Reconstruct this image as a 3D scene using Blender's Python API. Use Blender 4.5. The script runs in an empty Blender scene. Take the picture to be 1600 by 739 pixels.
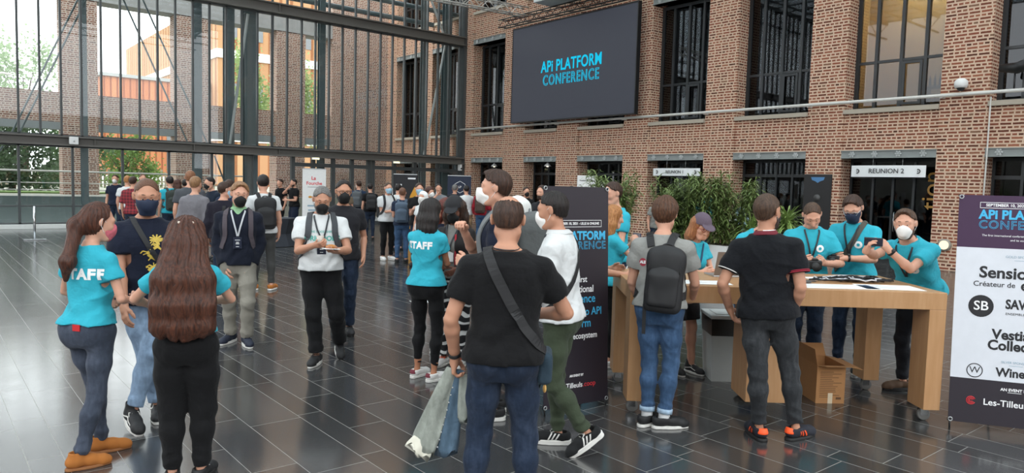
import bpy, bmesh, math, random
import numpy as np
from mathutils import Vector, Matrix, Euler
from mathutils.bvhtree import BVHTree
PI = math.pi
SC = bpy.context.scene
COL = SC.collection

# ------------------------------------------------------------------ camera, sky, exposure
YAW, PITCH, ROLL, FPX = math.radians(50.573), math.radians(4.05), math.radians(1.561), 1136.5
EYE = Vector((0.0, 0.0, 1.8))
_F = Vector((math.cos(YAW)*math.cos(PITCH), math.sin(YAW)*math.cos(PITCH), -math.sin(PITCH)))
_R = Vector((math.sin(YAW), -math.cos(YAW), 0.0))
_U = _R.cross(_F)
_r = math.cos(ROLL)*_R + math.sin(ROLL)*_U
_u = -math.sin(ROLL)*_R + math.cos(ROLL)*_U
cd = bpy.data.cameras.new('camera'); cam = bpy.data.objects.new('camera', cd); COL.objects.link(cam)
cd.sensor_width = 36.0; cd.sensor_fit = 'HORIZONTAL'; cd.lens = FPX/1600.0*36.0
cd.clip_start = 0.05; cd.clip_end = 600
_m = Matrix((( _r.x, _u.x, -_F.x, EYE.x), (_r.y, _u.y, -_F.y, EYE.y), (_r.z, _u.z, -_F.z, EYE.z), (0, 0, 0, 1)))
cam.matrix_world = _m
SC.camera = cam
SC.view_settings.view_transform = 'Standard'
SC.view_settings.look = 'None'
SC.view_settings.gamma = 1.0
SC.view_settings.use_curve_mapping = False
SC.view_settings.exposure = 0.0

world = bpy.data.worlds.new('overcast_sky'); SC.world = world; world.use_nodes = True
nt = world.node_tree; nt.nodes.clear()
wo = nt.nodes.new('ShaderNodeOutputWorld'); bg = nt.nodes.new('ShaderNodeBackground')
tc = nt.nodes.new('ShaderNodeTexCoord'); sp = nt.nodes.new('ShaderNodeSeparateXYZ')
nz = nt.nodes.new('ShaderNodeTexNoise'); nz.inputs['Scale'].default_value = 2.2; nz.inputs['Detail'].default_value = 4
rp = nt.nodes.new('ShaderNodeValToRGB')
rp.color_ramp.elements[0].position = 0.0; rp.color_ramp.elements[0].color = (0.90, 0.95, 1.0, 1)
rp.color_ramp.elements[1].position = 1.0; rp.color_ramp.elements[1].color = (1.0, 1.0, 1.0, 1)
ma = nt.nodes.new('ShaderNodeMath'); ma.operation = 'MULTIPLY_ADD'; ma.inputs[1].default_value = 0.8; ma.inputs[2].default_value = 0.0
mb = nt.nodes.new('ShaderNodeMath'); mb.operation = 'ADD'
nt.links.new(tc.outputs['Generated'], sp.inputs[0]); nt.links.new(tc.outputs['Generated'], nz.inputs['Vector'])
nt.links.new(nz.outputs['Fac'], rp.inputs[0]); nt.links.new(rp.outputs[0], bg.inputs['Color'])
cl_ = nt.nodes.new('ShaderNodeClamp'); nt.links.new(sp.outputs['Z'], cl_.inputs[0])
nt.links.new(cl_.outputs[0], ma.inputs[0]); mb.inputs[1].default_value = 3.5
nt.links.new(ma.outputs[0], mb.inputs[0]); nt.links.new(mb.outputs[0], bg.inputs['Strength'])
nt.links.new(bg.outputs[0], wo.inputs['Surface'])
sd = bpy.data.lights.new('overcast_sun', 'SUN'); sd.energy = 2.2; sd.angle = math.radians(60); sd.color = (1, 0.98, 0.95)
so = bpy.data.objects.new('overcast_sun', sd); COL.objects.link(so); so.rotation_euler = (math.radians(32), math.radians(-18), 0)

# ------------------------------------------------------------------ node-expression helper and materials
def lin(c):
    if isinstance(c, str):
        c = [int(c[i:i+2], 16)/255 for i in (0, 2, 4)]
        return tuple(x/12.92 if x <= 0.04045 else ((x+0.055)/1.055)**2.4 for x in c)
    return tuple(c)
class NX:
    def __init__(s, mat):
        mat.use_nodes = True; s.m = mat; s.t = mat.node_tree
        for n in list(s.t.nodes): s.t.nodes.remove(n)
        s.out = s.t.nodes.new('ShaderNodeOutputMaterial')
    def n(s, typ, **kw):
        x = s.t.nodes.new(typ)
        for k, v in kw.items(): setattr(x, k, v)
        return x
    def set(s, sock, v):
        if isinstance(v, bpy.types.NodeSocket): s.t.links.new(v, sock)
        elif sock.type == 'RGBA' and len(v) == 3: sock.default_value = (*v, 1)
        else: sock.default_value = v
    def math(s, op, a, b=None, c=None):
        x = s.n('ShaderNodeMath', operation=op)
        for i, v in enumerate((a, b, c)):
            if v is not None: s.set(x.inputs[i], v)
        return x.outputs[0]
    def add(s, a, b): return s.math('ADD', a, b)
    def sub(s, a, b): return s.math('SUBTRACT', a, b)
    def mul(s, a, b): return s.math('MULTIPLY', a, b)
    def lt(s, a, b): return s.math('LESS_THAN', a, b)
    def gt(s, a, b): return s.math('GREATER_THAN', a, b)
    def xyz(s, v):
        x = s.n('ShaderNodeSeparateXYZ'); s.set(x.inputs[0], v); return x.outputs
    def comb(s, a, b, c=0.0):
        x = s.n('ShaderNodeCombineXYZ')
        for i, v in enumerate((a, b, c)): s.set(x.inputs[i], v)
        return x.outputs[0]
    def pos(s): return s.n('ShaderNodeNewGeometry').outputs['Position']
    def obj(s): return s.n('ShaderNodeTexCoord').outputs['Object']
    def noise(s, vec, scale, detail=3, rough=0.55):
        x = s.n('ShaderNodeTexNoise'); s.set(x.inputs['Vector'], vec)
        x.inputs['Scale'].default_value = scale; x.inputs['Detail'].default_value = detail; x.inputs['Roughness'].default_value = rough
        return x.outputs['Fac']
    def white(s, vec):
        x = s.n('ShaderNodeTexWhiteNoise'); s.set(x.inputs['Vector'], vec); return x.outputs
    def vmul(s, v, k):
        x = s.n('ShaderNodeVectorMath', operation='MULTIPLY'); s.set(x.inputs[0], v); x.inputs[1].default_value = k; return x.outputs[0]
    def ramp(s, fac, stops):
        x = s.n('ShaderNodeValToRGB'); e = x.color_ramp.elements
        while len(e) < len(stops): e.new(0.5)
        for i, (p, c) in enumerate(stops): e[i].position = p; e[i].color = (*lin(c), 1)
        s.set(x.inputs[0], fac); return x.outputs[0]
    def mix(s, fac, a, b):
        x = s.n('ShaderNodeMix', data_type='RGBA'); s.set(x.inputs[0], fac); s.set(x.inputs[6], a); s.set(x.inputs[7], b); return x.outputs[2]
    def mixf(s, fac, a, b):
        x = s.n('ShaderNodeMix', data_type='FLOAT'); s.set(x.inputs[0], fac); s.set(x.inputs[2], a); s.set(x.inputs[3], b); return x.outputs[0]
    def bump(s, h, strength=0.3, dist=0.01):
        x = s.n('ShaderNodeBump'); s.set(x.inputs['Height'], h); x.inputs['Strength'].default_value = strength; x.inputs['Distance'].default_value = dist
        return x.outputs[0]
    def pbr(s, color, rough=0.6, metal=0.0, normal=None, spec=0.5, **kw):
        b = s.n('ShaderNodeBsdfPrincipled'); s.set(b.inputs['Base Color'], color); s.set(b.inputs['Roughness'], rough)
        b.inputs['Metallic'].default_value = metal; b.inputs['Specular IOR Level'].default_value = spec
        if normal is not None: s.set(b.inputs['Normal'], normal)
        for k, v in kw.items(): s.set(b.inputs[k], v)
        s.t.links.new(b.outputs[0], s.out.inputs['Surface']); return b
MATS = {}
def newmat(name):
    m = bpy.data.materials.new(name); MATS[name] = m; return m, NX(m)
def plain(name, color, rough=0.6, metal=0.0, spec=0.5, var=0.06, scale=12.0):
    """solid colour with a slight procedural mottling"""
    if name in MATS: return MATS[name]
    m, x = newmat(name); c = lin(color)
    f = x.noise(x.obj(), scale, 3)
    col = x.mix(f, tuple(v*(1-var) for v in c), tuple(min(1, v*(1+var)) for v in c))
    x.pbr(col, rough, metal, spec=spec); return m
def cloth(color, weave=260.0, denim=False, rough=0.88):
    key = 'cloth_%s_%d' % (color if isinstance(color, str) else '_'.join('%.3f' % v for v in color), denim)
    if key in MATS: return MATS[key]
    m, x = newmat(key); c = lin(color); o = x.obj()
    n1 = x.noise(o, 5.0, 4, 0.6); n2 = x.noise(x.vmul(o, (1.0, 1.0, 0.35)), 38.0, 3)
    if denim:
        f = x.add(x.mul(n1, 0.7), x.mul(n2, 0.5))
        col = x.ramp(f, [(0.30, tuple(v*0.55 for v in c)), (0.58, c), (0.85, tuple(min(1, v*1.55+0.015) for v in c))])
    else:
        col = x.mix(n1, tuple(v*0.86 for v in c), tuple(min(1, v*1.1) for v in c))
    cr = x.math('ABSOLUTE', x.sub(x.noise(x.vmul(o, (1.0, 1.0, 0.7)), 8.0, 3, .5), 0.5)); cr2 = x.math('ABSOLUTE', x.sub(x.noise(x.vmul(o, (.8, .8, 1.3)), 15.0, 2, .5), 0.5))
    h = x.add(x.add(x.mul(x.math('MINIMUM', cr, .12), 3.2), x.mul(x.math('MINIMUM', cr2, .1), 1.4)), x.mul(n2, 0.25))
    x.pbr(col, rough, 0, x.bump(h, 0.3, 0.022), spec=0.25, **{'Sheen Weight': 0.05})
    return m
def skin_mat(color):
    key = 'skin_' + color
    if key in MATS: return MATS[key]
    m, x = newmat(key); c = lin(color); o = x.obj()
    n = x.noise(o, 14.0, 4); f = x.noise(o, 120.0, 2)
    col = x.mix(n, tuple(v*k for v, k in zip(c, (0.92, 0.84, 0.82))), tuple(min(1, v*k) for v, k in zip(c, (1.06, 1.04, 1.03))))
    x.pbr(col, 0.52, 0, x.bump(f, 0.08, 0.002), spec=0.4, **{'Subsurface Weight': 0.08, 'Subsurface Radius': (0.02, 0.008, 0.004)})
    return m
def hair_mat(c0, c1, stretch=(60, 60, 3.0), rough=0.42):
    key = 'hair_%s_%s_%g' % (c0, c1, stretch[2])
    if key in MATS: return MATS[key]
    m, x = newmat(key); o = x.obj()
    w = x.n('ShaderNodeVectorMath', operation='ADD'); x.set(w.inputs[0], o)
    wn = x.n('ShaderNodeTexNoise'); wn.inputs['Scale'].default_value = 9; x.set(wn.inputs['Vector'], o)
    x.set(w.inputs[1], x.vmul(wn.outputs['Color'], (0.05, 0.05, 0.05)))
    f = x.noise(x.vmul(w.outputs[0], stretch), 1.6, 4, 0.65)
    col = x.ramp(f, [(0.3, c0), (0.68, c1)])
    x.pbr(col, rough, 0, x.bump(f, 0.7, 0.012), spec=0.35); return m
def emit(name, color, strength):
    m, x = newmat(name); e = x.n('ShaderNodeEmission'); x.set(e.inputs[0], lin(color)); e.inputs[1].default_value = strength
    x.t.links.new(e.outputs[0], x.out.inputs['Surface']); return m
def glass(name, tint, rough=0.0, ior=1.5, boost=1.0):
    m, x = newmat(name)
    fr = x.n('ShaderNodeFresnel'); fr.inputs['IOR'].default_value = ior
    tr = x.n('ShaderNodeBsdfTransparent'); x.set(tr.inputs[0], lin(tint))
    gl = x.n('ShaderNodeBsdfGlossy'); x.set(gl.inputs[0], (0.95, 0.97, 1.0)); gl.inputs['Roughness'].default_value = rough
    mx = x.n('ShaderNodeMixShader'); x.set(mx.inputs[0], x.mul(fr.outputs[0], boost))
    x.t.links.new(tr.outputs[0], mx.inputs[1]); x.t.links.new(gl.outputs[0], mx.inputs[2]); x.t.links.new(mx.outputs[0], x.out.inputs['Surface'])
    return m
def brick(name, hue, mortar, course=0.083):
    """English bond: rows of stretchers and rows of headers, in world metres"""
    m, x = newmat(name); p = x.xyz(x.pos())
    u = x.add(p[0], p[1]); wob = x.noise(x.pos(), 9.0, 2)
    v = x.math('DIVIDE', x.add(p[2], x.mul(x.sub(wob, 0.5), 0.012)), course); row = x.math('FLOOR', v); fv = x.math('FRACT', v)
    par = x.math('FLOORED_MODULO', row, 2.0)
    L = x.mixf(par, 0.255, 0.1275)
    rr = x.white(x.comb(row, 3.7, 0.0))[0]
    uu = x.add(x.math('DIVIDE', u, L), x.add(x.mul(par, 0.5), x.mul(rr, 0.5))); cid = x.math('FLOOR', uu)
    fu = x.mul(x.math('FRACT', uu), L)
    jag = x.mul(x.sub(x.noise(x.pos(), 46.0, 2), 0.5), 0.012)
    a = x.lt(x.math('MINIMUM', fu, x.sub(L, fu)), x.add(jag, 0.0165))
    b = x.lt(x.math('MINIMUM', fv, x.sub(1.0, fv)), x.add(x.mul(jag, 10.0), 0.225))
    mort = x.math('MAXIMUM', a, b)
    rnd = x.white(x.comb(cid, row, 1.3))[0]
    col = x.ramp(rnd, hue)
    st = x.noise(x.pos(), 1.3, 4); fine = x.noise(x.pos(), 60.0, 2)
    col = x.mix(x.mul(fine, 0.35), col, lin('3a2019'))
    mc = x.mix(st, tuple(k*0.82 for k in lin(mortar)), lin(mortar))
    col = x.mix(mort, col, mc)
    h = x.add(x.mul(x.sub(1.0, mort), 1.0), x.mul(fine, 0.25))
    x.pbr(col, 0.9, 0, x.bump(h, 0.6, 0.012), spec=0.2); return m

M_BRICK = brick('brick_indoor', [(0.0, '5a362b'), (0.25, '824a39'), (0.6, '985845'), (0.85, 'a6674f'), (1.0, '8a6854')], 'dcbfa6')
M_BRICK_OUT = brick('brick_weathered', [(0.0, '5e4036'), (0.3, '7e5244'), (0.7, '906252'), (1.0, '9c7c6c')], 'bcaea2')
def mk_floor():
    m, x = newmat('dark_stone_planks'); p = x.xyz(x.pos())
    t = x.math('DIVIDE', x.sub(p[0], 0.12), 0.86); k = x.math('FLOOR', t); f = x.mul(x.math('FRACT', t), 0.86)
    s1 = x.gt(f, 0.38); s2 = x.gt(f, 0.57); rid = x.add(x.mul(k, 3.0), x.add(s1, s2))
    e = x.math('MINIMUM', x.math('MINIMUM', f, x.sub(0.86, f)), x.math('MINIMUM', x.math('ABSOLUTE', x.sub(f, 0.38)), x.math('ABSOLUTE', x.sub(f, 0.57))))
    r = x.white(x.comb(rid, 0.5, 0.0))[0]
    Lg = x.add(0.82, x.mul(x.white(x.comb(rid, 7.5, 0.0))[0], 0.25))
    q = x.add(x.math('DIVIDE', p[1], Lg), r); cid = x.math('FLOOR', q); fq = x.math('FRACT', q)
    e2 = x.mul(x.math('MINIMUM', fq, x.sub(1.0, fq)), Lg)
    g1 = x.lt(x.math('MINIMUM', e, e2), 0.0021)
    tone = x.white(x.comb(rid, cid, 0.2))[0]
    n1 = x.noise(x.pos(), 3.5, 5, 0.65); n2 = x.noise(x.pos(), 34.0, 4, 0.7)
    base = x.mix(tone, lin('373737'), lin('4c4c4d'))
    base = x.mix(x.mul(n1, 0.6), base, lin('292929'))
    sc = x.n('ShaderNodeTexNoise'); sc.inputs['Scale'].default_value = 16; sc.inputs['Detail'].default_value = 6; sc.inputs['Roughness'].default_value = 0.75
    x.set(sc.inputs['Vector'], x.pos()); spk = x.gt(sc.outputs['Fac'], 0.66)
    base = x.mix(x.mul(spk, 0.22), base, lin('8b8d90'))
    col = x.mix(g1, base, lin('8c8c86'))
    rough = x.add(0.07, x.add(x.mul(n1, 0.09), x.mul(n2, 0.08)))
    rough = x.math('MAXIMUM', rough, x.mul(g1, 0.6))
    tn = x.n('ShaderNodeNewGeometry')
    hb = x.add(x.mul(n1, 0.6), x.add(x.mul(tone, 0.8), x.mul(x.sub(1.0, g1), 0.5)))
    x.pbr(col, rough, 0, x.bump(hb, 0.06, 0.01), spec=1.0, IOR=1.68); return m
M_FLOOR = mk_floor()
def leafy(name, color, var=.4, scale=1.2):
    if name in MATS: return MATS[name]
    m, x = newmat(name); c = lin(color); f = x.noise(x.obj(), scale, 3); col = x.mix(f, tuple(v*(1-var) for v in c), tuple(min(1, v*(1+var)) for v in c))
    d = x.n('ShaderNodeBsdfPrincipled'); x.set(d.inputs['Base Color'], col); d.inputs['Roughness'].default_value = .6; t = x.n('ShaderNodeBsdfTranslucent'); x.set(t.inputs[0], col)
    mx = x.n('ShaderNodeMixShader'); mx.inputs[0].default_value = .45; x.t.links.new(d.outputs[0], mx.inputs[1]); x.t.links.new(t.outputs[0], mx.inputs[2]); x.t.links.new(mx.outputs[0], x.out.inputs['Surface']); return m
M_STEEL = plain('dark_steel', '45494a', 0.45, 0.0)
M_STEELB = plain('blue_grey_steel', '5d6c70', 0.4, 0.0)
M_BEAM = plain('beam_steel', '5f5c57', 0.5)
M_SPAN = plain('grey_lintel_paint', '8d9290', 0.55)
M_FRAME = plain('window_frame_charcoal', '2a2d2f', 0.4)
M_STONE = plain('pale_stone_sill', 'b7ad9d', 0.8)
M_WHITE = plain('white_paint', 'e6e6e4', 0.5)
M_PIPE = plain('white_pipe', 'd4d2cc', 0.35)
M_ALU = plain('aluminium', 'b9bcbd', 0.3, 0.85)
M_CHROME = plain('brushed_metal', 'c4c6c8', 0.22, 1.0)
M_BLACK = plain('black_plastic', '161617', 0.45)
M_RUBBER = plain('dark_rubber', '2a2a2a', 0.7)
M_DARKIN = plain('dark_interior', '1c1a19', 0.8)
M_CONC = plain('grey_concrete', '8b8e8d', 0.85, var=0.15, scale=3)
M_GLASS = glass('clear_glass', 'fafcfb', 0.0, 1.45, 0.8)
M_GLASSR = glass('roof_glass', 'd2d7d8', 0.05, 1.45, 0.6)
M_GLASSD = glass('tinted_glass', '8e979a', 0.02, 1.5, 1.0)

# ------------------------------------------------------------------ mesh helpers
class MB:
    """collects shapes, builds one mesh object"""
    def __init__(s): s.bm = bmesh.new()
    def box(s, lo, hi, bevel=0.0, rot=None, at=None):
        lo, hi = Vector(lo), Vector(hi); c = (lo+hi)/2; d = hi-lo
        M = Matrix.Translation(c) @ Matrix.Diagonal((abs(d.x), abs(d.y), abs(d.z), 1))
        if rot is not None: M = Matrix.Translation(at if at else (0, 0, 0)) @ rot @ M
        r = bmesh.ops.create_cube(s.bm, size=1, matrix=M)
        if bevel:
            es = list({e for v in r['verts'] for e in v.link_edges})
            bmesh.ops.bevel(s.bm, geom=es, offset=bevel, segments=2, affect='EDGES', profile=0.6)
        return s
    def obox(s, c, half, ux, uy, uz, bevel=0.0):
        """oriented box from centre, half sizes and axes"""
        ux, uy, uz = Vector(ux), Vector(uy), Vector(uz)
        M = Matrix((( ux.x*2*half[0], uy.x*2*half[1], uz.x*2*half[2], c[0]), (ux.y*2*half[0], uy.y*2*half[1], uz.y*2*half[2], c[1]),
                    (ux.z*2*half[0], uy.z*2*half[1], uz.z*2*half[2], c[2]), (0, 0, 0, 1)))
        r = bmesh.ops.create_cube(s.bm, size=1, matrix=M)
        if bevel:
            es = list({e for v in r['verts'] for e in v.link_edges})
            bmesh.ops.bevel(s.bm, geom=es, offset=bevel, segments=2, affect='EDGES', profile=0.6)
        return s
    def tube(s, pts, r, seg=8, caps=True, close=False):
        pts = [Vector(p) for p in pts]; n = len(pts); rs = r if isinstance(r, (list, tuple)) else [r]*n
        rings = []; ref = None
        for i, p in enumerate(pts):
            if close: t = pts[(i+1) % n]-pts[i-1]
            else: t = pts[min(i+1, n-1)]-pts[max(i-1, 0)]
            t.normalize()
            if ref is None: ref = Vector((0, 0, 1)) if abs(t.z) < 0.9 else Vector((1, 0, 0))
            a = ref-t*ref.dot(t)
            if a.length < 1e-4: a = t.orthogonal()
            a.normalize(); ref = a; b = t.cross(a)
            rings.append([s.bm.verts.new(p+(a*math.cos(2*PI*k/seg)+b*math.sin(2*PI*k/seg))*rs[i]) for k in range(seg)])
        for i in range(n if close else n-1):
            A, B = rings[i], rings[(i+1) % n]
            for k in range(seg): s.bm.faces.new((A[k], A[(k+1) % seg], B[(k+1) % seg], B[k]))
        if caps and not close:
            s.bm.faces.new(rings[0][::-1]); s.bm.faces.new(rings[-1])
        return s
    def cyl(s, a, b, r, seg=16): return s.tube([a, b], r, seg)
    def lathe(s, prof, c=(0, 0, 0), seg=20):
        rings = [[s.bm.verts.new((c[0]+r*math.cos(2*PI*k/seg), c[1]+r*math.sin(2*PI*k/seg), c[2]+z)) for k in range(seg)] for r, z in prof]
        for A, B in zip(rings, rings[1:]):
            for k in range(seg): s.bm.faces.new((A[k], A[(k+1) % seg], B[(k+1) % seg], B[k]))
        s.bm.faces.new(rings[0][::-1]); s.bm.faces.new(rings[-1]); return s
    def ball(s, c, r, sc=(1, 1, 1), seg=12):
        bmesh.ops.create_uvsphere(s.bm, u_segments=seg, v_segments=max(6, seg*2//3), radius=r, matrix=Matrix.Translation(c) @ Matrix.Diagonal((*sc, 1))); return s
    def quad(s, a, b, c, d): s.bm.faces.new([s.bm.verts.new(p) for p in (a, b, c, d)]); return s
    def poly(s, pts): s.bm.faces.new([s.bm.verts.new(p) for p in pts]); return s
    def prism(s, pts, off):
        """closed prism: polygon pts, extruded by vector off"""
        off = Vector(off); A = [s.bm.verts.new(p) for p in pts]; B = [s.bm.verts.new(Vector(p)+off) for p in pts]
        s.bm.faces.new(A[::-1]); s.bm.faces.new(B); n = len(A)
        for i in range(n): s.bm.faces.new((A[i], A[(i+1) % n], B[(i+1) % n], B[i]))
        return s
    def build(s, name, mat, parent=None, smooth=False, fix=True):
        if fix: bmesh.ops.recalc_face_normals(s.bm, faces=s.bm.faces)
        me = bpy.data.meshes.new(name); s.bm.to_mesh(me); s.bm.free()
        return mkobj(name, me, mat, parent, smooth)
def mkobj(name, me, mat, parent=None, smooth=False):
    o = bpy.data.objects.new(name, me); COL.objects.link(o)
    for m in (mat if isinstance(mat, (list, tuple)) else [mat]): me.materials.append(m)
    if smooth:
        me.polygons.foreach_set('use_smooth', [True]*len(me.polygons))
    if parent: o.parent = parent
    return o
def thing(name, label, cat, loc=(0, 0, 0), rz=0.0, group=None):
    o = bpy.data.objects.new(name, None); o.empty_display_size = 0.1; COL.objects.link(o)
    o.location = loc; o.rotation_euler = (0, 0, rz); return tag(o, label, cat, group)
def tag(o, label, cat, group=None, kind=None):
    o['label'] = label; o['category'] = cat
    if group: o['group'] = group
    if kind: o['kind'] = kind
    return o
def struct(o, label=None, cat=None):
    o['kind'] = 'structure'
    if label: o['label'] = label; o['category'] = cat
    return o
def copy_tree(o, parent=None):
    c = o.copy(); COL.objects.link(c)
    if parent: c.parent = parent
    for ch in list(o.children): copy_tree(ch, c)
    return c
def sm(o):
    o.data.polygons.foreach_set('use_smooth', [True]*len(o.data.polygons)); return o
_tx = {}
def text_mesh(body, size, extrude=0.002, bold=0.0, outline=0.0, align='CENTER', spacing=1.0, width=1.0):
    """lettering in the XY plane as a mesh (x to the right, y up)"""
    cu = bpy.data.curves.new('t', 'FONT'); cu.body = body; cu.size = size; cu.align_x = align; cu.align_y = 'CENTER'
    cu.space_character = spacing; cu.resolution_u = 3
    if outline:
        cu.fill_mode = 'NONE'; cu.bevel_depth = outline; cu.bevel_resolution = 1
    else: cu.extrude = extrude; cu.offset = bold
    o = bpy.data.objects.new('t', cu); COL.objects.link(o)
    dg = bpy.context.evaluated_depsgraph_get(); me = bpy.data.meshes.new_from_object(o.evaluated_get(dg))
    bpy.data.objects.remove(o); bpy.data.curves.remove(cu)
    if width != 1.0: me.transform(Matrix.Diagonal((width, 1, 1, 1)))
    me.materials.clear(); return me
def put_text(name, body, size, mat, origin, right, up, parent=None, **kw):
    """lettering standing on a surface: origin at its centre, right and up in the surface"""
    me = text_mesh(body, size, **kw); r = Vector(right).normalized(); u = Vector(up).normalized(); n = r.cross(u)
    me.transform(Matrix(((r.x, u.x, n.x, origin[0]), (r.y, u.y, n.y, origin[1]), (r.z, u.z, n.z, origin[2]), (0, 0, 0, 1))))
    return mkobj(name, me, mat, parent)
# ------------------------------------------------------------------ the setting
XF, YG = 19.56, 27.56
struct(MB().box((-14.3, -14.3, -0.1), (24.5, 28.2, 0.0)).build('floor', M_FLOOR))
PERIOD = 3.42
PIL = [(6.30, 7.36), (9.75, 10.78), (13.15, 14.25), (16.55, 17.70), (20.0, 21.2), (23.16, 24.58), (26.85, 28.0), (30.2, 31.26), (33.6, 34.6)]
PIL = [(6.30-PERIOD*k, 7.36-PERIOD*k) for k in range(4, 0, -1)] + PIL
BAYS = [(a[1], b[0]) for a, b in zip(PIL, PIL[1:])]
w = MB()
for a, b in PIL: w.box((XF, a, 0), (XF+0.75, b, 14.2))
for a, b in BAYS:
    w.box((XF+0.05, a, 2.97), (XF+0.75, b, 3.95)); w.box((XF+0.05, a, 8.22), (XF+0.75, b, 9.32)); w.box((XF+0.05, a, 12.9), (XF+0.75, b, 14.2))
struct(w.build('wall_right', M_BRICK))
# dark rooms behind the facade
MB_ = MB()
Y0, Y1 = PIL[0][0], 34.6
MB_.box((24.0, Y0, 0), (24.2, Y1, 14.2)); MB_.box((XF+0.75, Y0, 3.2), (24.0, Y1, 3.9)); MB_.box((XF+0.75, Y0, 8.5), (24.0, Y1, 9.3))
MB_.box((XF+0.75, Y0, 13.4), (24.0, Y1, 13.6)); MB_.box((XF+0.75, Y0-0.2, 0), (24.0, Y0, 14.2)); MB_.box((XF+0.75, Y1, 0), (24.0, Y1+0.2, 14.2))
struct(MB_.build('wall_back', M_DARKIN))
M_ROOM = plain('ochre_room_wall', 'c3a178', 0.8)
rm = MB()
rm.box((21.9, 7.0, 3.9), (22.05, 10.3, 8.5)); rm.box((XF+0.76, 10.3, 3.9), (22.75, 10.42, 8.5)); rm.box((XF+0.76, 6.9, 3.9), (22.75, 7.0, 8.5))
struct(rm.build('wall_room', M_ROOM))
# lit shelf and lamps of that first-floor room
lm = thing('ceiling_light', 'long strip light under the ceiling of the lit upstairs room', 'light', (21.0, 8.6, 8.28))
MB().box((-0.15, -1.2, 0.02), (0.15, 1.2, 0.2)).build('housing', M_WHITE, lm)
MB().box((-0.12, -1.15, -0.01), (0.12, 1.15, 0.02)).build('diffuser', emit('warm_tube', 'ffe2b4', 9.0), lm)
ld = bpy.data.lights.new('room_glow', 'AREA'); ld.energy = 620; ld.size = 1.6; ld.color = (1, 0.78, 0.5)
lo = bpy.data.objects.new('room_glow', ld); COL.objects.link(lo); lo.location = (21.0, 8.6, 8.2); lo.parent = None
sh = thing('shelf_unit', 'dark shelf with a row of bottles in the lit upstairs room', 'shelf', (21.65, 8.05, 3.9))
MB().box((-0.2, -0.5, 0), (0.18, 0.45, 0.12)).box((-0.2, -0.5, 0.85), (0.18, 0.45, 0.9)).box((-0.2, -0.5, 0), (0.18, -0.46, 0.9)).box((-0.2, 0.41, 0), (0.18, 0.45, 0.9)).build('carcass', M_FRAME, sh)
for k in range(7):
    b_ = MB().lathe([(0.035, 0), (0.035, 0.2), (0.012, 0.26), (0.012, 0.33)], (21.6, 7.66+0.125*k, 4.8), 8).build('bottle', plain('bottle_glass', '20160f', 0.2), None, True)
    tag(b_, 'dark bottle in the row on the shelf in the lit upstairs room', 'bottle', 'bottles on the upstairs shelf')

# lintels with rosettes, sills, windows and doors bay by bay
def rosette():
    m = MB(); m.cyl((0, 0, 0), (-0.02, 0, 0), 0.05, 16)
    for k in range(6):
        a = k*PI/3; m.ball((-0.025, 0.06*math.cos(a), 0.06*math.sin(a)), 0.028, (0.6, 1, 1), 8)
    m.ball((-0.03, 0, 0), 0.03, (0.7, 1, 1), 8)
    me = bpy.data.meshes.new('rosette'); m.bm.to_mesh(me); m.bm.free()
    me.materials.append(plain('rosette_iron', 'b4b7b6', 0.5)); return me
ROS = rosette()
nt_ = [0]
def trim(b, mat, parent=None):
    nt_[0] += 1; o = b.build('trim_%d' % nt_[0], mat, parent); struct(o); return o
def lintel(a, b, z0, z1):
    m = MB(); m.box((XF-0.01, a, z0), (XF+0.3, b, z1)); m.box((XF-0.05, a, z0), (XF+0.3, b, z0+0.022)); m.box((XF-0.05, a, z1-0.022), (XF+0.3, b, z1))
    o = trim(m, M_SPAN); n = 4
    for k in range(n):
        c = bpy.data.objects.new('rosette', ROS); COL.objects.link(c); c.parent = o; c.location = (XF-0.01, a+(b-a)*(k+0.5)/n, (z0+z1)/2)
nw = [0]
def window(a, b, z0, z1, x, cols, tr, tint):
    nw[0] += 1; m = MB(); t = 0.05
    m.box((x-0.05, a, z0), (x+0.05, a+2*t, z1)); m.box((x-0.05, b-2*t, z0), (x+0.05, b, z1))
    m.box((x-0.05, a+2*t, z0), (x+0.05, b-2*t, z0+1.6*t)); m.box((x-0.05, a+2*t, z1-2*t), (x+0.05, b-2*t, z1))
    for c in cols: y = a+(b-a)*c; m.box((x-0.06, y-t*0.8, z0+1.6*t), (x+0.06, y+t*0.8, z1-2*t))
    for z in tr: m.box((x-0.045, a+2*t, z-t*0.7), (x+0.045, b-2*t, z+t*0.7))
    # an opening casement in the lower row
    c0 = a+(b-a)*cols[0] if cols else a; c1 = a+(b-a)*cols[1] if len(cols) > 1 else b
    zz = tr[0] if tr else z1
    m.box((x-0.08, c0+0.05, z0+0.1), (x-0.045, c0+0.12, zz-0.05)).box((x-0.08, c1-0.12, z0+0.1), (x-0.045, c1-0.05, zz-0.05)).box((x-0.08, c0+0.12, z0+0.1), (x-0.045, c1-0.12, z0+0.17)).box((x-0.08, c0+0.12, zz-0.12), (x-0.045, c1-0.12, zz-0.05))
    o = struct(m.build('window_%d' % nw[0], M_FRAME))
    MB().box((x-0.008, a+0.06, z0+0.05), (x+0.008, b-0.06, z1-0.06)).build('pane', tint, o)
    return o
nd = [0]
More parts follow.
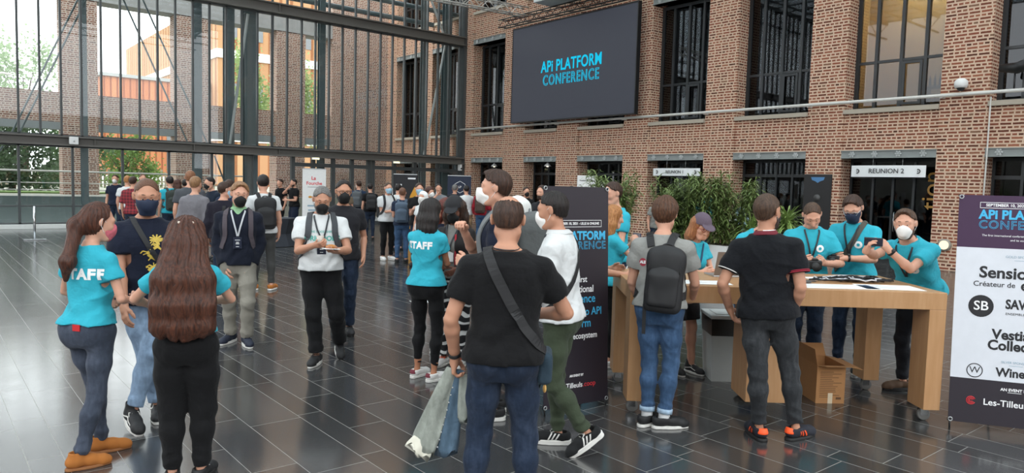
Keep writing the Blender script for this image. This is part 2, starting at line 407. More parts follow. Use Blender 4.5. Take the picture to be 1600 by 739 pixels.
def door(a, b, z1, x):
    nd[0] += 1; m = MB(); t = 0.06; h = 2.25
    for y in (a, a+(b-a)*0.28, a+(b-a)*0.5, a+(b-a)*0.72, b-t): m.box((x-0.05, y, 0), (x+0.05, y+t, z1))
    m.box((x-0.045, a, h), (x+0.045, b, h+0.09)); m.box((x-0.045, a, z1-0.08), (x+0.045, b, z1)); m.box((x-0.045, a, 0), (x+0.045, b, 0.12))
    o = struct(m.build('door_%d' % nd[0], M_FRAME))
    MB().box((x-0.006, a+0.03, 0.1), (x+0.006, b-0.03, z1-0.05)).build('pane', M_GLASSD, o)
    hy = a+(b-a)*0.5
    MB().tube([(x-0.05, hy-0.06, 0.85), (x-0.1, hy-0.06, 0.85), (x-0.1, hy-0.06, 1.35), (x-0.05, hy-0.06, 1.35)], 0.014, 8).build('door_handle', M_CHROME, o, True)
    return o
for i, (a, b) in enumerate(BAYS):
    outside = a > 27.9
    lintel(a, b, 2.763, 2.972); lintel(a, b, 8.01, 8.22)
    trim(MB().box((XF-0.07, a, 3.95), (XF+0.75, b, 4.07), 0.006), M_STONE); trim(MB().box((XF-0.07, a, 9.32), (XF+0.75, b, 9.44), 0.006), M_STONE)
    window(a, b, 4.07, 8.01, XF+0.55, (0.25, 0.5, 0.77), (5.35,), M_GLASSD); window(a, b, 9.44, 12.9, XF+0.55, (0.25, 0.5, 0.77), (10.7,), M_GLASSD)
    door(a, b, 2.763, XF+0.6)
# pale hand rail pipe along the facade, with brackets
rl = thing('rail_pipe', 'long white pipe rail running along the brick facade below the windows', 'rail', (XF-0.2, 10, 4.25))
MB().cyl((0, -20, 0), (0, 17.5, 0), 0.042, 12).build('pipe', M_PIPE, rl, True)
for a, b in PIL[2:-2]:
    MB().box((0, b-10.12, -0.06), (0.2, b-10.06, 0.0)).build('bracket', M_PIPE, rl)
dp = MB().tube([(XF-0.06, 6.24, 4.16), (XF-0.06, 6.24, 3.6), (XF-0.06, 6.24, 2.6), (XF-0.06, 6.26, 0.05)], 0.018, 8).build('downpipe', M_PIPE, None, True)
tag(dp, 'thin pale conduit dropping from the rail beside the right brick pillar', 'pipe')

# glazed wall at the far side
def curtain(z0, z1, xs, name_n, t=0.03, dep=0.12, transoms=()):
    m = MB()
    for x in xs: m.box((x-t, YG-dep/2, z0), (x+t, YG+dep/2, z1))
    for z in transoms: m.box((xs[0], YG-0.045, z-0.025), (xs[-1], YG+0.045, z+0.025))
    m.box((xs[0], YG-dep/2, z0), (xs[-1], YG+dep/2, z0+0.05)); m.box((xs[0], YG-dep/2, z1-0.05), (xs[-1], YG+dep/2, z1))
    nw[0] += 1; o = struct(m.build('window_%d' % nw[0], M_STEEL))
    p = MB(); p.box((xs[0], YG-0.008, z0), (xs[-1], YG+0.008, z1)); p.build('pane', M_GLASS, o); return o
XL, XR = -14.0, 19.5
up = [2.56+0.5765*k for k in range(-28, 30)]; up = [x for x in up if x < 19.45]+[19.5]
lowx = [2.54+1.4655*k for k in range(-11, 8) if 2.54+1.4655*k < 11.3]
curtain(2.98, 8.01, up, 1); curtain(8.4, 14.0, up, 2)
curtain(0.14, 2.67, lowx, 3, 0.035, 0.12, (0.72,))
def ibeam(z0, z1):
    m = MB(); h = z1-z0
    m.box((XL-2, YG-0.06, z0+0.05), (XR, YG+0.06, z1-0.05)); m.box((XL-2, YG-0.3, z0), (XR, YG+0.3, z0+0.05)); m.box((XL-2, YG-0.3, z1-0.05), (XR, YG+0.3, z1))
    m.box((XL-2, YG-0.16, z0+0.05), (XR, YG-0.06, z1-0.05))
    for k in range(9): x = XL+k*3.1; m.box((x, YG-0.29, z0+0.05), (x+0.02, YG+0.29, z1-0.05))
    trim(m, M_BEAM)
ibeam(2.67, 2.98); ibeam(8.01, 8.4)
trim(MB().box((19.42, YG-0.2, 0), (19.58, YG+0.2, 14)), M_STEEL)
trim(MB().box((XL-2, YG-0.25, 0), (11.3, YG+0.25, 0.14), 0.01), plain('white_step', 'd9dcd9', 0.6))
# entrance doors in the right part of the lower glazing
def entrance(x0, x1, first=True):
    nd[0] += 1; m = MB()
    for x in ((x0, (x0+x1)/2, x1) if first else ((x0+x1)/2, x1)): m.box((x-0.07, YG-0.08, 0), (x+0.07, YG+0.08, 2.67))
    m.box((x0, YG-0.07, 2.3), (x1, YG+0.07, 2.45)); m.box((x0, YG-0.05, 0), (x1, YG+0.05, 0.12))
    o = struct(m.build('door_%d' % nd[0], M_STEEL)); MB().box((x0, YG-0.006, 0.1), (x1, YG+0.006, 2.66)).build('pane', M_GLASS, o)
    MB().tube([((x0+x1)/2-0.12, YG-0.08, 0.8), ((x0+x1)/2-0.12, YG-0.13, 0.85), ((x0+x1)/2-0.12, YG-0.13, 1.5), ((x0+x1)/2-0.12, YG-0.08, 1.55)], 0.015, 8).build('door_handle', M_CHROME, o, True)
for x0, x1, f1 in ((11.45, 13.15, True), (13.22, 14.75, False), (14.95, 17.0, True), (17.07, 19.35, False)): entrance(x0, x1, f1)
# steel columns, bracing and tubes behind the glazing
for x, wd in ((-3.2, .22), (0.6, .22), (4.48, .2), (8.13, .3), (9.28, .36), (10.1, .5), (13.0, .25), (17.93, .26), (19.15, .4)):
    m = MB(); y = 28.4
    m.box((x-wd/2, y-0.12, 0), (x+wd/2, y-0.1, 14)); m.box((x-wd/2, y+0.1, 0), (x+wd/2, y+0.12, 14)); m.box((x-0.02, y-0.1, 0), (x+0.02, y+0.1, 14))
    trim(m, M_STEELB)
def rod(a, b, r, mat): trim(MB().cyl((a[0], 28.25, a[1]), (b[0], 28.25, b[1]), r, 8), mat)
M_ROD = plain('pale_brace_steel', 'c6cbcc', 0.4)
for a, b in (((4.48, 7.9), (2.3, 2.7)), ((4.62, 7.7), (2.5, 2.7)), ((5.55, 8.1), (7.9, 2.7)), ((6.25, 8.0), (8.6, 2.7)), ((2.2, 2.6), (0.9, 0.2)), ((8.7, 2.6), (9.5, 0.5))): rod(a, b, 0.03, M_STEELB)
for a, b in (((9.95, 8.0), (9.25, 2.9)), ((19.0, 8.3), (17.9, 2.9)), ((17.95, 10.4), (19.0, 8.3))): rod(a, b, 0.055, M_ROD)
for z, x0, x1 in ((9.03, 2, 18.6), (9.68, 2, 20.4)): trim(MB().cyl((x0, 28.75, z), (x1, 28.75, z), 0.11, 14), M_STEELB)

# brick arcade outside
ar = MB(); YA = 34.56
for a, b in ((-8.4, -7.1), (-4.0, -2.7), (0.35, 1.65), (4.67, 5.98), (9.0, 10.38), (13.55, 14.98)): ar.box((a, YA, 0.4), (b, YA+0.9, 9.7))
ar.box((16.4, YA, 0.0), (24.0, YA+0.9, 14.2)); ar.box((-9, YA+0.15, 3.85), (16.4, YA+0.7, 5.05))
struct(ar.build('wall_far', M_BRICK_OUT))
trim(MB().box((-9, YA-0.03, 8.86), (16.4, YA+0.93, 9.7)), plain('arcade_concrete', '8e8f8e', 0.85, var=0.2, scale=2))
trim(MB().box((-9, YA+0.1, 3.55), (16.4, YA+0.75, 3.85)), plain('arcade_steel', '7b8284', 0.6))
struct(MB().box((-9, 29.4, 0.0), (11.2, 29.8, 0.98)).build('wall_terrace', plain('dark_planter_wall', '45504f', 0.8)))
M_TERR = plain('pale_paving', '8b8d86', 0.9)
struct(MB().box((-160, 29.8, -0.5), (11.2, 33.9, 0.93)).build('ground_terrace', M_TERR))
struct(MB().box((-260, 33.9, -0.6), (300, 300, 0.92)).build('ground_outside', plain('pale_ground', '8f9085', 0.95, var=0.1, scale=0.4)))
struct(MB().box((11.2, 28.2, -0.1), (24, 34.6, -0.01)).build('ground_passage', M_CONC))

# the glazed roof, out of view, and two added walls that block low daylight
RX0, RY0 = -14.0, -14.0
struct(MB().box((RX0, RY0, 14.2), (XF, YG, 14.22)).build('ceiling', M_GLASSR))  # unseen roof, added and tinted to hold back daylight inside
rf = MB()
for k in range(13): y = RY0+0.6+3.42*k; rf.box((RX0, y-0.06, 13.9), (XF, y+0.06, 14.2)); rf.box((RX0, y-0.05, 12.9), (XF, y+0.05, 13.0))
for k in range(23):
    x = RX0+1.5*k; rf.box((x-0.03, RY0, 14.12), (x+0.03, YG, 14.2))
trim(rf, M_STEEL)
br_ = MB()
for k in range(13):
    y = RY0+0.6+3.42*k
    for q in range(22): x = RX0+1.5*q; br_.cyl((x, y, 12.95 if q % 2 else 13.95), (x+1.5, y, 13.95 if q % 2 else 12.95), 0.03, 6)
trim(br_, M_STEEL)
M_PLAS = plain('pale_plaster', 'b9b4ab', 0.8)
struct(MB().box((RX0-0.3, RY0, 0), (RX0, YG, 6.5)).build('wall_light_block_left', M_PLAS)); struct(MB().box((RX0, RY0-0.3, 0), (XF, RY0, 6.5)).build('wall_light_block_rear', M_PLAS))  # unseen half-height walls, added to block fill light from behind
# ------------------------------------------------------------------ implicit surfaces: fields on a grid, meshed by surface nets
def axis(lo, hi, h, fines=()):
    out = [lo]
    while out[-1] < hi:
        st = h
        for a, b, f in fines:
            if a-1e-6 <= out[-1] < b: st = min(st, f)
        out.append(out[-1]+st)
    return np.array(out, dtype=np.float32)
class Field:
    def __init__(s, xs, ys, zs):
        s.ax = (xs, ys, zs); s.F = np.full((len(xs), len(ys), len(zs)), 0.12, np.float32)
    def reg(s, lo, hi):
        sl = []
        for a, l, h in zip(s.ax, lo, hi):
            i, j = np.searchsorted(a, l), np.searchsorted(a, h, 'right'); sl.append(slice(int(i), int(j)))
        if any(q.stop <= q.start for q in sl): return None, None
        P = np.meshgrid(s.ax[0][sl[0]], s.ax[1][sl[1]], s.ax[2][sl[2]], indexing='ij', sparse=True)
        return tuple(sl), P
    def put(s, lo, hi, fn, k=0.0, op='u'):
        sl, P = s.reg(lo, hi)
        if sl is None: return
        d = fn(*P).astype(np.float32); a = s.F[sl]
        if op == 'u':
            if k: h = np.maximum(k-np.abs(a-d), 0)/k; s.F[sl] = np.minimum(a, d)-h*h*k*0.25
            else: s.F[sl] = np.minimum(a, d)
        elif op == 's':                                  # subtract
            if k: h = np.maximum(k-np.abs(a+d), 0)/k; s.F[sl] = np.maximum(a, -d)+h*h*k*0.25
            else: s.F[sl] = np.maximum(a, -d)
        elif op == 'i': s.F[sl] = np.maximum(a, d)
        elif op == 'a': s.F[sl] = a+d
    def all(s, fn, op='i', k=0.0):
        s.put([a[0]-1 for a in s.ax], [a[-1]+1 for a in s.ax], fn, k, op)
    def cone(s, a, b, ra, rb, k=0.0, op='u', sq=None):
        a, b = np.array(a, float), np.array(b, float); m = max(ra, rb)+max(k, 0.01)+0.02
        ba = b-a; L = float(ba@ba)+1e-9
        def fn(X, Y, Z):
            x, y, z = X-a[0], Y-a[1], Z-a[2]
            t = np.clip((x*ba[0]+y*ba[1]+z*ba[2])/L, 0, 1)
            return np.sqrt((x-t*ba[0])**2+(y-t*ba[1])**2+(z-t*ba[2])**2)-(ra+(rb-ra)*t)
        s.put(np.minimum(a, b)-m, np.maximum(a, b)+m, fn, k, op)
    def chain(s, pts, rs, k=0.0, op='u'):
        for i in range(len(pts)-1): s.cone(pts[i], pts[i+1], rs[i], rs[i+1], k, op)
    def ell(s, c, r, R=None, k=0.0, op='u', grow=0.0):
        c = np.array(c, float); r = np.array(r, float); m = r.max()+max(k, .01)+0.02+grow
        Rm = np.eye(3) if R is None else np.array(R)
        def fn(X, Y, Z):
            x, y, z = X-c[0], Y-c[1], Z-c[2]
            if R is not None: x, y, z = (Rm[0][0]*x+Rm[1][0]*y+Rm[2][0]*z, Rm[0][1]*x+Rm[1][1]*y+Rm[2][1]*z, Rm[0][2]*x+Rm[1][2]*y+Rm[2][2]*z)
            k0 = np.sqrt((x/r[0])**2+(y/r[1])**2+(z/r[2])**2); k1 = np.sqrt((x/r[0]**2)**2+(y/r[1]**2)**2+(z/r[2]**2)**2)
            return k0*(k0-1)/np.maximum(k1, 1e-6)-grow
        s.put(c-m, c+m, fn, k, op)
    def rbox(s, c, half, rad, R=None, k=0.0, op='u'):
        c = np.array(c, float); hb = np.array(half, float)-rad; m = float(np.linalg.norm(half))+max(k, 0.01)+0.02
        Rm = np.eye(3) if R is None else np.array(R)
        def fn(X, Y, Z):
            x, y, z = X-c[0], Y-c[1], Z-c[2]
            x, y, z = (Rm[0][0]*x+Rm[1][0]*y+Rm[2][0]*z, Rm[0][1]*x+Rm[1][1]*y+Rm[2][1]*z, Rm[0][2]*x+Rm[1][2]*y+Rm[2][2]*z)
            qx, qy, qz = np.abs(x)-hb[0], np.abs(y)-hb[1], np.abs(z)-hb[2]
            return np.sqrt(np.maximum(qx, 0)**2+np.maximum(qy, 0)**2+np.maximum(qz, 0)**2)+np.minimum(np.maximum(qx, np.maximum(qy, qz)), 0)-rad
        s.put(c-m, c+m, fn, k, op)
    def mesh(s, name, scale=1.0, smooth=1):
        F = s.F; F[0], F[-1] = .1, .1; F[:, 0], F[:, -1] = .1, .1; F[:, :, 0], F[:, :, -1] = .1, .1
        S = F < 0; nx, ny, nz = F.shape
        c = S[:-1, :-1, :-1].astype(np.int8)
        for dx in (0, 1):
            for dy in (0, 1):
                for dz in (0, 1):
                    if dx+dy+dz: c = c+S[dx:nx-1+dx, dy:ny-1+dy, dz:nz-1+dz]
        I = np.argwhere((c > 0) & (c < 8)); n = len(I)
        if n == 0: raise RuntimeError('empty surface '+name)
        ids = np.full((nx-1, ny-1, nz-1), -1, np.int32); ids[I[:, 0], I[:, 1], I[:, 2]] = np.arange(n)
        cor = [(i, j, k) for i in (0, 1) for j in (0, 1) for k in (0, 1)]
        V = {q: F[I[:, 0]+q[0], I[:, 1]+q[1], I[:, 2]+q[2]] for q in cor}
        acc = np.zeros((n, 3)); cnt = np.zeros(n)
        for q in cor:
            for a in range(3):
                if q[a] == 0:
                    q2 = list(q); q2[a] = 1; q2 = tuple(q2)
                    v0, v1 = V[q], V[q2]; m = (v0 < 0) != (v1 < 0)
                    t = np.where(m, v0/np.where(m, v0-v1, 1), 0); p = np.zeros((n, 3))
                    for b in range(3):
                        axb = s.ax[b]; i0 = I[:, b]+q[b]
                        if b == a: p[:, b] = axb[i0]+(axb[i0+1]-axb[i0])*t
                        else: p[:, b] = axb[i0]
                    acc[m] += p[m]; cnt[m] += 1
        co = acc/cnt[:, None]
        quads = []
        for a in range(3):
            sl0 = [slice(1, -1)]*3; sl1 = [slice(1, -1)]*3
            sl0[a] = slice(0, -1); sl1[a] = slice(1, None)
            A, B = S[tuple(sl0)], S[tuple(sl1)]
            for inside_first in (True, False):
                E = np.argwhere(A & ~B) if inside_first else np.argwhere(~A & B)
                if not len(E): continue
                o = np.array([1, 1, 1]); o[a] = 0; E = E+o
                b, d = (a+1) % 3, (a+2) % 3
                def cell(db, dd):
                    q = E.copy(); q[:, b] += db; q[:, d] += dd; return ids[q[:, 0], q[:, 1], q[:, 2]]
                Q = np.stack([cell(-1, -1), cell(0, -1), cell(0, 0), cell(-1, 0)], 1)
                quads.append(Q if inside_first else Q[:, ::-1])
        Q = np.concatenate(quads); Q = Q[(Q >= 0).all(1)]
        for _ in range(smooth):                          # light Laplacian smoothing, then back out half
            for lam in (0.5, -0.34):
                sm_ = np.zeros_like(co); w = np.zeros(n)
                for i in range(4):
                    u, v = Q[:, i], Q[:, (i+1) % 4]
                    for b in range(3):
                        sm_[:, b] += np.bincount(u, co[v, b], n)+np.bincount(v, co[u, b], n)
                    w += np.bincount(u, minlength=n)+np.bincount(v, minlength=n)
                ok = w > 0; co[ok] += lam*(sm_[ok]/w[ok][:, None]-co[ok])
        return raw_mesh(name, co*scale, Q)
def raw_mesh(name, co, Q):
    me = bpy.data.meshes.new(name); n, m = len(co), len(Q)
    me.vertices.add(n); me.vertices.foreach_set('co', np.ascontiguousarray(co, np.float32).ravel())
    me.loops.add(4*m); me.loops.foreach_set('vertex_index', np.ascontiguousarray(Q, np.int32).ravel())
    me.polygons.add(m); me.polygons.foreach_set('loop_start', np.arange(0, 4*m, 4, dtype=np.int32))
    me.polygons.foreach_set('use_smooth', np.ones(m, bool)); me.update(calc_edges=True); me.validate()
    return me
def bvh_of(me):
    n, m = len(me.vertices), len(me.polygons); co = np.empty(3*n, np.float32); me.vertices.foreach_get('co', co)
    li = np.empty(4*m, np.int32); me.loops.foreach_get('vertex_index', li)
    return BVHTree.FromPolygons([Vector(v) for v in co.reshape(-1, 3).tolist()], li.reshape(-1, 4).tolist())
def wob(X, Y, Z, f, ph, az=1.0):
    """cheap warped noise in -1..1"""
    a = np.sin(f*X+1.7*np.sin(f*0.6*Z*az+ph)+ph*2.1); b = np.sin(f*1.1*Y+1.5*np.sin(f*0.7*X+ph*1.3)+ph)
    c = np.sin(f*az*Z+1.9*np.sin(f*0.8*X+ph*0.7)+1.3*np.sin(f*0.7*Y+ph)+ph*3.3)
    return (a*b+c)*0.5
def creases(X, Y, Z, ph, amp):
    """sharp-crested folds running diagonally, patchy"""
    w = 1.6*np.sin(7*X+3*Z+ph)+1.3*np.sin(9*Y-5*Z+ph*1.7)
    a = 1-np.abs(np.sin(7*Z+10*X+w+ph)); b = 1-np.abs(np.sin(10*Z-9*X+6*Y+1.3*w+2*ph)); m = .5+.5*np.sin(8*X-6*Z+7*Y+ph*3)
    return -amp*(a**3*m+b**3*(1-m)-.3)
def nv(v): v = np.array(v, float); return v/(np.linalg.norm(v)+1e-9)
def rotx(a): c, s = math.cos(a), math.sin(a); return np.array([[1, 0, 0], [0, c, -s], [0, s, c]])
def roty(a): c, s = math.cos(a), math.sin(a); return np.array([[c, 0, s], [0, 1, 0], [-s, 0, c]])
def rotz(a): c, s = math.cos(a), math.sin(a); return np.array([[c, -s, 0], [s, c, 0], [0, 0, 1]])
RAD = math.radians
def ik(a, b, l1, l2, pole):
    a, b = np.array(a, float), np.array(b, float); d = b-a; L = np.linalg.norm(d)
    if L > (l1+l2)*0.999: b = a+d/L*(l1+l2)*0.999; d = b-a; L = np.linalg.norm(d)
    u = d/L; p = np.array(pole, float); p = p-u*(p@u); p = nv(p)
    x = (l1*l1-l2*l2+L*L)/(2*L); y = math.sqrt(max(l1*l1-x*x, 0))
    return a+u*x+p*y, b

TZ = np.array([.78, .82, .87, .93, 1.00, 1.08, 1.18, 1.28, 1.36, 1.415, 1.455, 1.50])
TM = (np.array([.09, .125, .158, .168, .156, .145, .153, .168, .170, .132, .084, .058]),
      np.array([.07, .090, .108, .118, .110, .104, .110, .118, .108, .088, .068, .055]),
      np.array([-.005, -.01, -.012, -.012, -.004, 0, .004, .006, -.002, -.010, -.012, -.012]))
TF = (np.array([.09, .128, .160, .166, .148, .122, .128, .143, .142, .112, .070, .048]),
      np.array([.07, .092, .112, .120, .104, .092, .098, .106, .094, .074, .058, .048]),
      np.array([-.005, -.012, -.018, -.018, -.006, 0, .004, .006, -.002, -.010, -.012, -.010]))

class Person:
    """a standing figure in 1.75 m units, facing +y, right hand at +x; pose from feet, hands, lean and head turn"""
    def __init__(s, H=1.75, fem=False, build=1.0, belly=0.0, lean=0, side=0, twist=0, head=(0, 0, 0), feet=None, pelvis=None, hipdrop=0.0,
                 rh=None, lh=None, re=None, le=None, rhand=None, lhand=None, seed=0, q='mid', knee=None):
        s.S = H/1.75; s.fem = fem; s.b = build; s.belly = belly; s.ph = seed*1.37+0.3; s.q = q
        s.feet = feet or [(-.10, 0, 0, 8, 0), (.10, 0, 0, -8, 0)]        # x, y, z, yaw (out), pitch (heel lift)
        fx = np.mean([f[0] for f in s.feet]); fy = np.mean([f[1] for f in s.feet])
        px, py = (fx, fy+0.0) if pelvis is None else pelvis
        s.hipw = .088*(1.04 if fem else 1.0)
        L1, L2 = .425, .412
        ank = []
        for f in s.feet:
            # ankle sits above the heel; lifting the heel turns the foot about its ball
            p = RAD(f[4]); yaw = RAD(f[3]); v = np.array([0, -.155, .07]); v = rotx(-p)@v; v = v+np.array([0, .155, 0]); v = rotz(yaw)@v
            ank.append(np.array([f[0], f[1], f[2]])+v)
        hz = .905
        for sg, a in zip((-1, 1), ank):
            h = math.hypot(a[0]-(px+sg*s.hipw), a[1]-py); hz = min(hz, a[2]+math.sqrt(max((L1+L2-.004)**2-h*h, .01)))
        hz -= hipdrop; s.pel = np.array([px, py, hz]); dz = hz-.905; s.dz = dz
        s.piv = np.array([px, py, .95+dz]); s.off = np.array([px, py, dz])
        s.T = rotz(RAD(twist))@rotx(-RAD(lean))@roty(RAD(side))
        kn = knee or [(0, 1, 0), (0, 1, 0)]
        s.legs = []
        for i, (sg, a, f) in enumerate(zip((-1, 1), ank, s.feet)):
            h = s.pel+np.array([sg*s.hipw, 0, 0]); pole = rotz(RAD(f[3])*0.5)@np.array(kn[i])
            k, a2 = ik(h, a, L1, L2, pole); s.legs.append((h, k, a2, f))
        shw = (.150 if fem else .178)*(0.5+0.5*build)
        s.shw = shw; s.sh = [s.t((-shw, -.012, 1.38)), s.t((shw, -.012, 1.38))]
        ua, fa = (.27, .235) if fem else (.287, .25)
        s.arms = []
        for i, (sg, tgt, el, hd) in enumerate(((-1, lh, le, lhand), (1, rh, re, rhand))):
            tgt = np.array(tgt if tgt is not None else (sg*(.235 if not fem else .205)*(0.4+0.6*build)+px, .05+py+.10*math.sin(RAD(lean)), .865+dz), float)
            pole = np.array(el if el is not None else (sg*.35, -1, -.1), float)
            e, wst = ik(s.sh[i], tgt, ua, fa, pole)
            fd = nv(wst-e); o = dict(hd or {}); d = nv(o.get('d', fd)); n = np.array(o.get('n', (-sg, .25, 0)), float); n = nv(n-d*(n@d))
            s.arms.append((s.sh[i], e, wst, d, n, o.get('curl', (18, 22, 14)), o.get('spread', 0.0), o.get('thumb', 0.0)))
        hy, hp, hr = head
        s.neck = s.t((0, -.012, 1.455)); npiv = s.t((0, .0, 1.53))
        Th = rotz(RAD(twist))@rotx(-RAD(lean)*0.35)@roty(RAD(side)*0.4)
        s.Hd = Th@rotz(RAD(hy))@rotx(RAD(hp-6))@roty(RAD(hr)); s.hc = npiv+s.Hd@np.array([0, .018, .105]); s.hb = npiv+s.Hd@np.array([0, .002, .02])
        s.tp = TF if fem else TM
    def t(s, p):  # torso-frame point (upright, unshifted) -> local
        return s.piv+s.T@(np.array(p, float)+s.off-s.piv)
    def h(s, p): return s.hc+s.Hd@np.array(p, float)
    def world(s, p): return [float(v)*s.S for v in p]
    # ---- pieces
    def torso(s, f, grow=0.0, z0=.78, z1=1.50, k=.03, hang=None, prof=1.0, noise=0.0, cut=None):
        W, D, C = s.tp; W = W*(0.35+0.65*s.b)*1.0; D = D*(0.3+0.7*s.b)
        if s.belly: D = D+s.belly*np.exp(-((TZ-1.06)/.13)**2); C = C+.6*s.belly*np.exp(-((TZ-1.06)/.13)**2); W = W+.35*s.belly*np.exp(-((TZ-1.04)/.14)**2)
        if hang is not None:                              # cloth falls straight below the widest line
            i = np.argmin(abs(TZ-hang)); W = W.copy(); D = D.copy(); C = C.copy()
            for j in range(i-1, -1, -1): W[j] = max(W[j], W[j+1]*0.985); D[j] = max(D[j], D[j+1]*0.98); C[j] = .5*C[j]+.5*C[j+1]
        zz = np.linspace(TZ[0], TZ[-1], 60)
        def cr(a):                                        # smooth the profile
            y = np.interp(zz, TZ, a); kx = np.array([1, 4, 6, 4, 1])/16; return np.convolve(np.pad(y, 2, 'edge'), kx, 'valid')
        W, D, C = cr(W), cr(D), cr(C); Ti = s.T.T
        def fn(X, Y, Z):
            x, y, z = X-s.piv[0], Y-s.piv[1], Z-s.piv[2]
            x, y, z = (Ti[0][0]*x+Ti[0][1]*y+Ti[0][2]*z, Ti[1][0]*x+Ti[1][1]*y+Ti[1][2]*z, Ti[2][0]*x+Ti[2][1]*y+Ti[2][2]*z+.95)
            w, d, c = np.interp(z, zz, W)+grow, np.interp(z, zz, D)+grow, np.interp(z, zz, C)
            y = y-c; e = 2.35
            r = ((np.abs(x)/w)**e+(np.abs(y)/d)**e)**(1/e)
            o = (r-1)*np.minimum(w, d)*0.92
            if noise: o = o+noise*wob(x, y, z*1.0, 21.0, s.ph, 1.0)*np.clip((1.42-z)/.2, 0, 1)+noise*0.8*np.sin(46*z+9*x+4*np.sin(14*x+s.ph)+s.ph)*np.exp(-((z-1.02)/.12)**2)-.009*np.clip((1.10-z)/.14, 0, 1)
            return np.maximum(o, np.maximum(z0-z, z-z1))
        b = .55; f.put(s.piv-np.array([b, b, .5]), s.piv+np.array([b, b, .75]), fn, k)
        if s.fem and z1 > 1.3:
            for sg in (-1, 1): f.ell(s.t((sg*.068, .085+.0, 1.265)), (.062+grow, .052+grow, .062+grow), s.T, .05)
    def seat(s, f, grow=0.0, k=.05):
        for sg in (-1, 1): f.ell(s.pel+np.array([sg*.072, -.050, .0]), (.082+grow, .072+grow, .095+grow), None, k)
    def limb_leg(s, f, i, prof, k=.03):
        h, kn, a, _ = s.legs[i]; back = np.array([0, -1.0, 0])
        pts, rs = [], []
        for t, r in prof:                                 # t 0..1 hip-knee, 1..2 knee-ankle
            p = h+(kn-h)*t if t <= 1 else kn+(a-kn)*(t-1)
            bump = .014*math.exp(-((t-1.35)/.22)**2); pts.append(p+back*bump); rs.append(r)
        f.chain(pts, rs, k)
    def limb_arm(s, f, i, prof, k=.012):
        sh, e, w = s.arms[i][:3]
        f.chain([sh+(e-sh)*t if t <= 1 else e+(w-e)*(t-1) for t, r in prof], [r for t, r in prof], k)
    def hand(s, f, i):
        sh, e, w, d, n, curl, spread, thumb = s.arms[i]; g = .93 if s.fem else 1.0
        t = np.cross(d, n) if i == 1 else np.cross(n, d)
        f.cone(w-d*.01, w+d*.035, .026*g, .027*g, .01)
        offs = (.030, .0105, -.010, -.029); lens = (.070, .078, .072, .056)
        for j, (o, L) in enumerate(zip(offs, lens)):
            b0 = w+d*.02+t*o*.55; kn = w+d*(.088-abs(j-1.2)*.004)*g+t*o*g-n*.002
            f.cone(b0, kn, .0135*g, .0115*g, .012)
            a = 0; p = kn; r = .0098*g*(1.0 if j < 3 else .88)
            for frac, c in zip((.46, .30, .24), curl):
                a += RAD(c); dd = nv(d*math.cos(a)+n*math.sin(a)+t*spread*(1.2-j)*0.3); p2 = p+dd*L*frac*g
                f.cone(p, p2, r, r*.93, .003); p = p2; r *= .93
        b = w+d*.022+t*.018+n*.004; m = b+nv(t*.62+d*.72+n*(.35+thumb))*.042*g; e2 = m+nv(t*(.30-thumb*.4)+d*.9+n*(.3+thumb*.8))*.030*g; e3 = e2+nv(t*.1+d*.95+n*(.35+thumb*.6))*.022*g
        f.cone(w+d*.012, b, .020*g, .017*g, .012); f.chain([b, m, e2, e3], [.0155*g, .0125*g, .011*g, .0088*g], .006)
    def headshape(s, f, k=.02):
        R = s.Hd; fm = .95 if s.fem else 1.0
        f.ell(s.h((0, -.016, .032)), (.0765*fm, .096*fm, .090), R, k)
        f.ell(s.h((0, .020, -.042)), (.060*fm, .066, .074), R, .04)
        f.ell(s.h((0, .040, .000)), (.060*fm, .050, .060), R, .03)
        f.cone(s.h((-.022*fm, .064, -.097)), s.h((.022*fm, .064, -.097)), .017, .017, .03)
        for sg in (-1, 1):
            f.cone(s.h((sg*.052*fm, -.002, -.062)), s.h((sg*.03*fm, .055, -.096)), .016, .016, .03)     # jaw line
            f.ell(s.h((sg*.040, .062, -.022)), (.022, .018, .020), R, .02)                              # cheek
            f.cone(s.h((sg*.012, .083, .033)), s.h((sg*.046, .068, .030)), .011, .009, .02)             # brow
            f.ell(s.h((sg*.031, .094, .010)), (.017, .015, .0105), R, .014, 's')                        # eye socket
            f.ell(s.h((sg*.0305, .0745, .010)), (.0142, .0125, .0118), R, .003); f.ell(s.h((sg*.0305, .0770, .0165)), (.0150, .0125, .0070), R, .004)                         # lids
            f.ell(s.h((sg*.0815*fm, -.014, .000)), (.009, .021, .032), R@rotz(sg*.45), .006)             # ear
            f.cone(s.h((sg*.088*fm, -.026, .020)), s.h((sg*.083*fm, -.018, -.024)), .005, .004, .004)
            f.cone(s.h((sg*.012, .094, -.036)), s.h((sg*.010, .092, -.036)), .0095, .0095, .008)        # nostril wing
        f.chain([s.h((0, .082, .020)), s.h((0, .100, -.012)), s.h((0, .110, -.032))], [.0095, .0105, .0125], .012)
        f.cone(s.h((-.020, .082, -.061)), s.h((.020, .082, -.061)), .0075, .0075, .006)
        f.cone(s.h((-.017, .081, -.074)), s.h((.017, .081, -.074)), .0085, .0085, .006)
    def grid(s, lo, hi, h, fines=((), (), ())):
        return Field(*[axis(float(l), float(u), h, fn) for l, u, fn in zip(lo, hi, fines)])
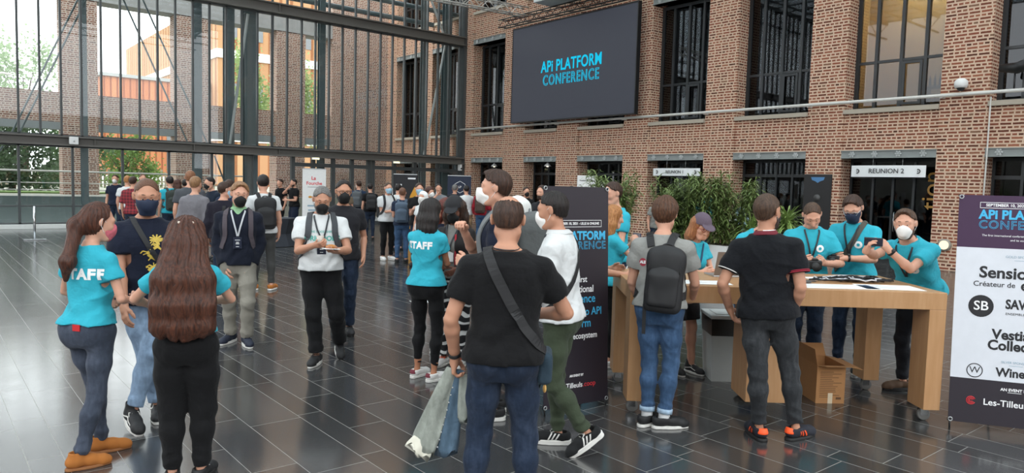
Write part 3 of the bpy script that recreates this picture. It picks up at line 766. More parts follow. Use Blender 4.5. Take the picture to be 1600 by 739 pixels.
    # ---- meshes
    def body(s, skin, bare=False):
        h, hf = {'hi': (.011, .0052), 'mid': (.014, .0075), 'lo': (.02, .012)}[s.q]
        P = [p for a in s.arms for p in a[:3]]+[a[2]+a[3]*.2 for a in s.arms]+[l for g in s.legs for l in g[:3]]+[s.hc]
        P += [np.array(f[:3])+rotz(RAD(f[3]))@np.array([0, .2, 0]) for f in s.feet]
        P = np.array(P); lo = P.min(0)-.16; hi = P.max(0)+.16; lo[2] = min(0, lo[2]+.1)-.03
        fines = []
        for b in range(3):
            L = [(s.hc[b]-.125, s.hc[b]+.125, hf)]
            for a in s.arms:
                q = np.array([a[2]-a[3]*.02, a[2]+a[3]*.17]); L.append((q[:, b].min()-.06, q[:, b].max()+.06, hf))
            fines.append(L)
        f = s.grid(lo, hi, h, fines); am = (.80 if s.fem else 1.0)*(0.4+0.6*s.b)
        s.torso(f, -.010, .84); lg = 1.0 if bare else .80
        for i in (0, 1):
            s.limb_leg(f, i, [(0, .080*lg), (.5, .070*lg), (1, .052*lg), (1.3, .054*lg), (1.75, .036*lg), (2, .034*lg)])
            a = s.legs[i][2]; ft = s.legs[i][3]; fr = rotz(RAD(ft[3]))@rotx(-RAD(ft[4]))
            f.chain([a, a+fr@np.array([0, .03, -.035]), a+fr@np.array([0, .13, -.052])], [.027, .022, .013], .02)
            s.limb_arm(f, i, [(0, .047*am), (.4, .045*am), (.85, .036*am), (1.0, .034*am), (1.25, .039*am), (1.8, .027*am+.001), (2, .025*am+.001)]); s.hand(f, i)
            f.cone(s.neck+(s.sh[i]-s.neck)*.15, s.sh[i], .048*am, .050*am, .03)
        f.chain([s.neck, s.hb], [.048 if not s.fem else .042, .044 if not s.fem else .038], .022)
        s.headshape(f)
        me = f.mesh('body', s.S); s.bodyme = me
        o = mkobj('body', me, skin, s.root); s.bodyob = o
        if s.q != 'lo': s.eyes(o)
        return o
    def eyes(s, parent, looking_down=False):
        for sg in (-1, 1):
            m = MB(); c = Vector((0, 0, 0)); m.ball((0, 0, 0), .0117*s.S, (1, 1, 1), 14)
            me = bpy.data.meshes.new('eye'); m.bm.to_mesh(me); m.bm.free()
            me.materials.append(plain('eye_white', 'd8d2cc', 0.25)); me.materials.append(plain('eye_iris', '2c211b', 0.15))
            for p in me.polygons:
                p.use_smooth = True
                if p.center.y > .0092*s.S and abs(p.center.x) < .0062*s.S: p.material_index = 1
            me.transform(Matrix([list(r)+[0] for r in s.Hd.tolist()]+[[0, 0, 0, 1]])); me.transform(Matrix.Translation(s.world(s.h((sg*.0305, .0762, .0080)))))
            o = bpy.data.objects.new('eye', me); COL.objects.link(o); o.parent = parent
    def brows(s, mat):
        for sg in (-1, 1):
            m = MB(); m.tube([s.world(s.h(p)) for p in ((sg*.015, .0930, .0385), (sg*.031, .0880, .0415), (sg*.046, .0755, .0355))], [.0026*s.S, .0032*s.S, .0016*s.S], 6)
            m.build('eyebrow', mat, s.root, True)
    def garment(s, name, f, mat, smooth=1, parent=None):
        me = f.mesh(name, s.S, smooth); o = mkobj(name, me, mat, parent or s.root); s.g[name] = o; return o
    def ch(s): return {'hi': .0075, 'mid': .0125, 'lo': .018}[s.q]
    def shirt(s, mat, sleeve=.62, loose=.0, hem=.865, grow=.016, neck=.062, vneck=0.0, name='shirt', collar=False, open_front=False, taper=.006):
        P = np.array([q for a in s.arms for q in a[:3]]+[s.t((0, 0, hem)), s.t((0, 0, 1.5)), s.t((.2, .2, 1.1)), s.t((-.2, -.2, 1.1)), s.t((.2, .2, hem)), s.t((-.2, -.2, hem))])
        f = s.grid(P.min(0)-.13, P.max(0)+.13, s.ch()); am = (.80 if s.fem else 1.0)*(0.4+0.6*s.b)
        s.torso(f, grow+loose, hem, 1.475, .03, 1.18 if not s.fem else 1.10, noise=.0045+loose*.12)
        s.seat_over(f, hem, grow)
        for i in (0, 1):
            f.cone(s.neck+(s.sh[i]-s.neck)*.25-np.array([0,0,.012]), s.sh[i], .036*am+grow*.6, .046*am+grow*.6, .045)
            sh, e, w = s.arms[i][:3]; L = sleeve*2 if sleeve > 1 else sleeve
            g = grow*.6+loose*.5
            pr = [(0, .046*am+g), (.4, .047*am+g+.001), (.85, .042*am+g+.003), (1.0, .042*am+g+.002), (1.3, .044*am+g), (1.9, .031*am+g)]
            if sleeve < 1: pr = [(t, r+taper*(t/max(sleeve, .1))) for t, r in pr if t < sleeve]+[(sleeve, .046*am+g+.003+taper)]
            else: pr = [(t, r) for t, r in pr if t < sleeve]+[(min(sleeve, 1.94), .034*am+g)]
            s.limb_arm(f, i, pr, .035)
            te = sleeve; c = sh+(e-sh)*te if te <= 1 else e+(w-e)*(te-1); u = nv(e-sh) if te <= 1 else nv(w-e); m = .11
            f.put(c-m, c+m, lambda X, Y, Z: np.where((X-c[0])**2+(Y-c[1])**2+(Z-c[2])**2 < .095**2, (X-c[0])*u[0]+(Y-c[1])*u[1]+(Z-c[2])*u[2], -1), 0, 'i')
            if sleeve > 1:                                # wrinkles round the elbow
                f.put(e-.09, e+.09, lambda X, Y, Z: .004*np.sin(70*((X-e[0])*u[0]+(Y-e[1])*u[1]+(Z-e[2])*u[2])+20*X)*np.exp(-((X-e[0])**2+(Y-e[1])**2+(Z-e[2])**2)/.005), 0, 'a')
        nb = s.neck-np.array([0, 0, .02]); f.cone(nb, s.hb, neck, neck+.006, .008, 's')
        if vneck: f.cone(s.t((0, .16, 1.475-vneck)), s.t((0, .10, 1.50)), .006, .075, .01, 's'); 
        f.put(f_lo(f), f_hi(f), lambda X, Y, Z: .0022*wob(X, Y, Z, 34.0, s.ph+2)+creases(X, Y, Z, s.ph, 0.0065), 0, 'a')
        o = s.garment(name, f, mat); s.bv = bvh_of(o.data)
        if collar: s.collar(mat, o)
        return o
    def seat_over(s, f, hem, grow):
        if hem < .985:
            Ti = s.T.T
            for sg in (-1, 1): f.ell(s.t((sg*.07, -.045, .93)), (.092+grow, .078+grow, .085), s.T, .05)
            zc = s.t((0, 0, hem)); n = s.T@np.array([0, 0, 1.])
            f.put(zc-.45, zc+.45, lambda X, Y, Z: -((X-zc[0])*n[0]+(Y-zc[1])*n[1]+(Z-zc[2])*n[2]), 0, 'i')
    def collar(s, mat, parent, mat2=None, open_=.35):
        m = MB(); n = 26; A = []; B = []
        for k in range(n+1):
            a = PI/2+open_*.5+(2*PI-open_)*k/n; c, sn = math.cos(a), math.sin(a)
            r = .066 if not s.fem else .056
            A.append(s.world(s.t((r*c, -.006+r*1.02*sn, 1.502+.004*sn)))); B.append(s.world(s.t(((r+.026)*c, -.006+(r+.03)*sn, 1.462-.020*(sn > .6)*1.0-.012*sn))))
        va = [m.bm.verts.new(p) for p in A]; vb = [m.bm.verts.new(p) for p in B]
        for k in range(n): m.bm.faces.new((va[k], va[k+1], vb[k+1], vb[k]))
        o = m.build('collar', mat2 or mat, parent, True, False); so_ = o.modifiers.new('t', 'SOLIDIFY'); so_.thickness = .006; return o
    def trousers(s, mat, kind='straight', top=.995, bottom=1.93, name='trousers', wr=1.0):
        g = {'slim': [(0, .092), (.5, .080), (1, .061), (1.3, .061), (1.8, .046), (2, .044)], 'straight': [(0, .096), (.5, .087), (1, .069), (1.35, .066), (1.8, .060), (2, .060)],
             'loose': [(0, .102), (.5, .098), (1, .084), (1.4, .080), (1.8, .072), (2, .068)], 'taper': [(0, .104), (.45, .104), (1, .082), (1.35, .072), (1.8, .055), (2, .050)],
             'tight': [(0, .088), (.5, .075), (1, .055), (1.3, .057), (1.8, .038), (2, .037)], 'shorts': [(0, .102), (.5, .105), (1, .10)]}[kind]
        bb = (.35+.65*s.b)*(.96 if s.fem else 1); P = np.array([p for l in s.legs for p in l[:3]]+[s.t((0, 0, 1.02)), s.pel])
        f = s.grid(P.min(0)-.2, P.max(0)+.2, s.ch())
        s.torso(f, .009, .80, top, .03, None); s.seat(f, .004)
        for i in (0, 1):
            gg = [(t, r*bb) for t, r in g if t < bottom]; last = [q for q in zip(*g)]
            gg.append((bottom, float(np.interp(bottom, last[0], last[1]))*bb)); s.limb_leg(f, i, gg, .035)
        for i in (0, 1):
            h, k, a, _ = s.legs[i]
            c = h+(k-h)*bottom if bottom <= 1 else k+(a-k)*(bottom-1); u = nv(k-h) if bottom <= 1 else nv(a-k)
            R2 = .15**2 if kind == 'shorts' else .10**2
            f.put(c-.16, c+.16, lambda X, Y, Z: np.where((X-c[0])**2+(Y-c[1])**2+(Z-c[2])**2 < R2, (X-c[0])*u[0]+(Y-c[1])*u[1]+(Z-c[2])*u[2], -1), 0, 'i')
            if bottom > 1:
                for q, sg2, fr, am in ((k, .004, 62, .0048), (a+np.array([0, 0, .075]), .0035, 88, .0055), (h+np.array([0, 0, -.06]), .006, 46, .004)):
                    f.put(q-.14, q+.14, lambda X, Y, Z: am*wr*1.5*(1.1*np.abs(np.sin(.5*(fr*(Z-q[2])+13*X*(1 if i else -1)+16*Y+2.2*np.sin(19*X+s.ph)+s.ph+i)))-.55)*np.exp(-((X-q[0])**2+(Y-q[1])**2+.6*(Z-q[2])**2)/(sg2*2)), 0, 'a')
        f.put(f_lo(f), f_hi(f), lambda X, Y, Z: .002*wr*wob(X, Y, Z, 30.0, s.ph+1, .7)+creases(X, Y, Z, s.ph+5, .0045*wr), 0, 'a')
        return s.garment(name, f, mat)
    def shoes(s, mat, sole, kind='low', acc=None, size=1.0, laces=None, stripes=None, solez=.030, wave=None):
        hv = {'hi': .006, 'mid': .009, 'lo': .014}[s.q]; g = size*(.93 if s.fem else 1.0)
        for i in (0, 1):
            ft = s.feet[i]; A = s.legs[i][2]
            f = s.grid((-.085, -.13, -.02), (.085, .25, .22), hv); top = {'low': .088, 'high': .15, 'boot': .128}[kind]
            f.chain([(0, -.055, .058), (0, -.01, .066), (0, .07, .052), (0, .145, .036), (0, .172, .032)], [.038, .040, .040, .039, .031], .03)
            f.cone((0, -.028, .06), (0, -.030, top-.0), .040, .041, .03)
            f.cone((0, -.028, top), (0, -.03, top+.08), .033, .036, .006, 's'); f.all(lambda X, Y, Z: np.maximum(Z-top, solez-.012-Z)+0*X*Y)
            Mx = s.footM(ft, g); me = f.mesh('shoe', 1.0); me.transform(Mx); o = mkobj('shoe', me, mat, s.root)
            f = s.grid((-.085, -.13, -.02), (.085, .25, .08), hv)
            def fn(X, Y, Z):
                t = np.clip((Y+.055)/.225, 0, 1); r = .039+.010*np.sin(PI*np.clip(t*1.25-.1, 0, 1))-.010*np.clip(t-.85, 0, 1)/.15
                d2 = np.sqrt(X**2+(Y-(-.055+t*.225))**2)-r; return np.maximum(d2-.001*np.cos(Z*200), np.abs(Z-solez*.5)-solez*.5)
            f.all(fn, 'u'); me = f.mesh('sole', 1.0, 0); me.transform(Mx); mkobj('sole', me, sole, o)
            if laces:
                m = MB()
                for k in range(5):
                    y = .03+.021*k; z = .098-.0113*k-.003*(k > 3); m.tube([(-.026, y-.004, z-.014), (-.012, y, z-.001), (.012, y+.005, z-.001), (.026, y+.009, z-.014)], .0036, 6)
                m.tube([(0, .03, .098), (-.03, .02, .10), (-.036, .05, .085)], .003, 6).tube([(0, .03, .098), (.03, .02, .10), (.036, .05, .085)], .003, 6)
                l = m.build('laces', laces, o, True); l.data.transform(Mx)
            if stripes:
                bv = bvh_of(o.data); Mi = Mx.inverted()
                for sg in (-1, 1):
                    m = MB()
                    for k in range(3):
                        top_ = []; bot = []
                        for q in range(5):
                            z = solez+.004+.011*q; y = .015+.026*k-.006*q
                            for L, dy in ((top_, -.0055), (bot, .0055)):
                                p = Mx @ Vector((sg*.12, y+dy, z)); dr = (Mx.to_3x3() @ Vector((-sg, 0, 0))).normalized(); hit = bv.ray_cast(p, dr)
                                if hit[0]: L.append(hit[0]-dr*.0025)
                        for q in range(min(len(top_), len(bot))-1): m.poly((top_[q], top_[q+1], bot[q+1], bot[q]))
                    m.build('stripes', stripes, o, True, False)
            if wave:
                bv = bvh_of(o.data)
                for sg in (-1, 1):
                    m = MB(); top_, bot = [], []
                    for q in range(15):
                        u = q/14; y = -.055+.165*u; z = solez+.012+.034*math.sin(min(1, u*1.5)*PI*.5)*(1 if u < .55 else 1-(u-.55)*1.6)+(.012*(1-u*3) if u < .33 else 0)
                        for L, dz in ((top_, .0045), (bot, -.0045)):
                            p = Mx @ Vector((sg*.13, y, z+dz)); dr = (Mx.to_3x3() @ Vector((-sg, 0, 0))).normalized(); hit = bv.ray_cast(p, dr)
                            if hit[0]: L.append(hit[0]-dr*.0025)
                    for q in range(min(len(top_), len(bot))-1): m.poly((top_[q], top_[q+1], bot[q+1], bot[q]))
                    m.build('side_stripe', wave, o, True, False)
            if acc:                                       # heel tab
                f = s.grid((-.06, -.12, 0), (.06, 0, .12), .006); f.cone((0, -.055, .060), (0, -.05, .092), .0415, .034, 0); f.all(lambda X, Y, Z: np.maximum(np.maximum(Z-.093, .052-Z), Y+.062+0*X)); me = f.mesh('heel_tab', 1.0); me.transform(Mx); mkobj('heel_tab', me, acc, o)
    def footM(s, ft, g):
        R = Matrix.Rotation(RAD(ft[3]), 4, 'Z'); p = RAD(ft[4]); piv = Matrix.Translation((0, .155, 0)); L = piv @ Matrix.Rotation(-p, 4, 'X') @ piv.inverted()
        return Matrix.Scale(s.S, 4) @ Matrix.Translation((ft[0], ft[1], ft[2])) @ R @ L @ Matrix.Scale(g, 4)
    def hair(s, mat, kind='short', h=.012, name='hair', extra=None, amp=.0035):
        hv = {'hi': .0048, 'mid': .007, 'lo': .011}[s.q]; dn = {'short': .13, 'buzz': .13, 'bob': .33, 'long': .78, 'pony': .48, 'locks': .5, 'medium': .24, 'bun': .15, 'bald': .13, 'quiff': .13}[kind]
        c = s.hc; R = s.Hd; fm = .95 if s.fem else 1.0; e = .20
        f = s.grid((c[0]-e, c[1]-e-(.12 if dn > .3 else 0), c[2]-dn), (c[0]+e, c[1]+e, c[2]+.17), hv); Ri = R.T
        f.ell(s.h((0, -.016, .032)), (.0765*fm+h, .096*fm+h*.9, .090+h), R)
        if kind in ('short', 'buzz', 'quiff', 'bald'): f.ell(s.h((0, -.045, -.02)), (.064*fm+h*.8, .062+h*.5, .075), R, .02)
        if kind == 'quiff': f.ell(s.h((.0, .040, .108)), (.050, .042, .020), R, .03)
        # keep crown, back and sides; open the face
        def face(X, Y, Z):
            x, y, z = X-c[0], Y-c[1], Z-c[2]
            x, y, z = Ri[0][0]*x+Ri[0][1]*y+Ri[0][2]*z, Ri[1][0]*x+Ri[1][1]*y+Ri[1][2]*z, Ri[2][0]*x+Ri[2][1]*y+Ri[2][2]*z
            if kind in ('short', 'buzz', 'quiff', 'bald', 'bun'):
                front = .80*y-.60*z+.004+.012*np.cos(x*34)                         # hair line over the forehead
                side = np.where(y > -.012, np.minimum(.035-z, .3), -.3)               # above the ears in front of them
                side = np.maximum(side-.0, np.where(y > .018, .052-z, -.3))
                nape = -.074-z
                lim = np.maximum(np.maximum(front, side), nape)
                if kind == 'bald': lim = np.maximum(lim, .069-np.sqrt((x/1.0)**2+((y+.008)/1.35)**2+0*z)+np.where(z > .05, 0, -1))
                return lim
            front = .86*y-.5*z-.004-.006*np.cos(x*30)
            return np.maximum(front, np.where(y > .03, .25-np.abs(x)*3.2-.02, -.3)-.0) if kind != 'locks' else front
        if kind in ('bob', 'long', 'medium', 'pony', 'locks'):
            lens = {'bob': .26, 'long': .70, 'medium': .19, 'pony': .10, 'locks': .36}[kind]
            if kind != 'pony':
                b0 = s.h((0, -.03, .0)); g = np.array([0, 0, -1.])
                up = s.T@np.array([0, 0, 1.]); bk = s.T@np.array([0, -1., 0])
                if kind == 'long':
                    for sg in (-1, -.5, 0, .5, 1):
                        f.chain([s.h((sg*.056, -.05-.02*(1-abs(sg)), .03)), s.h((sg*.070, -.07-.02*(1-abs(sg)), -.07)), s.t((sg*.125, -.135, 1.36)), s.t((sg*.150, -.165, 1.20)), s.t((sg*.145, -.170, 1.06)), s.t((sg*.115+.01*math.sin(sg*7), -.175, .98+.03*abs(sg)))], [.050, .052, .056, .052, .042, .018], .05)
                for sg in (() if kind == 'long' else (-1, -.35, .35, 1)):
                    p0 = s.h((sg*.060*fm, -.035-.02*(1-abs(sg)), .03)); p1 = s.h((sg*.074*fm, -.030-.03*(1-abs(sg)), -.09)); end = p1-up*(lens-.10)+bk*(.055+.02*(1-abs(sg)))*(1 if lens > .3 else .25)+s.T@np.array([sg*.03*(lens > .3), 0, 0])
                    mid = (p1+end)*.5+bk*(.03 if lens > .3 else .01)
                    f.chain([p0, p1, mid, end], [.040+h, .038+h, .046 if lens > .3 else .040, .020 if lens > .5 else .028], .045)
        f.put(f_lo(f), f_hi(f), face, 0, 'i') if kind not in ('bob', 'long', 'medium', 'locks') else s.open_face(f, c, Ri)
        if kind in ('short', 'buzz', 'quiff', 'bald'):       # tapers to the skin at the sides and nape
            f.put(f_lo(f), f_hi(f), lambda X, Y, Z: (h+.006)*np.clip((.012-(Ri[2][0]*(X-c[0])+Ri[2][1]*(Y-c[1])+Ri[2][2]*(Z-c[2])))/.088, 0, 1), 0, 'a')
        if extra: extra(f)
        ph = s.ph
        def strands(X, Y, Z):
            x, y, z = X-c[0], Y-c[1], Z-c[2]; a = np.arctan2(x, y+.02)
            wv = .5*np.sin(26*Z+ph) if kind in ('long', 'pony', 'locks') else .3*np.sin(15*Z+ph)
            return amp*(np.sin(19*a+wv*2+ph)+.7*np.sin(37*a+3*wv+2*ph+9*z)+.5*np.sin(60*x+50*y+ph*3))*.6
        f.put(f_lo(f), f_hi(f), strands, 0, 'a')
        return s.garment(name, f, mat, 1)
    def open_face(s, f, c, Ri):
        def fn(X, Y, Z):
            x, y, z = X-c[0], Y-c[1], Z-c[2]
            x, y, z = Ri[0][0]*x+Ri[0][1]*y+Ri[0][2]*z, Ri[1][0]*x+Ri[1][1]*y+Ri[1][2]*z, Ri[2][0]*x+Ri[2][1]*y+Ri[2][2]*z
            # a face-shaped opening from hair line to chest
            w = .050+.012*np.clip(-z/.1, 0, 1); d = np.maximum(np.abs(x)-w, z-(.060-x*x*6)); return -np.maximum(d, .012-y)
        f.put(f_lo(f), f_hi(f), fn, 0, 'i')
    def beard(s, mat, h=.005):
        hv = {'hi': .0048, 'mid': .007, 'lo': .011}[s.q]; c = s.hc; e = .14; f = s.grid(c-e, c+e, hv); s.headshape(f)
        Ri = s.Hd.T
        def fn(X, Y, Z):
            x, y, z = X-c[0], Y-c[1], Z-c[2]
            x, y, z = Ri[0][0]*x+Ri[0][1]*y+Ri[0][2]*z, Ri[1][0]*x+Ri[1][1]*y+Ri[1][2]*z, Ri[2][0]*x+Ri[2][1]*y+Ri[2][2]*z
            a = np.maximum(z+.045-.55*np.clip(.03-y, -.02, .12), .004-y); b = np.maximum(np.abs(x)-.03, np.abs(z+.052)-.004); return np.minimum(a, np.maximum(b, .06-y))
        f.all(lambda X, Y, Z: -h+0*(X+Y+Z), 'a'); f.all(fn); return s.garment('beard', f, mat)
    def mask(s, mat, kind='surgical', loops=None, low=False):
        hv = {'hi': .0042, 'mid': .0065, 'lo': .010}[s.q]; c = s.hc; e = .15; f = s.grid(c-e, c+e, hv); Ri = s.Hd.T
        f.ell(s.h((0, .020, -.042)), (.062, .068, .076), s.Hd, .04); f.ell(s.h((0, .040, -.005)), (.062, .054, .062), s.Hd, .03)
        if kind == 'ffp2': f.ell(s.h((0, .090, -.040)), (.044, .036, .048), s.Hd, .035); f.cone(s.h((0, .112, -.005)), s.h((0, .118, -.07)), .008, .008, .04)
        elif kind == 'cup': f.ell(s.h((0, .078, -.042)), (.048, .040, .050), s.Hd, .03)
        else: f.ell(s.h((0, .084, -.038)), (.036, .036, .046), s.Hd, .05); f.cone(s.h((-.016, .064, -.097)), s.h((.016, .064, -.097)), .019, .019, .03)
        f.cone(s.h((-.018, .066, -.098)), s.h((.018, .066, -.098)), .0185, .0185, .03)
        zt = .004 if not low else -.045
        def fn(X, Y, Z):
            x, y, z = X-c[0], Y-c[1], Z-c[2]
            x, y, z = Ri[0][0]*x+Ri[0][1]*y+Ri[0][2]*z, Ri[1][0]*x+Ri[1][1]*y+Ri[1][2]*z, Ri[2][0]*x+Ri[2][1]*y+Ri[2][2]*z
            if kind == 'surgical':
                z2 = z+.006*np.sin((z+.05)*150)*0; return np.maximum(np.maximum(z-zt-.012*np.exp(-(x/.014)**2)+x*x*2.0, -.112-z+0*x), .014-y+0*x)+.0012*np.sin(z*260)
            r = np.sqrt((x/1.04)**2+((z+.057)/1.04)**2)-.058-.008*np.exp(-(x/.014)**2)*(z > -.05); return np.maximum(r, .010-y)
        f.all(lambda X, Y, Z: -.006+0*(X+Y+Z), 'a'); f.all(fn); o = s.garment('face_mask', f, mat)
        if s.q != 'lo':
            lp = loops or plain('white_elastic', 'dcdcdc', .7)
            for sg in (-1, 1):
                m = MB()
                for z0, z1 in ((-.005, .024), (-.085, -.022)): m.tube([s.world(s.h(p)) for p in ((sg*.054, .040, z0 if z0 > -.05 else -.075), (sg*.0745, .012, (z0+z1)/2), (sg*.0865, -.014, z1))], .0014*s.S, 6)
                m.tube([s.world(s.h(p)) for p in ((sg*.0865, -.014, .024), (sg*.090, -.022, .0), (sg*.0865, -.014, -.022))], .0014*s.S, 6)
                m.build('ear_loop', lp, o, True)
        return o
    def glasses(s, mat, lens=True):
        m = MB()
        for sg in (-1, 1):
            m.tube([s.world(s.h((sg*.032+.026*math.cos(a)*1.0, .104-.006*abs(math.cos(a)), .008+.019*math.sin(a)))) for a in [k*PI/8 for k in range(16)]], .0026*s.S, 6, close=True)
            m.tube([s.world(s.h(p)) for p in ((sg*.058, .098, .012), (sg*.078, .045, .013), (sg*.086, -.020, .016))], .0022*s.S, 6)
        m.tube([s.world(s.h(p)) for p in ((-.007, .105, .012), (0, .110, .015), (.007, .105, .012))], .0022*s.S, 6)
        return m.build('glasses', mat, s.root, True)
    # ---- things laid on the clothes
    def onto(s, seeds, dens=.02, lift=.004, bv=None):
        bv = bv or s.bv; pts = []; S = [np.array(p, float) for p in seeds]
        for a, b in zip(S, S[1:]):
            n = max(1, int(np.linalg.norm(b-a)/dens)); pts += [a+(b-a)*k/n for k in range(n)]
        pts.append(S[-1]); out = []
        for p in pts:
            q = Vector(s.world(s.t(p))); co, n, _, dist = bv.find_nearest(q)
            out.append((co+n*lift, n))
        # relax
        P = [o[0] for o in out]
        for _ in range(3): P = [P[0]]+[P[i]*.5+(P[i-1]+P[i+1])*.25 for i in range(1, len(P)-1)]+[P[-1]]
        return [(P[i], out[i][1]) for i in range(len(P))]
    def ribbon(s, name, seeds, width, mat, parent=None, thick=.004, lift=.005, bv=None):
        L = s.onto(seeds, .02, lift, bv); m = MB(); rings = []
        for i, (p, n) in enumerate(L):
            t = (L[min(i+1, len(L)-1)][0]-L[max(i-1, 0)][0]).normalized(); sd_ = t.cross(n)
            if sd_.length < 1e-4: sd_ = t.orthogonal()
            sd_.normalize(); nn = sd_.cross(t).normalized(); w = width*.5*s.S; th = thick*s.S
            if nn.dot(n) < 0: nn = -nn
            rings.append([m.bm.verts.new(p+a*sd_*w+b*nn*th) for a, b in ((-1, 0), (1, 0), (1, 1), (-1, 1))])
        for A, B in zip(rings, rings[1:]):
            for k in range(4): m.bm.faces.new((A[k], A[(k+1) % 4], B[(k+1) % 4], B[k]))
        m.bm.faces.new(rings[0][::-1]); m.bm.faces.new(rings[-1])
        return m.build(name, mat, parent or s.root, False)
    def print_on(s, garment, me, at, face='back', mat=None, name='lettering', flip=False, lift=.003, tilt=0):
        """lays a flat mesh (lettering) on the garment: at = (x, z) in the torso frame, seen from the back or the front"""
        sg = -1 if face == 'back' else 1
        bm = bmesh.new(); bm.from_mesh(me); bmesh.ops.triangulate(bm, faces=bm.faces)
        xs = [v.co.x for v in bm.verts]; ys = [v.co.y for v in bm.verts]
        for lo, hi, ax in ((min(xs), max(xs), 0), (min(ys), max(ys), 1)):
            q = lo+.02
            while q < hi:
                co = [0, 0, 0]; no = [0, 0, 0]; co[ax] = q; no[ax] = 1
                bmesh.ops.bisect_plane(bm, geom=bm.verts[:]+bm.edges[:]+bm.faces[:], plane_co=co, plane_no=no); q += .02
        dr = Vector(s.T@np.array([0, -sg, 0.])); bad = []
        rt = rotz(RAD(tilt))
        for v in bm.verts:
            c = rt@np.array([v.co.x, v.co.y, 0]); x = (c[0]/s.S)*(1 if face == 'back' else -1); z = c[1]/s.S
            o = Vector(s.world(s.t((at[0]+x, sg*.6, at[1]+z)))); hit = s.bv.ray_cast(o, dr)
            if hit[0] is None: bad.append(v); v.co = o
            else: v.co = hit[0]-dr*lift
        if bad: bmesh.ops.delete(bm, geom=bad, context='VERTS')
        m2 = bpy.data.meshes.new(name); bm.to_mesh(m2); bm.free(); bpy.data.meshes.remove(me)
        return mkobj(name, m2, mat, garment)
    def disc(s, r, n=24):
        m = MB(); m.poly([(r*math.cos(2*PI*k/n), r*math.sin(2*PI*k/n), 0) for k in range(n)]); me = bpy.data.meshes.new('d'); m.bm.to_mesh(me); m.bm.free(); return me
    def lanyard(s, mat, badge=None, z=1.20, badge_text=True):
        for sg in (-1, 1): s.ribbon('lanyard', [(sg*.03, -.08, 1.475), (sg*.066, -.03, 1.485), (sg*.066, .05, 1.46), (sg*.045, .12, 1.36), (sg*.022, .14, 1.28), (sg*.003, .14, z)], .016, mat, None, .004, .010)
        if badge:
            co = Vector(s.world(s.t((0, .16, z-.07)))); h, n, _, _ = s.bv.find_nearest(co)
            up = Vector(s.T@np.array([0, 0, 1.])); y = Vector(s.T@np.array([0, 1., 0])); x = Vector(s.T@np.array([1., 0, 0])); S = s.S
            c = h+y*.012
            b = MB().obox(c, (.042*S, .0025*S, .058*S), x, y, up, .003).build('badge', badge, s.root)
            if badge_text:
                for k, (w, dz, hh) in enumerate(((.05, .030, .006), (.028, .006, .008), (.034, -.008, .008), (.03, -.038, .005))):
                    MB().obox(c+y*.0035*S+up*dz*S, (w*.5*S, .0006, hh*.5*S), x, y, up).build('badge_print', M_WHITE, b)
    def sleeve_band(s, i, t, r, mat, h=.008):
        sh, e, w = s.arms[i][:3]; c = sh+(e-sh)*t; u = nv(e-sh)
        m = MB(); a = nv(np.cross(u, [0, 1, .1])); b = np.cross(u, a)
        m.tube([s.world(c+(a*math.cos(q)+b*math.sin(q))*r) for q in [k*2*PI/24 for k in range(24)]], h*.5*s.S, 6, close=True); return m.build('sleeve_trim', mat, s.g['shirt'], True)
    def watch(s, i, mat, r=None, back=.02):
        sh, e, w, d, n = s.arms[i][:5]; u = nv(w-e); c = w-u*back; a = nv(np.cross(u, n)); b = np.cross(u, a); r = r or (.031 if not s.fem else .027)*(0.4+0.6*s.b)
        m = MB()
        for k in (-.006, 0, .006): m.tube([s.world(c+u*k+(a*math.cos(q)+b*math.sin(q)*.95)*r) for q in [k2*2*PI/20 for k2 in range(20)]], .0048*s.S, 6, close=True)
        o = m.build('watch', mat, s.root, True); cc = c-n*(r+.003)
        MB().cyl(s.world(cc), s.world(cc-n*.008), .017*s.S, 14).build('watch_case', M_BLACK, o, True); return o
def f_lo(f): return [a[0]-1 for a in f.ax]
def f_hi(f): return [a[-1]+1 for a in f.ax]
def place(P, x, y, face, label, group=None, z=0.0):
    """root Empty on the floor; face = degrees from facing the camera (0) turning to the picture's right (90), away (180)"""
    v = Vector((x, y, 0)).normalized(); r = Vector((v.y, -v.x, 0)); a = RAD(face); d = -v*math.cos(a)+r*math.sin(a)
    rz = math.atan2(d.y, d.x)-PI/2; P.root = thing('person', label, 'person', (x, y, z), rz, group); P.g = {}; P.rz = rz; return P
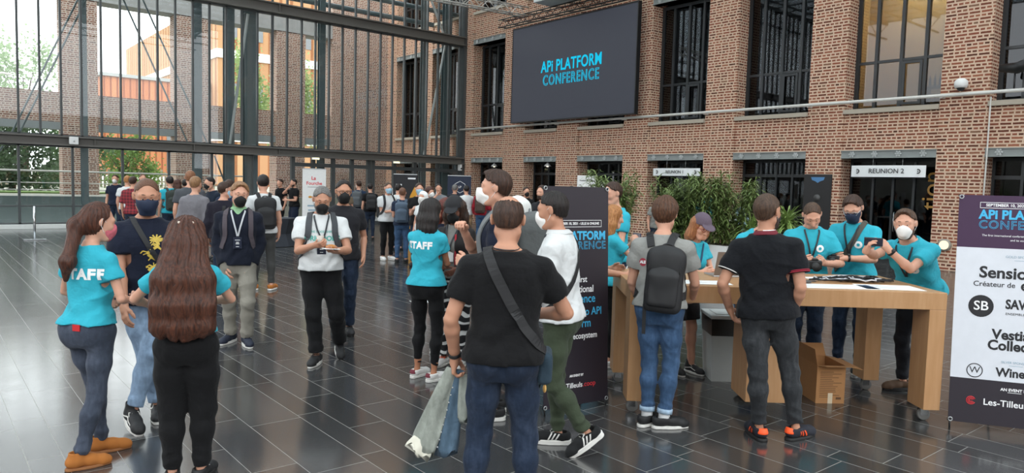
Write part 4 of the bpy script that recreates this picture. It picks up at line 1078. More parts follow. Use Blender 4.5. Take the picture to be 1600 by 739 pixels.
def backpack(P, mat, label, w=.15, h=.235, d=.075, zc=1.205, pocket=True, flap=None, strap=None, straps=True, accents=None, bottom=None, x0=0.0, tilt=0, wide_strap=.055, group=None, mesh=None):
    """a pack on the person's back with both straps; its own thing"""
    b = thing('backpack', label, 'backpack', P.root.location, P.rz, group); hv = {'hi': .009, 'mid': .012, 'lo': .016}[P.q]
    c = P.t((x0, -.150-d, zc)); R = P.T@roty(RAD(tilt)); f = P.grid(c-.40, c+.40, hv)
    f.rbox(c, (w, d, h), .052, R); f.ell(c+R@np.array([0, -.01, h*.62]), (w*.92, d*.95, h*.45), R, .05)
    f.put(f_lo(f), f_hi(f), lambda X, Y, Z: .0035*wob(X, Y, Z, 26., P.ph), 0, 'a')
    me = f.mesh('pack_body', P.S); mkobj('pack_body', me, mat, b)
    if pocket:
        f = P.grid(c-.35, c+.35, hv); f.rbox(c+R@np.array([0, -d*.95, -h*.28]), (w*.80, .035, h*.52), .03, R); f.ell(c+R@np.array([0, -d*.92, h*.20]), (w*.74, .03, h*.3), R, .05)
        f.put(f_lo(f), f_hi(f), lambda X, Y, Z: .003*wob(X, Y, Z, 30., P.ph+1), 0, 'a'); mkobj('pocket', f.mesh('pocket', P.S), flap or mat, b)
    up = R@np.array([0, 0, 1.]); top = c+up*h
    m = MB(); q = [top+R@np.array([.045*math.cos(a), .03, .028*math.sin(a)+.004]) for a in np.linspace(0, PI, 9)]
    m.tube([P.world(p) for p in q], .008*P.S, 8).build('carry_handle', strap or mat, b, True)
    zp = MB(); zp.tube([P.world(c+R@np.array([w*.93*math.cos(a)*.9, -d*.75-.012, h*.35+h*.52*math.sin(a)])) for a in np.linspace(-.3, PI+.3, 18)], .0045*P.S, 6); zp.build('zipper', accents or M_BLACK, b, True)
    if straps:
        for sg in (-1, 1):
            P.ribbon('shoulder_strap', [(sg*.065, -.13, 1.38), (sg*.085, -.09, 1.46), (sg*.10, -.01, 1.50), (sg*.115, .08, 1.43), (sg*.12, .13, 1.30), (sg*.135, .12, 1.18), (sg*.16, .06, 1.06), (sg*.14, -.08, 1.0)], wide_strap, strap or mat, b, .010, .006)
    return b
# ------------------------------------------------------------------ people
def mk(x, y, face, label, group=None, q='mid', feetw=None, z=0.0, **kw):
    if feetw:
        H = kw.get('H', 1.75); S = H/1.75; v = Vector((x, y, 0)).normalized(); r = Vector((v.y, -v.x, 0)); a = RAD(face); d = -v*math.cos(a)+r*math.sin(a)
        rz = math.atan2(d.y, d.x)-PI/2; fl = []
        for w in feetw:
            fa = RAD(w[2]); fd = -v*math.cos(fa)+r*math.sin(fa); p = Vector((w[0]-x, w[1]-y, 0))-fd*.05
            lx = (p.x*math.cos(-rz)-p.y*math.sin(-rz))/S; ly = (p.x*math.sin(-rz)+p.y*math.cos(-rz))/S
            fl.append((lx, ly, w[4] if len(w) > 4 else 0, math.degrees(RAD(w[2])-a), w[3]))
        kw['feet'] = fl
    P = Person(q=q, **kw); return place(P, x, y, face, label, group, z)
CYAN = cloth('33a8bc'); BLACKC = cloth('101012'); NAVY = cloth('141a2b'); WHITEC = cloth('d4d6d6'); GREYC = cloth('8f8f8b'); DGREY = cloth('3a3b40')
JEAN = cloth('37506f', denim=True); JEANL = cloth('7c92ab', denim=True); JEAND = cloth('1e2a3d', denim=True); JEANG = cloth('3e4553', denim=True); JEANK = cloth('2b2d30', denim=True)
SK = skin_mat('d0a088'); SK2 = skin_mat('bd8d73'); SKT = skin_mat('a9765a'); SKD = skin_mat('70493a')
HB = hair_mat('1d120d', '4a3022'); HBR = hair_mat('20120e', '5e3524', (60, 60, 3)); HK = hair_mat('0c0a0a', '2a211e'); HG = hair_mat('7b4520', 'c08a55'); HSH = hair_mat('2a1d15', '5a4231', (50, 50, 14)); HGR = hair_mat('3c3a39', '8b8885', (70, 70, 20)); HBL = hair_mat('6a4a30', 'a57d58', (60, 60, 8)); HBU = hair_mat('4a2f22', '7a553f', (90, 90, 90))
MW = plain('white_mask', 'eceae6', .8); MBLK = plain('black_mask', '151516', .75); MNAVY = plain('navy_mask', '1b2740', .7); MBLU = plain('blue_surgical_mask', '9fc3d6', .8); MPINK = plain('pink_floral_mask', 'c2606c', .8, var=.5, scale=60)
SOLEW = plain('white_sole', 'dddbd6', .6); SOLEB = plain('black_sole', '1b1b1b', .7); SHB = plain('black_shoe', '1c1c1e', .65); SHN = plain('navy_shoe', '1c2335', .7); SHW = plain('white_shoe', 'e3e1de', .55); SUEDE = plain('tan_suede', 'a8672c', .9, var=.15); ORG = plain('bright_orange', 'ff5a24', .55); BROWN = plain('brown_shoe', '5a4330', .7)
LANY = plain('dark_lanyard', '23262c', .6); BADGE = plain('navy_badge', '181f33', .35); PRW = plain('white_print', 'eef0ef', .7); STRAPB = plain('black_webbing', '1d1d1f', .7)
def staff_print(P, size=.085, z=1.30, x=0.0):
    P.print_on(P.g['shirt'], text_mesh('STAFF', size*P.S*1.2, 0, .0045, spacing=1.12), (x, z), 'back', PRW, 'lettering')
def chest_logo(P, x=-.075, z=1.30, r=.036):
    o = P.print_on(P.g['shirt'], P.disc(r*P.S), (x, z), 'front', PRW, 'chest_emblem')
    P.print_on(P.g['shirt'], P.disc(r*.42*P.S, 10), (x, z), 'front', CYAN, 'chest_emblem_mark', lift=.0045)

# 1 woman in staff shirt, tan boots, far left
P = mk(.86, 5.08, 140, 'woman in cyan STAFF shirt, grey jeans and tan suede boots, brown hair in a ponytail', q='hi', H=1.63, fem=True, build=.93, seed=1, lean=3, head=(-28, -8, 0),
       feetw=[(.95, 5.22, 95, 0), (.79, 4.99, 100, 0)], rh=(.10, .20, 1.07), lh=(-.12, .19, 1.05), le=(-1, -.35, -.2), re=(.6, -1, -.3), rhand={'curl': (35, 45, 30), 'n': (-1, 0, .2)}, lhand={'curl': (35, 45, 30), 'n': (1, 0, .2)})
P.body(SK); P.trousers(JEANG, 'slim', 1.00, 1.94, 'jeans'); P.shirt(CYAN, .50, .004, .955, .014, .052); staff_print(P, .078, 1.285, .02); P.shoes(SUEDE, plain('crepe_sole', '8a5a34', .8), 'boot', solez=.022)
P.mask(MPINK, 'cup')
def tail(f, P=P):
    a = P.h((0, -.105, -.005)); b = P.t((-.03, -.165, 1.37)); c = P.t((-.06, -.15, 1.25))
    f.ell(P.h((0, -.03, -.03)), (.076, .075, .075), P.Hd, .03); f.chain([a, P.h((0, -.13, -.05)), b, c], [.040, .042, .042, .016], .04)
P.hair(HBR, 'pony', .014, 'ponytail_hair', tail, .004)
o = P.g['jeans']; pb = Vector(P.world(P.t((.02, -.2, .955)))); bvj = bvh_of(o.data); h = bvj.find_nearest(pb); MB().obox(h[0]+h[1]*.004, (.026, .003, .020), h[1].cross(Vector((0, 0, 1))).normalized(), h[1], (0, 0, 1)).build('leather_patch', plain('red_patch', 'c3262b', .6), o)
MB().tube([P.world(P.h(p)) for p in ((-.02, -.125, .0), (0, -.135, .008), (.02, -.125, .0))], .008, 8).build('hair_clip', plain('gold_clip', 'b8935a', .4), P.root, True)
PHONE1 = None

# 2 man in navy shirt with gold print
P = mk(1.29, 5.71, 8, 'man in navy T-shirt with gold print, navy face mask and light blue jeans', q='hi', H=1.79, build=1.06, seed=2, head=(-4, -10, 0), pelvis=(.0, -.03),
       feet=[(.125, .12, 0, 8, 14), (-.07, -.06, 0, -10, 0)], rh=(.17, .17, .865), lh=(-.20, .16, .88), rhand={'n': (-.9, -.3, 0)})
P.body(SK2); P.trousers(JEANL, 'slim', .99, 1.86, 'jeans'); P.shirt(NAVY, .62, .006, .87, .018)
P.shoes(SHB, SOLEW, 'high', laces=SOLEW, solez=.034, wave=SOLEW); P.hair(HBU, 'buzz', .004, amp=.0006); P.brows(HSH); P.mask(MNAVY, 'surgical', loops=MNAVY)
GOLD = plain('gold_print', 'cdb04a', .6, var=.4, scale=70)
def dragon(seed=3):
    rnd = random.Random(seed); m = MB(); 
    def blob(pts, w):
        for (a, b), (c, d) in zip(pts, pts[1:]):
            L = math.hypot(c-a, d-b)+1e-6; nx, ny = -(d-b)/L*w, (c-a)/L*w; m.poly([(a-nx, b-ny, 0), (c-nx, d-ny, 0), (c+nx, d+ny, 0), (a+nx, b+ny, 0)])
    S_ = [(.035*math.sin(k*.62), .115-.013*k) for k in range(18)]; blob(S_, .010)
    for k in range(1, 17, 2): x, y = S_[k]; s_ = 1 if k % 4 == 1 else -1; blob([(x, y), (x+s_*.035, y+.012), (x+s_*.05, y-.006)], .004)
    for k in range(9): a = k*.7; blob([(.02, .12), (.02+.045*math.cos(a), .12+.03*math.sin(a))], .005)
    for k in range(14): x, y = S_[rnd.randrange(17)]; a = rnd.uniform(0, 6.28); blob([(x, y), (x+.04*math.cos(a), y+.03*math.sin(a))], .0028)
    me = bpy.data.meshes.new('d'); m.bm.to_mesh(me); m.bm.free(); return me
P.print_on(P.g['shirt'], dragon(), (-.02, 1.22), 'front', GOLD, 'gold_emblem')
P.ribbon('shoulder_strap', [(.11, -.12, 1.34), (.095, -.05, 1.47), (.085, .03, 1.46), (.05, .12, 1.36), (-.03, .14, 1.22), (-.12, .13, 1.08), (-.17, .06, 1.0)], .034, STRAPB)

# 3 woman with very long hair
P = mk(1.19, 4.585, 172, 'woman in cyan shirt and black trousers with wavy brown hair down to her waist', q='hi', H=1.565, fem=True, build=1.08, seed=3, head=(0, -14, 0),
       feetw=[(1.15, 4.52, 178, 0), (1.32, 4.46, 150, 0)], rh=(.17, .17, 1.15), lh=(-.17, .18, 1.12), re=(1, -.25, -.35), le=(-1, -.25, -.45), rhand={'curl': (30, 35, 25)}, lhand={'curl': (30, 35, 25)})
P.body(SK); P.trousers(BLACKC, 'taper', 1.03, 1.96); P.shirt(CYAN, .52, .006, 1.0, .016, .052); P.shoes(SHB, SOLEB, 'low', laces=SOLEW)
P.hair(HBR, 'long', .014, 'long_hair', None, .0055)
for sg in (-1, 1): MB().ball(P.world(P.h((sg*.038, -.118, .055))), .011, (1.4, 1, 1), 8).build('hair_clip', plain('pearl_clip', 'cbbcae', .3), P.root, True)

# 4 man in navy sweater
P = mk(2.66, 7.82, -4, 'man in navy sweater over green collar with black mask and grey trousers walking closer', q='hi', H=1.77, seed=4, head=(12, -7, -3), pelvis=(0, .02),
       feetw=[(2.72, 7.72, 12, 0), (2.60, 7.98, -30, 0)], rh=(.135, .05, .855), lh=(-.135, .05, .855), re=(.8, -1, 0), le=(-.8, -1, 0), rhand={'d': (-.35, .3, -1), 'n': (-1, 0, 0)}, lhand={'d': (.35, .3, -1), 'n': (1, 0, 0)})
P.body(SK); P.trousers(cloth('8c887e'), 'straight', .97, 1.92, wr=1.3); P.shirt(cloth('151a28'), 1.93, .004, .89, .020, .064, vneck=.10, name='sweater'); P.shoes(SHN, SOLEW, 'low', laces=SOLEW)
GREEN = cloth('8fb98f'); f = P.grid((-.15, -.15, 1.28), (.15, .22, 1.62), .008); P.torso(f, .013, 1.30, 1.49, .02); f.cone(P.neck, P.hb, .064, .062, .02); f.cone(P.neck-np.array([0, 0, .06]), P.hb+np.array([0, .0, .05]), .056, .058, .004, 's'); f.all(lambda X, Y, Z: Z-1.535+.25*Y+0*X); P.garment('polo_collar', f, GREEN)
P.hair(HBL, 'quiff', .014); P.brows(HSH); P.mask(MBLK, 'cup', loops=MBLK); P.lanyard(plain('white_lanyard', 'b9bcc0', .6), BADGE, 1.20)
for sg in (-1, 1): P.ribbon('shoulder_strap', [(sg*.085, -.12, 1.40), (sg*.10, -.06, 1.47), (sg*.112, .02, 1.47), (sg*.12, .10, 1.36), (sg*.125, .13, 1.22), (sg*.15, .08, 1.07)], .05, plain('mauve_strap', '4a4248', .8), None, .008)

# 5 man in white T-shirt with cup and plate
P = mk(3.10, 6.74, 2, 'stocky man in white printed T-shirt and black mask holding a drink and a pastry', q='hi', H=1.76, build=1.13, belly=.035, seed=5, head=(2, -20, 0), pelvis=(0, -.02),
       feetw=[(3.33, 6.79, 6, 28), (2.97, 6.58, -18, 0)], rh=(.075, .285, 1.17), lh=(-.125, .30, 1.12), re=(.75, -1, -.4), le=(-.75, -1, -.4),
       rhand={'d': (-.75, .55, .1), 'n': (-.3, -.5, .6), 'curl': (42, 48, 30), 'thumb': .2}, lhand={'d': (.55, .8, .05), 'n': (0, -.1, 1), 'curl': (22, 26, 18), 'thumb': .1})
P.body(SK2); P.trousers(BLACKC, 'straight', .98, 1.90, wr=1.2); P.shirt(WHITEC, .62, .006, .93, .018); P.shoes(SHB, SOLEW, 'low', laces=SHB)
P.hair(HGR, 'short', .009, amp=.003); P.beard(HGR, .004); P.brows(HK); P.mask(MBLK, 'cup', loops=MBLK); P.lanyard(LANY, BADGE, 1.22)
TEAL = plain('teal_print', '58a59a', .7)
P.print_on(P.g['shirt'], text_mesh('ORIGOODS', .064, 0, .003), (-.005, 1.245), 'front', TEAL, 'lettering')
P.print_on(P.g['shirt'], text_mesh('THE GOOD SHIRT', .028, 0, .0006), (0, 1.31), 'front', TEAL, 'lettering'); P.print_on(P.g['shirt'], text_mesh('SUPPLY CO', .034, 0, .0006), (0, 1.175), 'front', TEAL, 'lettering')
backpack(P, STRAPB, 'black backpack of the man in the white printed T-shirt', .14, .22, .07, 1.17, strap=plain('grey_pack_strap', '3b3e42', .7), wide_strap=.06)
P5 = P

# 6 man behind
P = mk(3.80, 7.78, 4, 'man with glasses and black T-shirt walking behind the man in the white T-shirt', q='mid', H=1.80, seed=6, head=(4, -3, 0),
       feetw=[(3.9, 7.7, 10, 0), (3.68, 7.62, 0, 20)], lh=(-.26, .08, .90))
P.body(SK2); P.trousers(JEAND, 'straight', .98, 1.9); P.shirt(cloth('222226'), .62, .006, .87); P.shoes(SHB, SOLEB); P.hair(HK, 'short', .010); P.beard(HK, .006); P.mask(MBLK, 'cup', loops=MBLK, low=False); P.glasses(M_BLACK)

# 7 staff woman, black bob
P = mk(3.62, 5.58, 152, 'woman with straight black hair in cyan STAFF shirt, black jeans and white trainers', q='hi', H=1.655, fem=True, seed=7, head=(-18, -8, 0),
       feetw=[(3.61, 5.68, 140, 0), (3.66, 5.46, 125, 0)], rh=(.06, .27, 1.09), lh=(-.07, .27, 1.08), re=(.6, -1, -.3), rhand={'curl': (30, 35, 20)}, lhand={'curl': (30, 35, 20)})
P.body(SKT); P.trousers(BLACKC, 'tight', 1.0, 1.80, 'jeans'); P.shirt(CYAN, .50, .006, .93, .015, .052); staff_print(P, .075, 1.31, -.03); P.shoes(SHW, SOLEW, 'low', acc=plain('burgundy_tab', '6e2030', .6), laces=SHW)
P.hair(HK, 'bob', .014, 'bob_hair', None, .003)

# 8 dreadlocks with cap
P = mk(4.07, 5.82, -22, 'person in black cap and black mask with long dreadlocks, grey T-shirt and patterned trousers', q='mid', H=1.67, fem=True, seed=8, head=(6, -16, 0), rh=(.10, .26, 1.05), lh=(-.12, .27, 1.04))
PAT = MATS.get('x') or (lambda: None)()
def patterned():
    m, x = newmat('black_white_patterned_cloth'); w = x.n('ShaderNodeTexWave'); w.wave_type = 'BANDS'; w.bands_direction = 'Z'; w.inputs['Scale'].default_value = 3.2; w.inputs['Distortion'].default_value = 9; w.inputs['Detail'].default_value = 2
    x.set(w.inputs['Vector'], x.obj()); c = x.ramp(w.outputs['Fac'], [(0.0, '17171a'), (0.72, '1c1c20'), (0.78, 'd8d8d6'), (1.0, 'e2e2e0')]); x.pbr(c, .85); return m
P.body(SKD); P.trousers(patterned(), 'loose', 1.0, 1.86); P.shirt(cloth('807f7b'), .6, .008, .93, .014, .054); P.shoes(SHW, SOLEW, 'low', acc=ORG, laces=ORG)
P.hair(hair_mat('120c0a', '4a3428', (40, 40, 2)), 'locks', .016, 'dreadlocks', None, .008); P.mask(MBLK, 'cup', loops=MBLK); P.lanyard(LANY, M_WHITE, 1.22, False)
def cap(P, mat, brim=True, grow=.016, name='cap', tilt=0):
    c = P.hc; f = P.grid(c-.2, c+.24, .0065); f.ell(P.h((0, -.012, .042)), (.080+grow*.6, .100+grow*.5, .086+grow), P.Hd); n = P.Hd@np.array([0, -.10, 1.]); q = P.h((0, 0, .040))
    f.all(lambda X, Y, Z: -((X-q[0])*n[0]+(Y-q[1])*n[1]+(Z-q[2])*n[2]))
    if brim: f.ell(P.h((0, .115, .052)), (.072, .075, .008), P.Hd@rotx(-.22), .006)
    return P.garment(name, f, mat)
cap(P, plain('black_cap_cloth', '1c1c20', .8), grow=.024)
f = P.grid(np.array([-.35, -.35, .7]), np.array([.35, .35, 1.6]), .0125); P.torso(f, .030, .80, 1.47, .03, 1.2); 
for i in (0, 1): P.limb_arm(f, i, [(0, .062), (1, .052), (1.85, .042)], .03)
f.put(f_lo(f), f_hi(f), lambda X, Y, Z: np.where(Y > .0, .052-np.abs(X), -1)+0*Z, 0, 'i'); f.cone(P.neck-np.array([0, 0, .04]), P.hb, .062, .07, .01, 's'); P.garment('cardigan', f, plain('black_red_cardigan', '1a1516', .85)); 
MB().tube([P.world(P.t((-.062, .145, z))) for z in (1.38, 1.28, 1.15, 1.0)], .010, 8).build('cardigan_edge', plain('red_edging', '9e1f2b', .8), P.root, True)

# 9 woman in navy jacket behind staff woman
P = mk(4.28, 6.32, 38, 'person with reddish hair, white mask and navy jacket behind the black-haired staff woman', q='mid', H=1.64, fem=True, seed=9, head=(-10, -6, 0), rh=(.12, .27, 1.05), lh=(-.1, .27, 1.07))
P.body(SK); P.trousers(JEAND, 'slim', 1.0, 1.85, 'jeans'); P.shirt(NAVY, 1.6, .008, .9, .018, .052, name='jacket'); P.shoes(SHW, SOLEW, 'low'); P.hair(hair_mat('3a1712', '71342a', (60, 60, 3)), 'bob', .014, 'bob_hair'); P.mask(MW, 'ffp2')

# 10 tall man with white mask
P = mk(3.45, 4.37, -92, 'tall man in navy shirt with white mask seen in profile above the balding man', q='hi', H=1.90, seed=10, head=(-6, 2, 0), rh=(.0, .24, 1.33), lh=(-.12, .20, 1.12), re=(1, -.6, -.6), le=(-.6, -.8, -.8), rhand={'curl': (55, 65, 40)}, lhand={'curl': (50, 60, 40)})
P.body(SK); P.trousers(JEAND, 'slim', .98, 1.9, 'jeans'); P.shirt(NAVY, .62, .006, .88); P.shoes(SHB, SOLEW, 'low'); P.hair(HB, 'quiff', .013); P.brows(HB); P.mask(MW, 'ffp2')
backpack(P, cloth('5b5e5e'), 'grey backpack with a navy top on the tall man with the white mask', .15, .25, .10, 1.21, strap=plain('grey_strap', '6a6e70', .8), wide_strap=.05)

# 11 balding man in black T-shirt, foreground
P = mk(2.35, 2.90, 178, 'balding man in black T-shirt seen from behind holding a denim jacket', q='hi', H=1.745, build=1.08, seed=11, head=(-4, -12, 0),
       feet=[(-.15, 0, 0, 8, 0), (.15, 0, 0, -8, 0)], lh=(-.262, .07, .885), rh=(.155, .25, 1.10), re=(1, -.7, -.2), le=(-.6, -1, 0), lhand={'d': (-.05, .12, -1), 'n': (1, .1, 0), 'curl': (48, 60, 40), 'thumb': .35}, rhand={'d': (-.7, .6, 0), 'curl': (45, 55, 30)})
P.body(SK2); P.trousers(JEAND, 'slim', .99, 1.93, 'jeans'); P.shirt(BLACKC, .62, .006, .90, .018, .064); P.shoes(SHB, SOLEW)
P.hair(HB, 'bald', .006, amp=.0012); P.watch(0, M_BLACK)
P.ribbon('lanyard', [(.062, .03, 1.478), (.066, -.03, 1.492), (.045, -.075, 1.482), (0, -.092, 1.476), (-.045, -.075, 1.482), (-.066, -.03, 1.492), (-.062, .03, 1.478)], .018, LANY)
P.ribbon('crossbody_strap', [(-.06, .12, 1.38), (-.095, .02, 1.48), (-.09, -.06, 1.47), (-.045, -.13, 1.36), (.03, -.14, 1.22), (.11, -.13, 1.09), (.18, -.06, .97), (.19, .03, .94)], .052, STRAPB, lift=.007)
for sg in (-1, 1):                                        # back pockets of the jeans
    j = P.g['jeans']; bvj = bvh_of(j.data); m = MB(); G_ = [[None]*9 for _ in range(9)]
    for a in range(9):
        for b in range(9):
            x = sg*.082+(a-4)*.0165; z = .845-(b-4)*.018-(.012*(1-abs(a-4)/4) if b == 8 else 0); q = bvj.ray_cast(Vector(P.world(P.t((x, -.5, z+.04)))), Vector((0, 1, 0))); G_[a][b] = m.bm.verts.new((q[0] or Vector((0, 0, 0)))+Vector((0, -.004, 0)))
    for a in range(8):
        for b in range(8): m.bm.faces.new((G_[a][b], G_[a+1][b], G_[a+1][b+1], G_[a][b+1]))
    m.build('back_pocket', cloth('1d283a', denim=True), j, True)
P11 = P
sb = thing('shoulder_bag', 'small slate blue shoulder bag on the right hip of the balding man', 'bag', P.root.location, P.rz)
f = P.grid((.10, -.15, .60), (.40, .25, .98), .008); f.rbox((.215, .055, .86), (.04, .105, .085), .03); f.put(f_lo(f), f_hi(f), lambda X, Y, Z: .003*wob(X, Y, Z, 30., 2.), 0, 'a'); mkobj('bag_body', f.mesh('bag_body', P.S), cloth('2c3c48'), sb)
kf = MB(); kf.tube([(.22, .16, .80), (.225, .165, .76), (.22, .165, .72)], .006, 6); kf.ball((.222, .165, .70), .018, (.6, 1, 1.3), 10).ball((.222, .165, .73), .014, (.7, 1, 1), 8); kf.build('charm', plain('pale_charm', 'd8a860', .6), sb, True)

# the denim jacket hanging from his left hand
hw = P.arms[0][2]+P.arms[0][3]*.10
jk = thing('denim_jacket', 'pale denim jacket hanging from the left hand of the balding man', 'jacket', P.root.location, P.rz)
def drape(name, mat, top, bot, w0, w1, th, ph, curl=0.0, amp=.016):
    n, mrows = 34, 30; m = MB(); G2 = []
    t0, b0 = np.array(top), np.array(bot); ax = nv(b0-t0); side = nv(np.cross(ax, [0, 1, 0])); nrm = np.cross(side, ax)
    for r in range(mrows+1):
        v = r/mrows; c = t0+(b0-t0)*v; w = w0+(w1-w0)*min(1, v*1.15)**.8; row = []
        for k in range(n):
            a = 2*PI*k/n; fold = 1+.22*math.sin(3*a+ph)+.14*math.sin(5*a+2*ph+v*3); x = w*.5*math.cos(a); y = (th*.5)*(.35+.65*v)*math.sin(a)*fold+amp*v*math.sin(9*x/w0*.25+ph+v*2)
            z = (.025*math.sin(4*a+ph)+curl*math.cos(a)) if r == mrows else 0
            row.append(m.bm.verts.new(c+side*x+nrm*y+ax*z))
        G2.append(row)
    for A, B in zip(G2, G2[1:]):
        for k in range(n): m.bm.faces.new((A[k], A[(k+1) % n], B[(k+1) % n], B[k]))
    m.bm.faces.new(G2[0]); m.bm.faces.new(G2[-1][::-1]); return m.build(name, mat, jk, True)
h0 = hw; PALE = cloth('8f948c', denim=True); BLUED = cloth('4c6173', denim=True)
drape('jacket_lining', PALE, h0+np.array([-.01, 0, .03]), h0+np.array([-.16, .02, -.40]), .06, .145, .08, .4, .03)
drape('jacket_body', BLUED, h0+np.array([.03, .01, .02]), h0+np.array([-.035, .03, -.43]), .06, .125, .09, 1.7, -.02)
drape('jacket_sleeve', PALE, h0+np.array([.055, .0, .0]), h0+np.array([.065, .02, -.24]), .05, .10, .07, 2.9, .0)
drape('jacket_cuff', plain('cream_cuff', 'd6d3c4', .85), h0+np.array([-.155, .0, -.37]), h0+np.array([-.185, .0, -.425]), .12, .15, .06, .9, .01, .004)
m = MB()
for k in range(9): m.ball(h0+np.array([.00-.010*k*.9, -.045-.002*k, -.06-.040*k]), .0045, (1, .6, 1), 8)
m.build('button', M_ALU, jk, True)
for ob in jk.children: ob.data.transform(Matrix.Scale(P.S, 4))

# 12 man in white polo walking left
P = mk(3.37, 3.56, -104, 'man in white polo, white mask and olive trousers by the dark banner', q='hi', H=1.76, seed=12, head=(-2, -4, 0), lean=4, pelvis=(.0, .0),
       feetw=[(3.47, 3.34, -72, 34), (3.41, 3.66, -90, 0)], lh=(-.16, .30, 1.05), rh=(.14, .30, 1.03), le=(-.5, -1, -.2), re=(.5, -1, -.2), lhand={'d': (.3, .9, -.2), 'n': (.8, -.1, -.2), 'curl': (40, 50, 30)}, rhand={'curl': (40, 50, 30)})
P.body(SK2); P.trousers(cloth('3c4535'), 'slim', .98, 1.92, wr=1.7); P.shirt(cloth('d0d2d2'), .66, .004, .90, .018, .062, collar=True); P.shoes(cloth('1e1f20'), SOLEW, 'low', laces=SOLEW, stripes=SOLEW, solez=.036)
P.hair(HK, 'short', .009); P.brows(HK); P.mask(MW, 'cup')
P.ribbon('lanyard', [(.05, .08, 1.46), (.066, .0, 1.49), (.03, -.085, 1.48), (-.03, -.085, 1.48), (-.066, .0, 1.49), (-.05, .08, 1.46)], .02, LANY)
P.ribbon('crossbody_strap', [(.09, .08, 1.44), (.10, -.03, 1.48), (.06, -.12, 1.38), (-.06, -.14, 1.22), (-.16, -.07, 1.08), (-.19, .02, 1.0), (-.15, .12, .95)], .04, STRAPB, lift=.007)
pb_ = thing('belt_bag', 'black crossbody pouch worn by the man in the white polo', 'bag', P.root.location, P.rz); f = P.grid((-.32, -.05, .85), (.05, .35, 1.25), .008); f.rbox((-.14, .17, 1.02), (.05, .10, .05), .03, rotz(.5)@rotx(.55)); mkobj('pouch_body', f.mesh('pouch_body', P.S), STRAPB, pb_)
mz = MB().tube([P.world((-.20, .10, 1.03)), P.world((-.195, .19, 1.07)), P.world((-.15, .25, 1.09))], .004, 6).build('zipper', M_ALU, pb_, True)

# 13 man in grey T-shirt with black backpack
P = mk(4.33, 3.47, 172, 'man in grey T-shirt and blue jeans with a black backpack standing at the table end', q='hi', H=1.735, build=.98, seed=13, head=(0, -4, 0), lean=4,
       feet=[(-.075, -.02, 0, -30, 0), (.055, -.03, 0, -62, 0)], lh=(-.20, .20, .92), rh=(.20, .30, .99), le=(-.5, -1, 0), re=(.35, -1, 0), lhand={'curl': (30, 40, 25)})
P.body(SK); P.trousers(JEAN, 'slim', .99, 1.86, 'jeans', wr=1.2); P.shirt(GREYC, .58, .008, .93, .017); P.shoes(SHB, SOLEW, 'low', laces=SHB, solez=.024); P.hair(hair_mat('2e1c13', '68452f', (60, 60, 20)), 'short', .022, amp=.005, extra=lambda f: f.ell(P.h((0, -.05, .01)), (.088, .078, .088), P.Hd, .02)); P.watch(0, M_BLACK)
bk13 = backpack(P, plain('black_nylon', '1b1b1d', .65), 'black backpack on the man in the grey T-shirt', .135, .235, .07, 1.14, x0=.055, tilt=3, strap=STRAPB)
P.ribbon('hanging_strap', [(-.07, -.19, .95), (-.075, -.2, .90)], .03, STRAPB, bk13, lift=.1) if False else MB().obox(P.world(P.t((-.08, -.21, .85))), (.013, .003, .11), (1, 0, 0), (0, 1, 0), (0, 0, 1)).build('hanging_strap', STRAPB, bk13)
o = P.print_on(P.g['shirt'], P.disc(.030), (-.128, 1.262), 'back', plain('crest_red', 'a32f3f', .7), 'shirt_crest'); P.print_on(P.g['shirt'], text_mesh('ALE', .028, 0, .002), (-.128, 1.262), 'back', PRW, 'lettering', lift=.005)
cf = MB()
for i in (0, 1):
    a = P.legs[i][2]; k = P.legs[i][1]; c = k+(a-k)*.90; cf.tube([P.world(k+(a-k)*.80), P.world(k+(a-k)*.885)], [.058, .058], 18)
cf.build('turned_cuff', cloth('9db4c9', denim=True), P.g['jeans'], True)
for i in (0, 1): MB().tube([P.world(P.legs[i][1]+(P.legs[i][2]-P.legs[i][1])*.86), P.world(P.legs[i][2]-np.array([0, 0, .02]))], .043, 14).build('sock', WHITEC, P.root, True)

# 14 woman with flat cap at the laptop
P = mk(5.81, 4.36, 40, 'woman in mauve flat cap and glasses in cyan shirt bending over the laptop', q='mid', H=1.63, fem=True, seed=14, lean=24, head=(-6, -8, 0), feet=[(-.09, .02, 0, 5, 0), (.10, -.02, 0, -5, 0)], lh=(-.12, .36, 1.12), rh=(.14, .38, 1.12), pelvis=(0, -.10))
P.body(SK, True); P.trousers(cloth('1c1818'), 'shorts', 1.0, .82, 'shorts'); P.shirt(CYAN, .5, .006, .93, .015, .052); chest_logo(P, .0, 1.2, .02); P.shoes(SHB, SOLEW, 'high', laces=SOLEW, wave=SOLEW); P.hair(hair_mat('7a4a30', 'b07a52', (60, 60, 6)), 'medium', .012, 'hair'); P.glasses(plain('red_glasses', '8e2f2a', .3))
cap(P, plain('mauve_tweed', '5c4f5c', .9, var=.25, scale=120), True, .022, 'flat_cap'); P.ribbon('lanyard', [(.06, .05, 1.46), (.03, .12, 1.33), (.0, .13, 1.22), (-.03, .12, 1.33), (-.06, .05, 1.46)], .02, plain('blue_lanyard', '1d4666', .6))

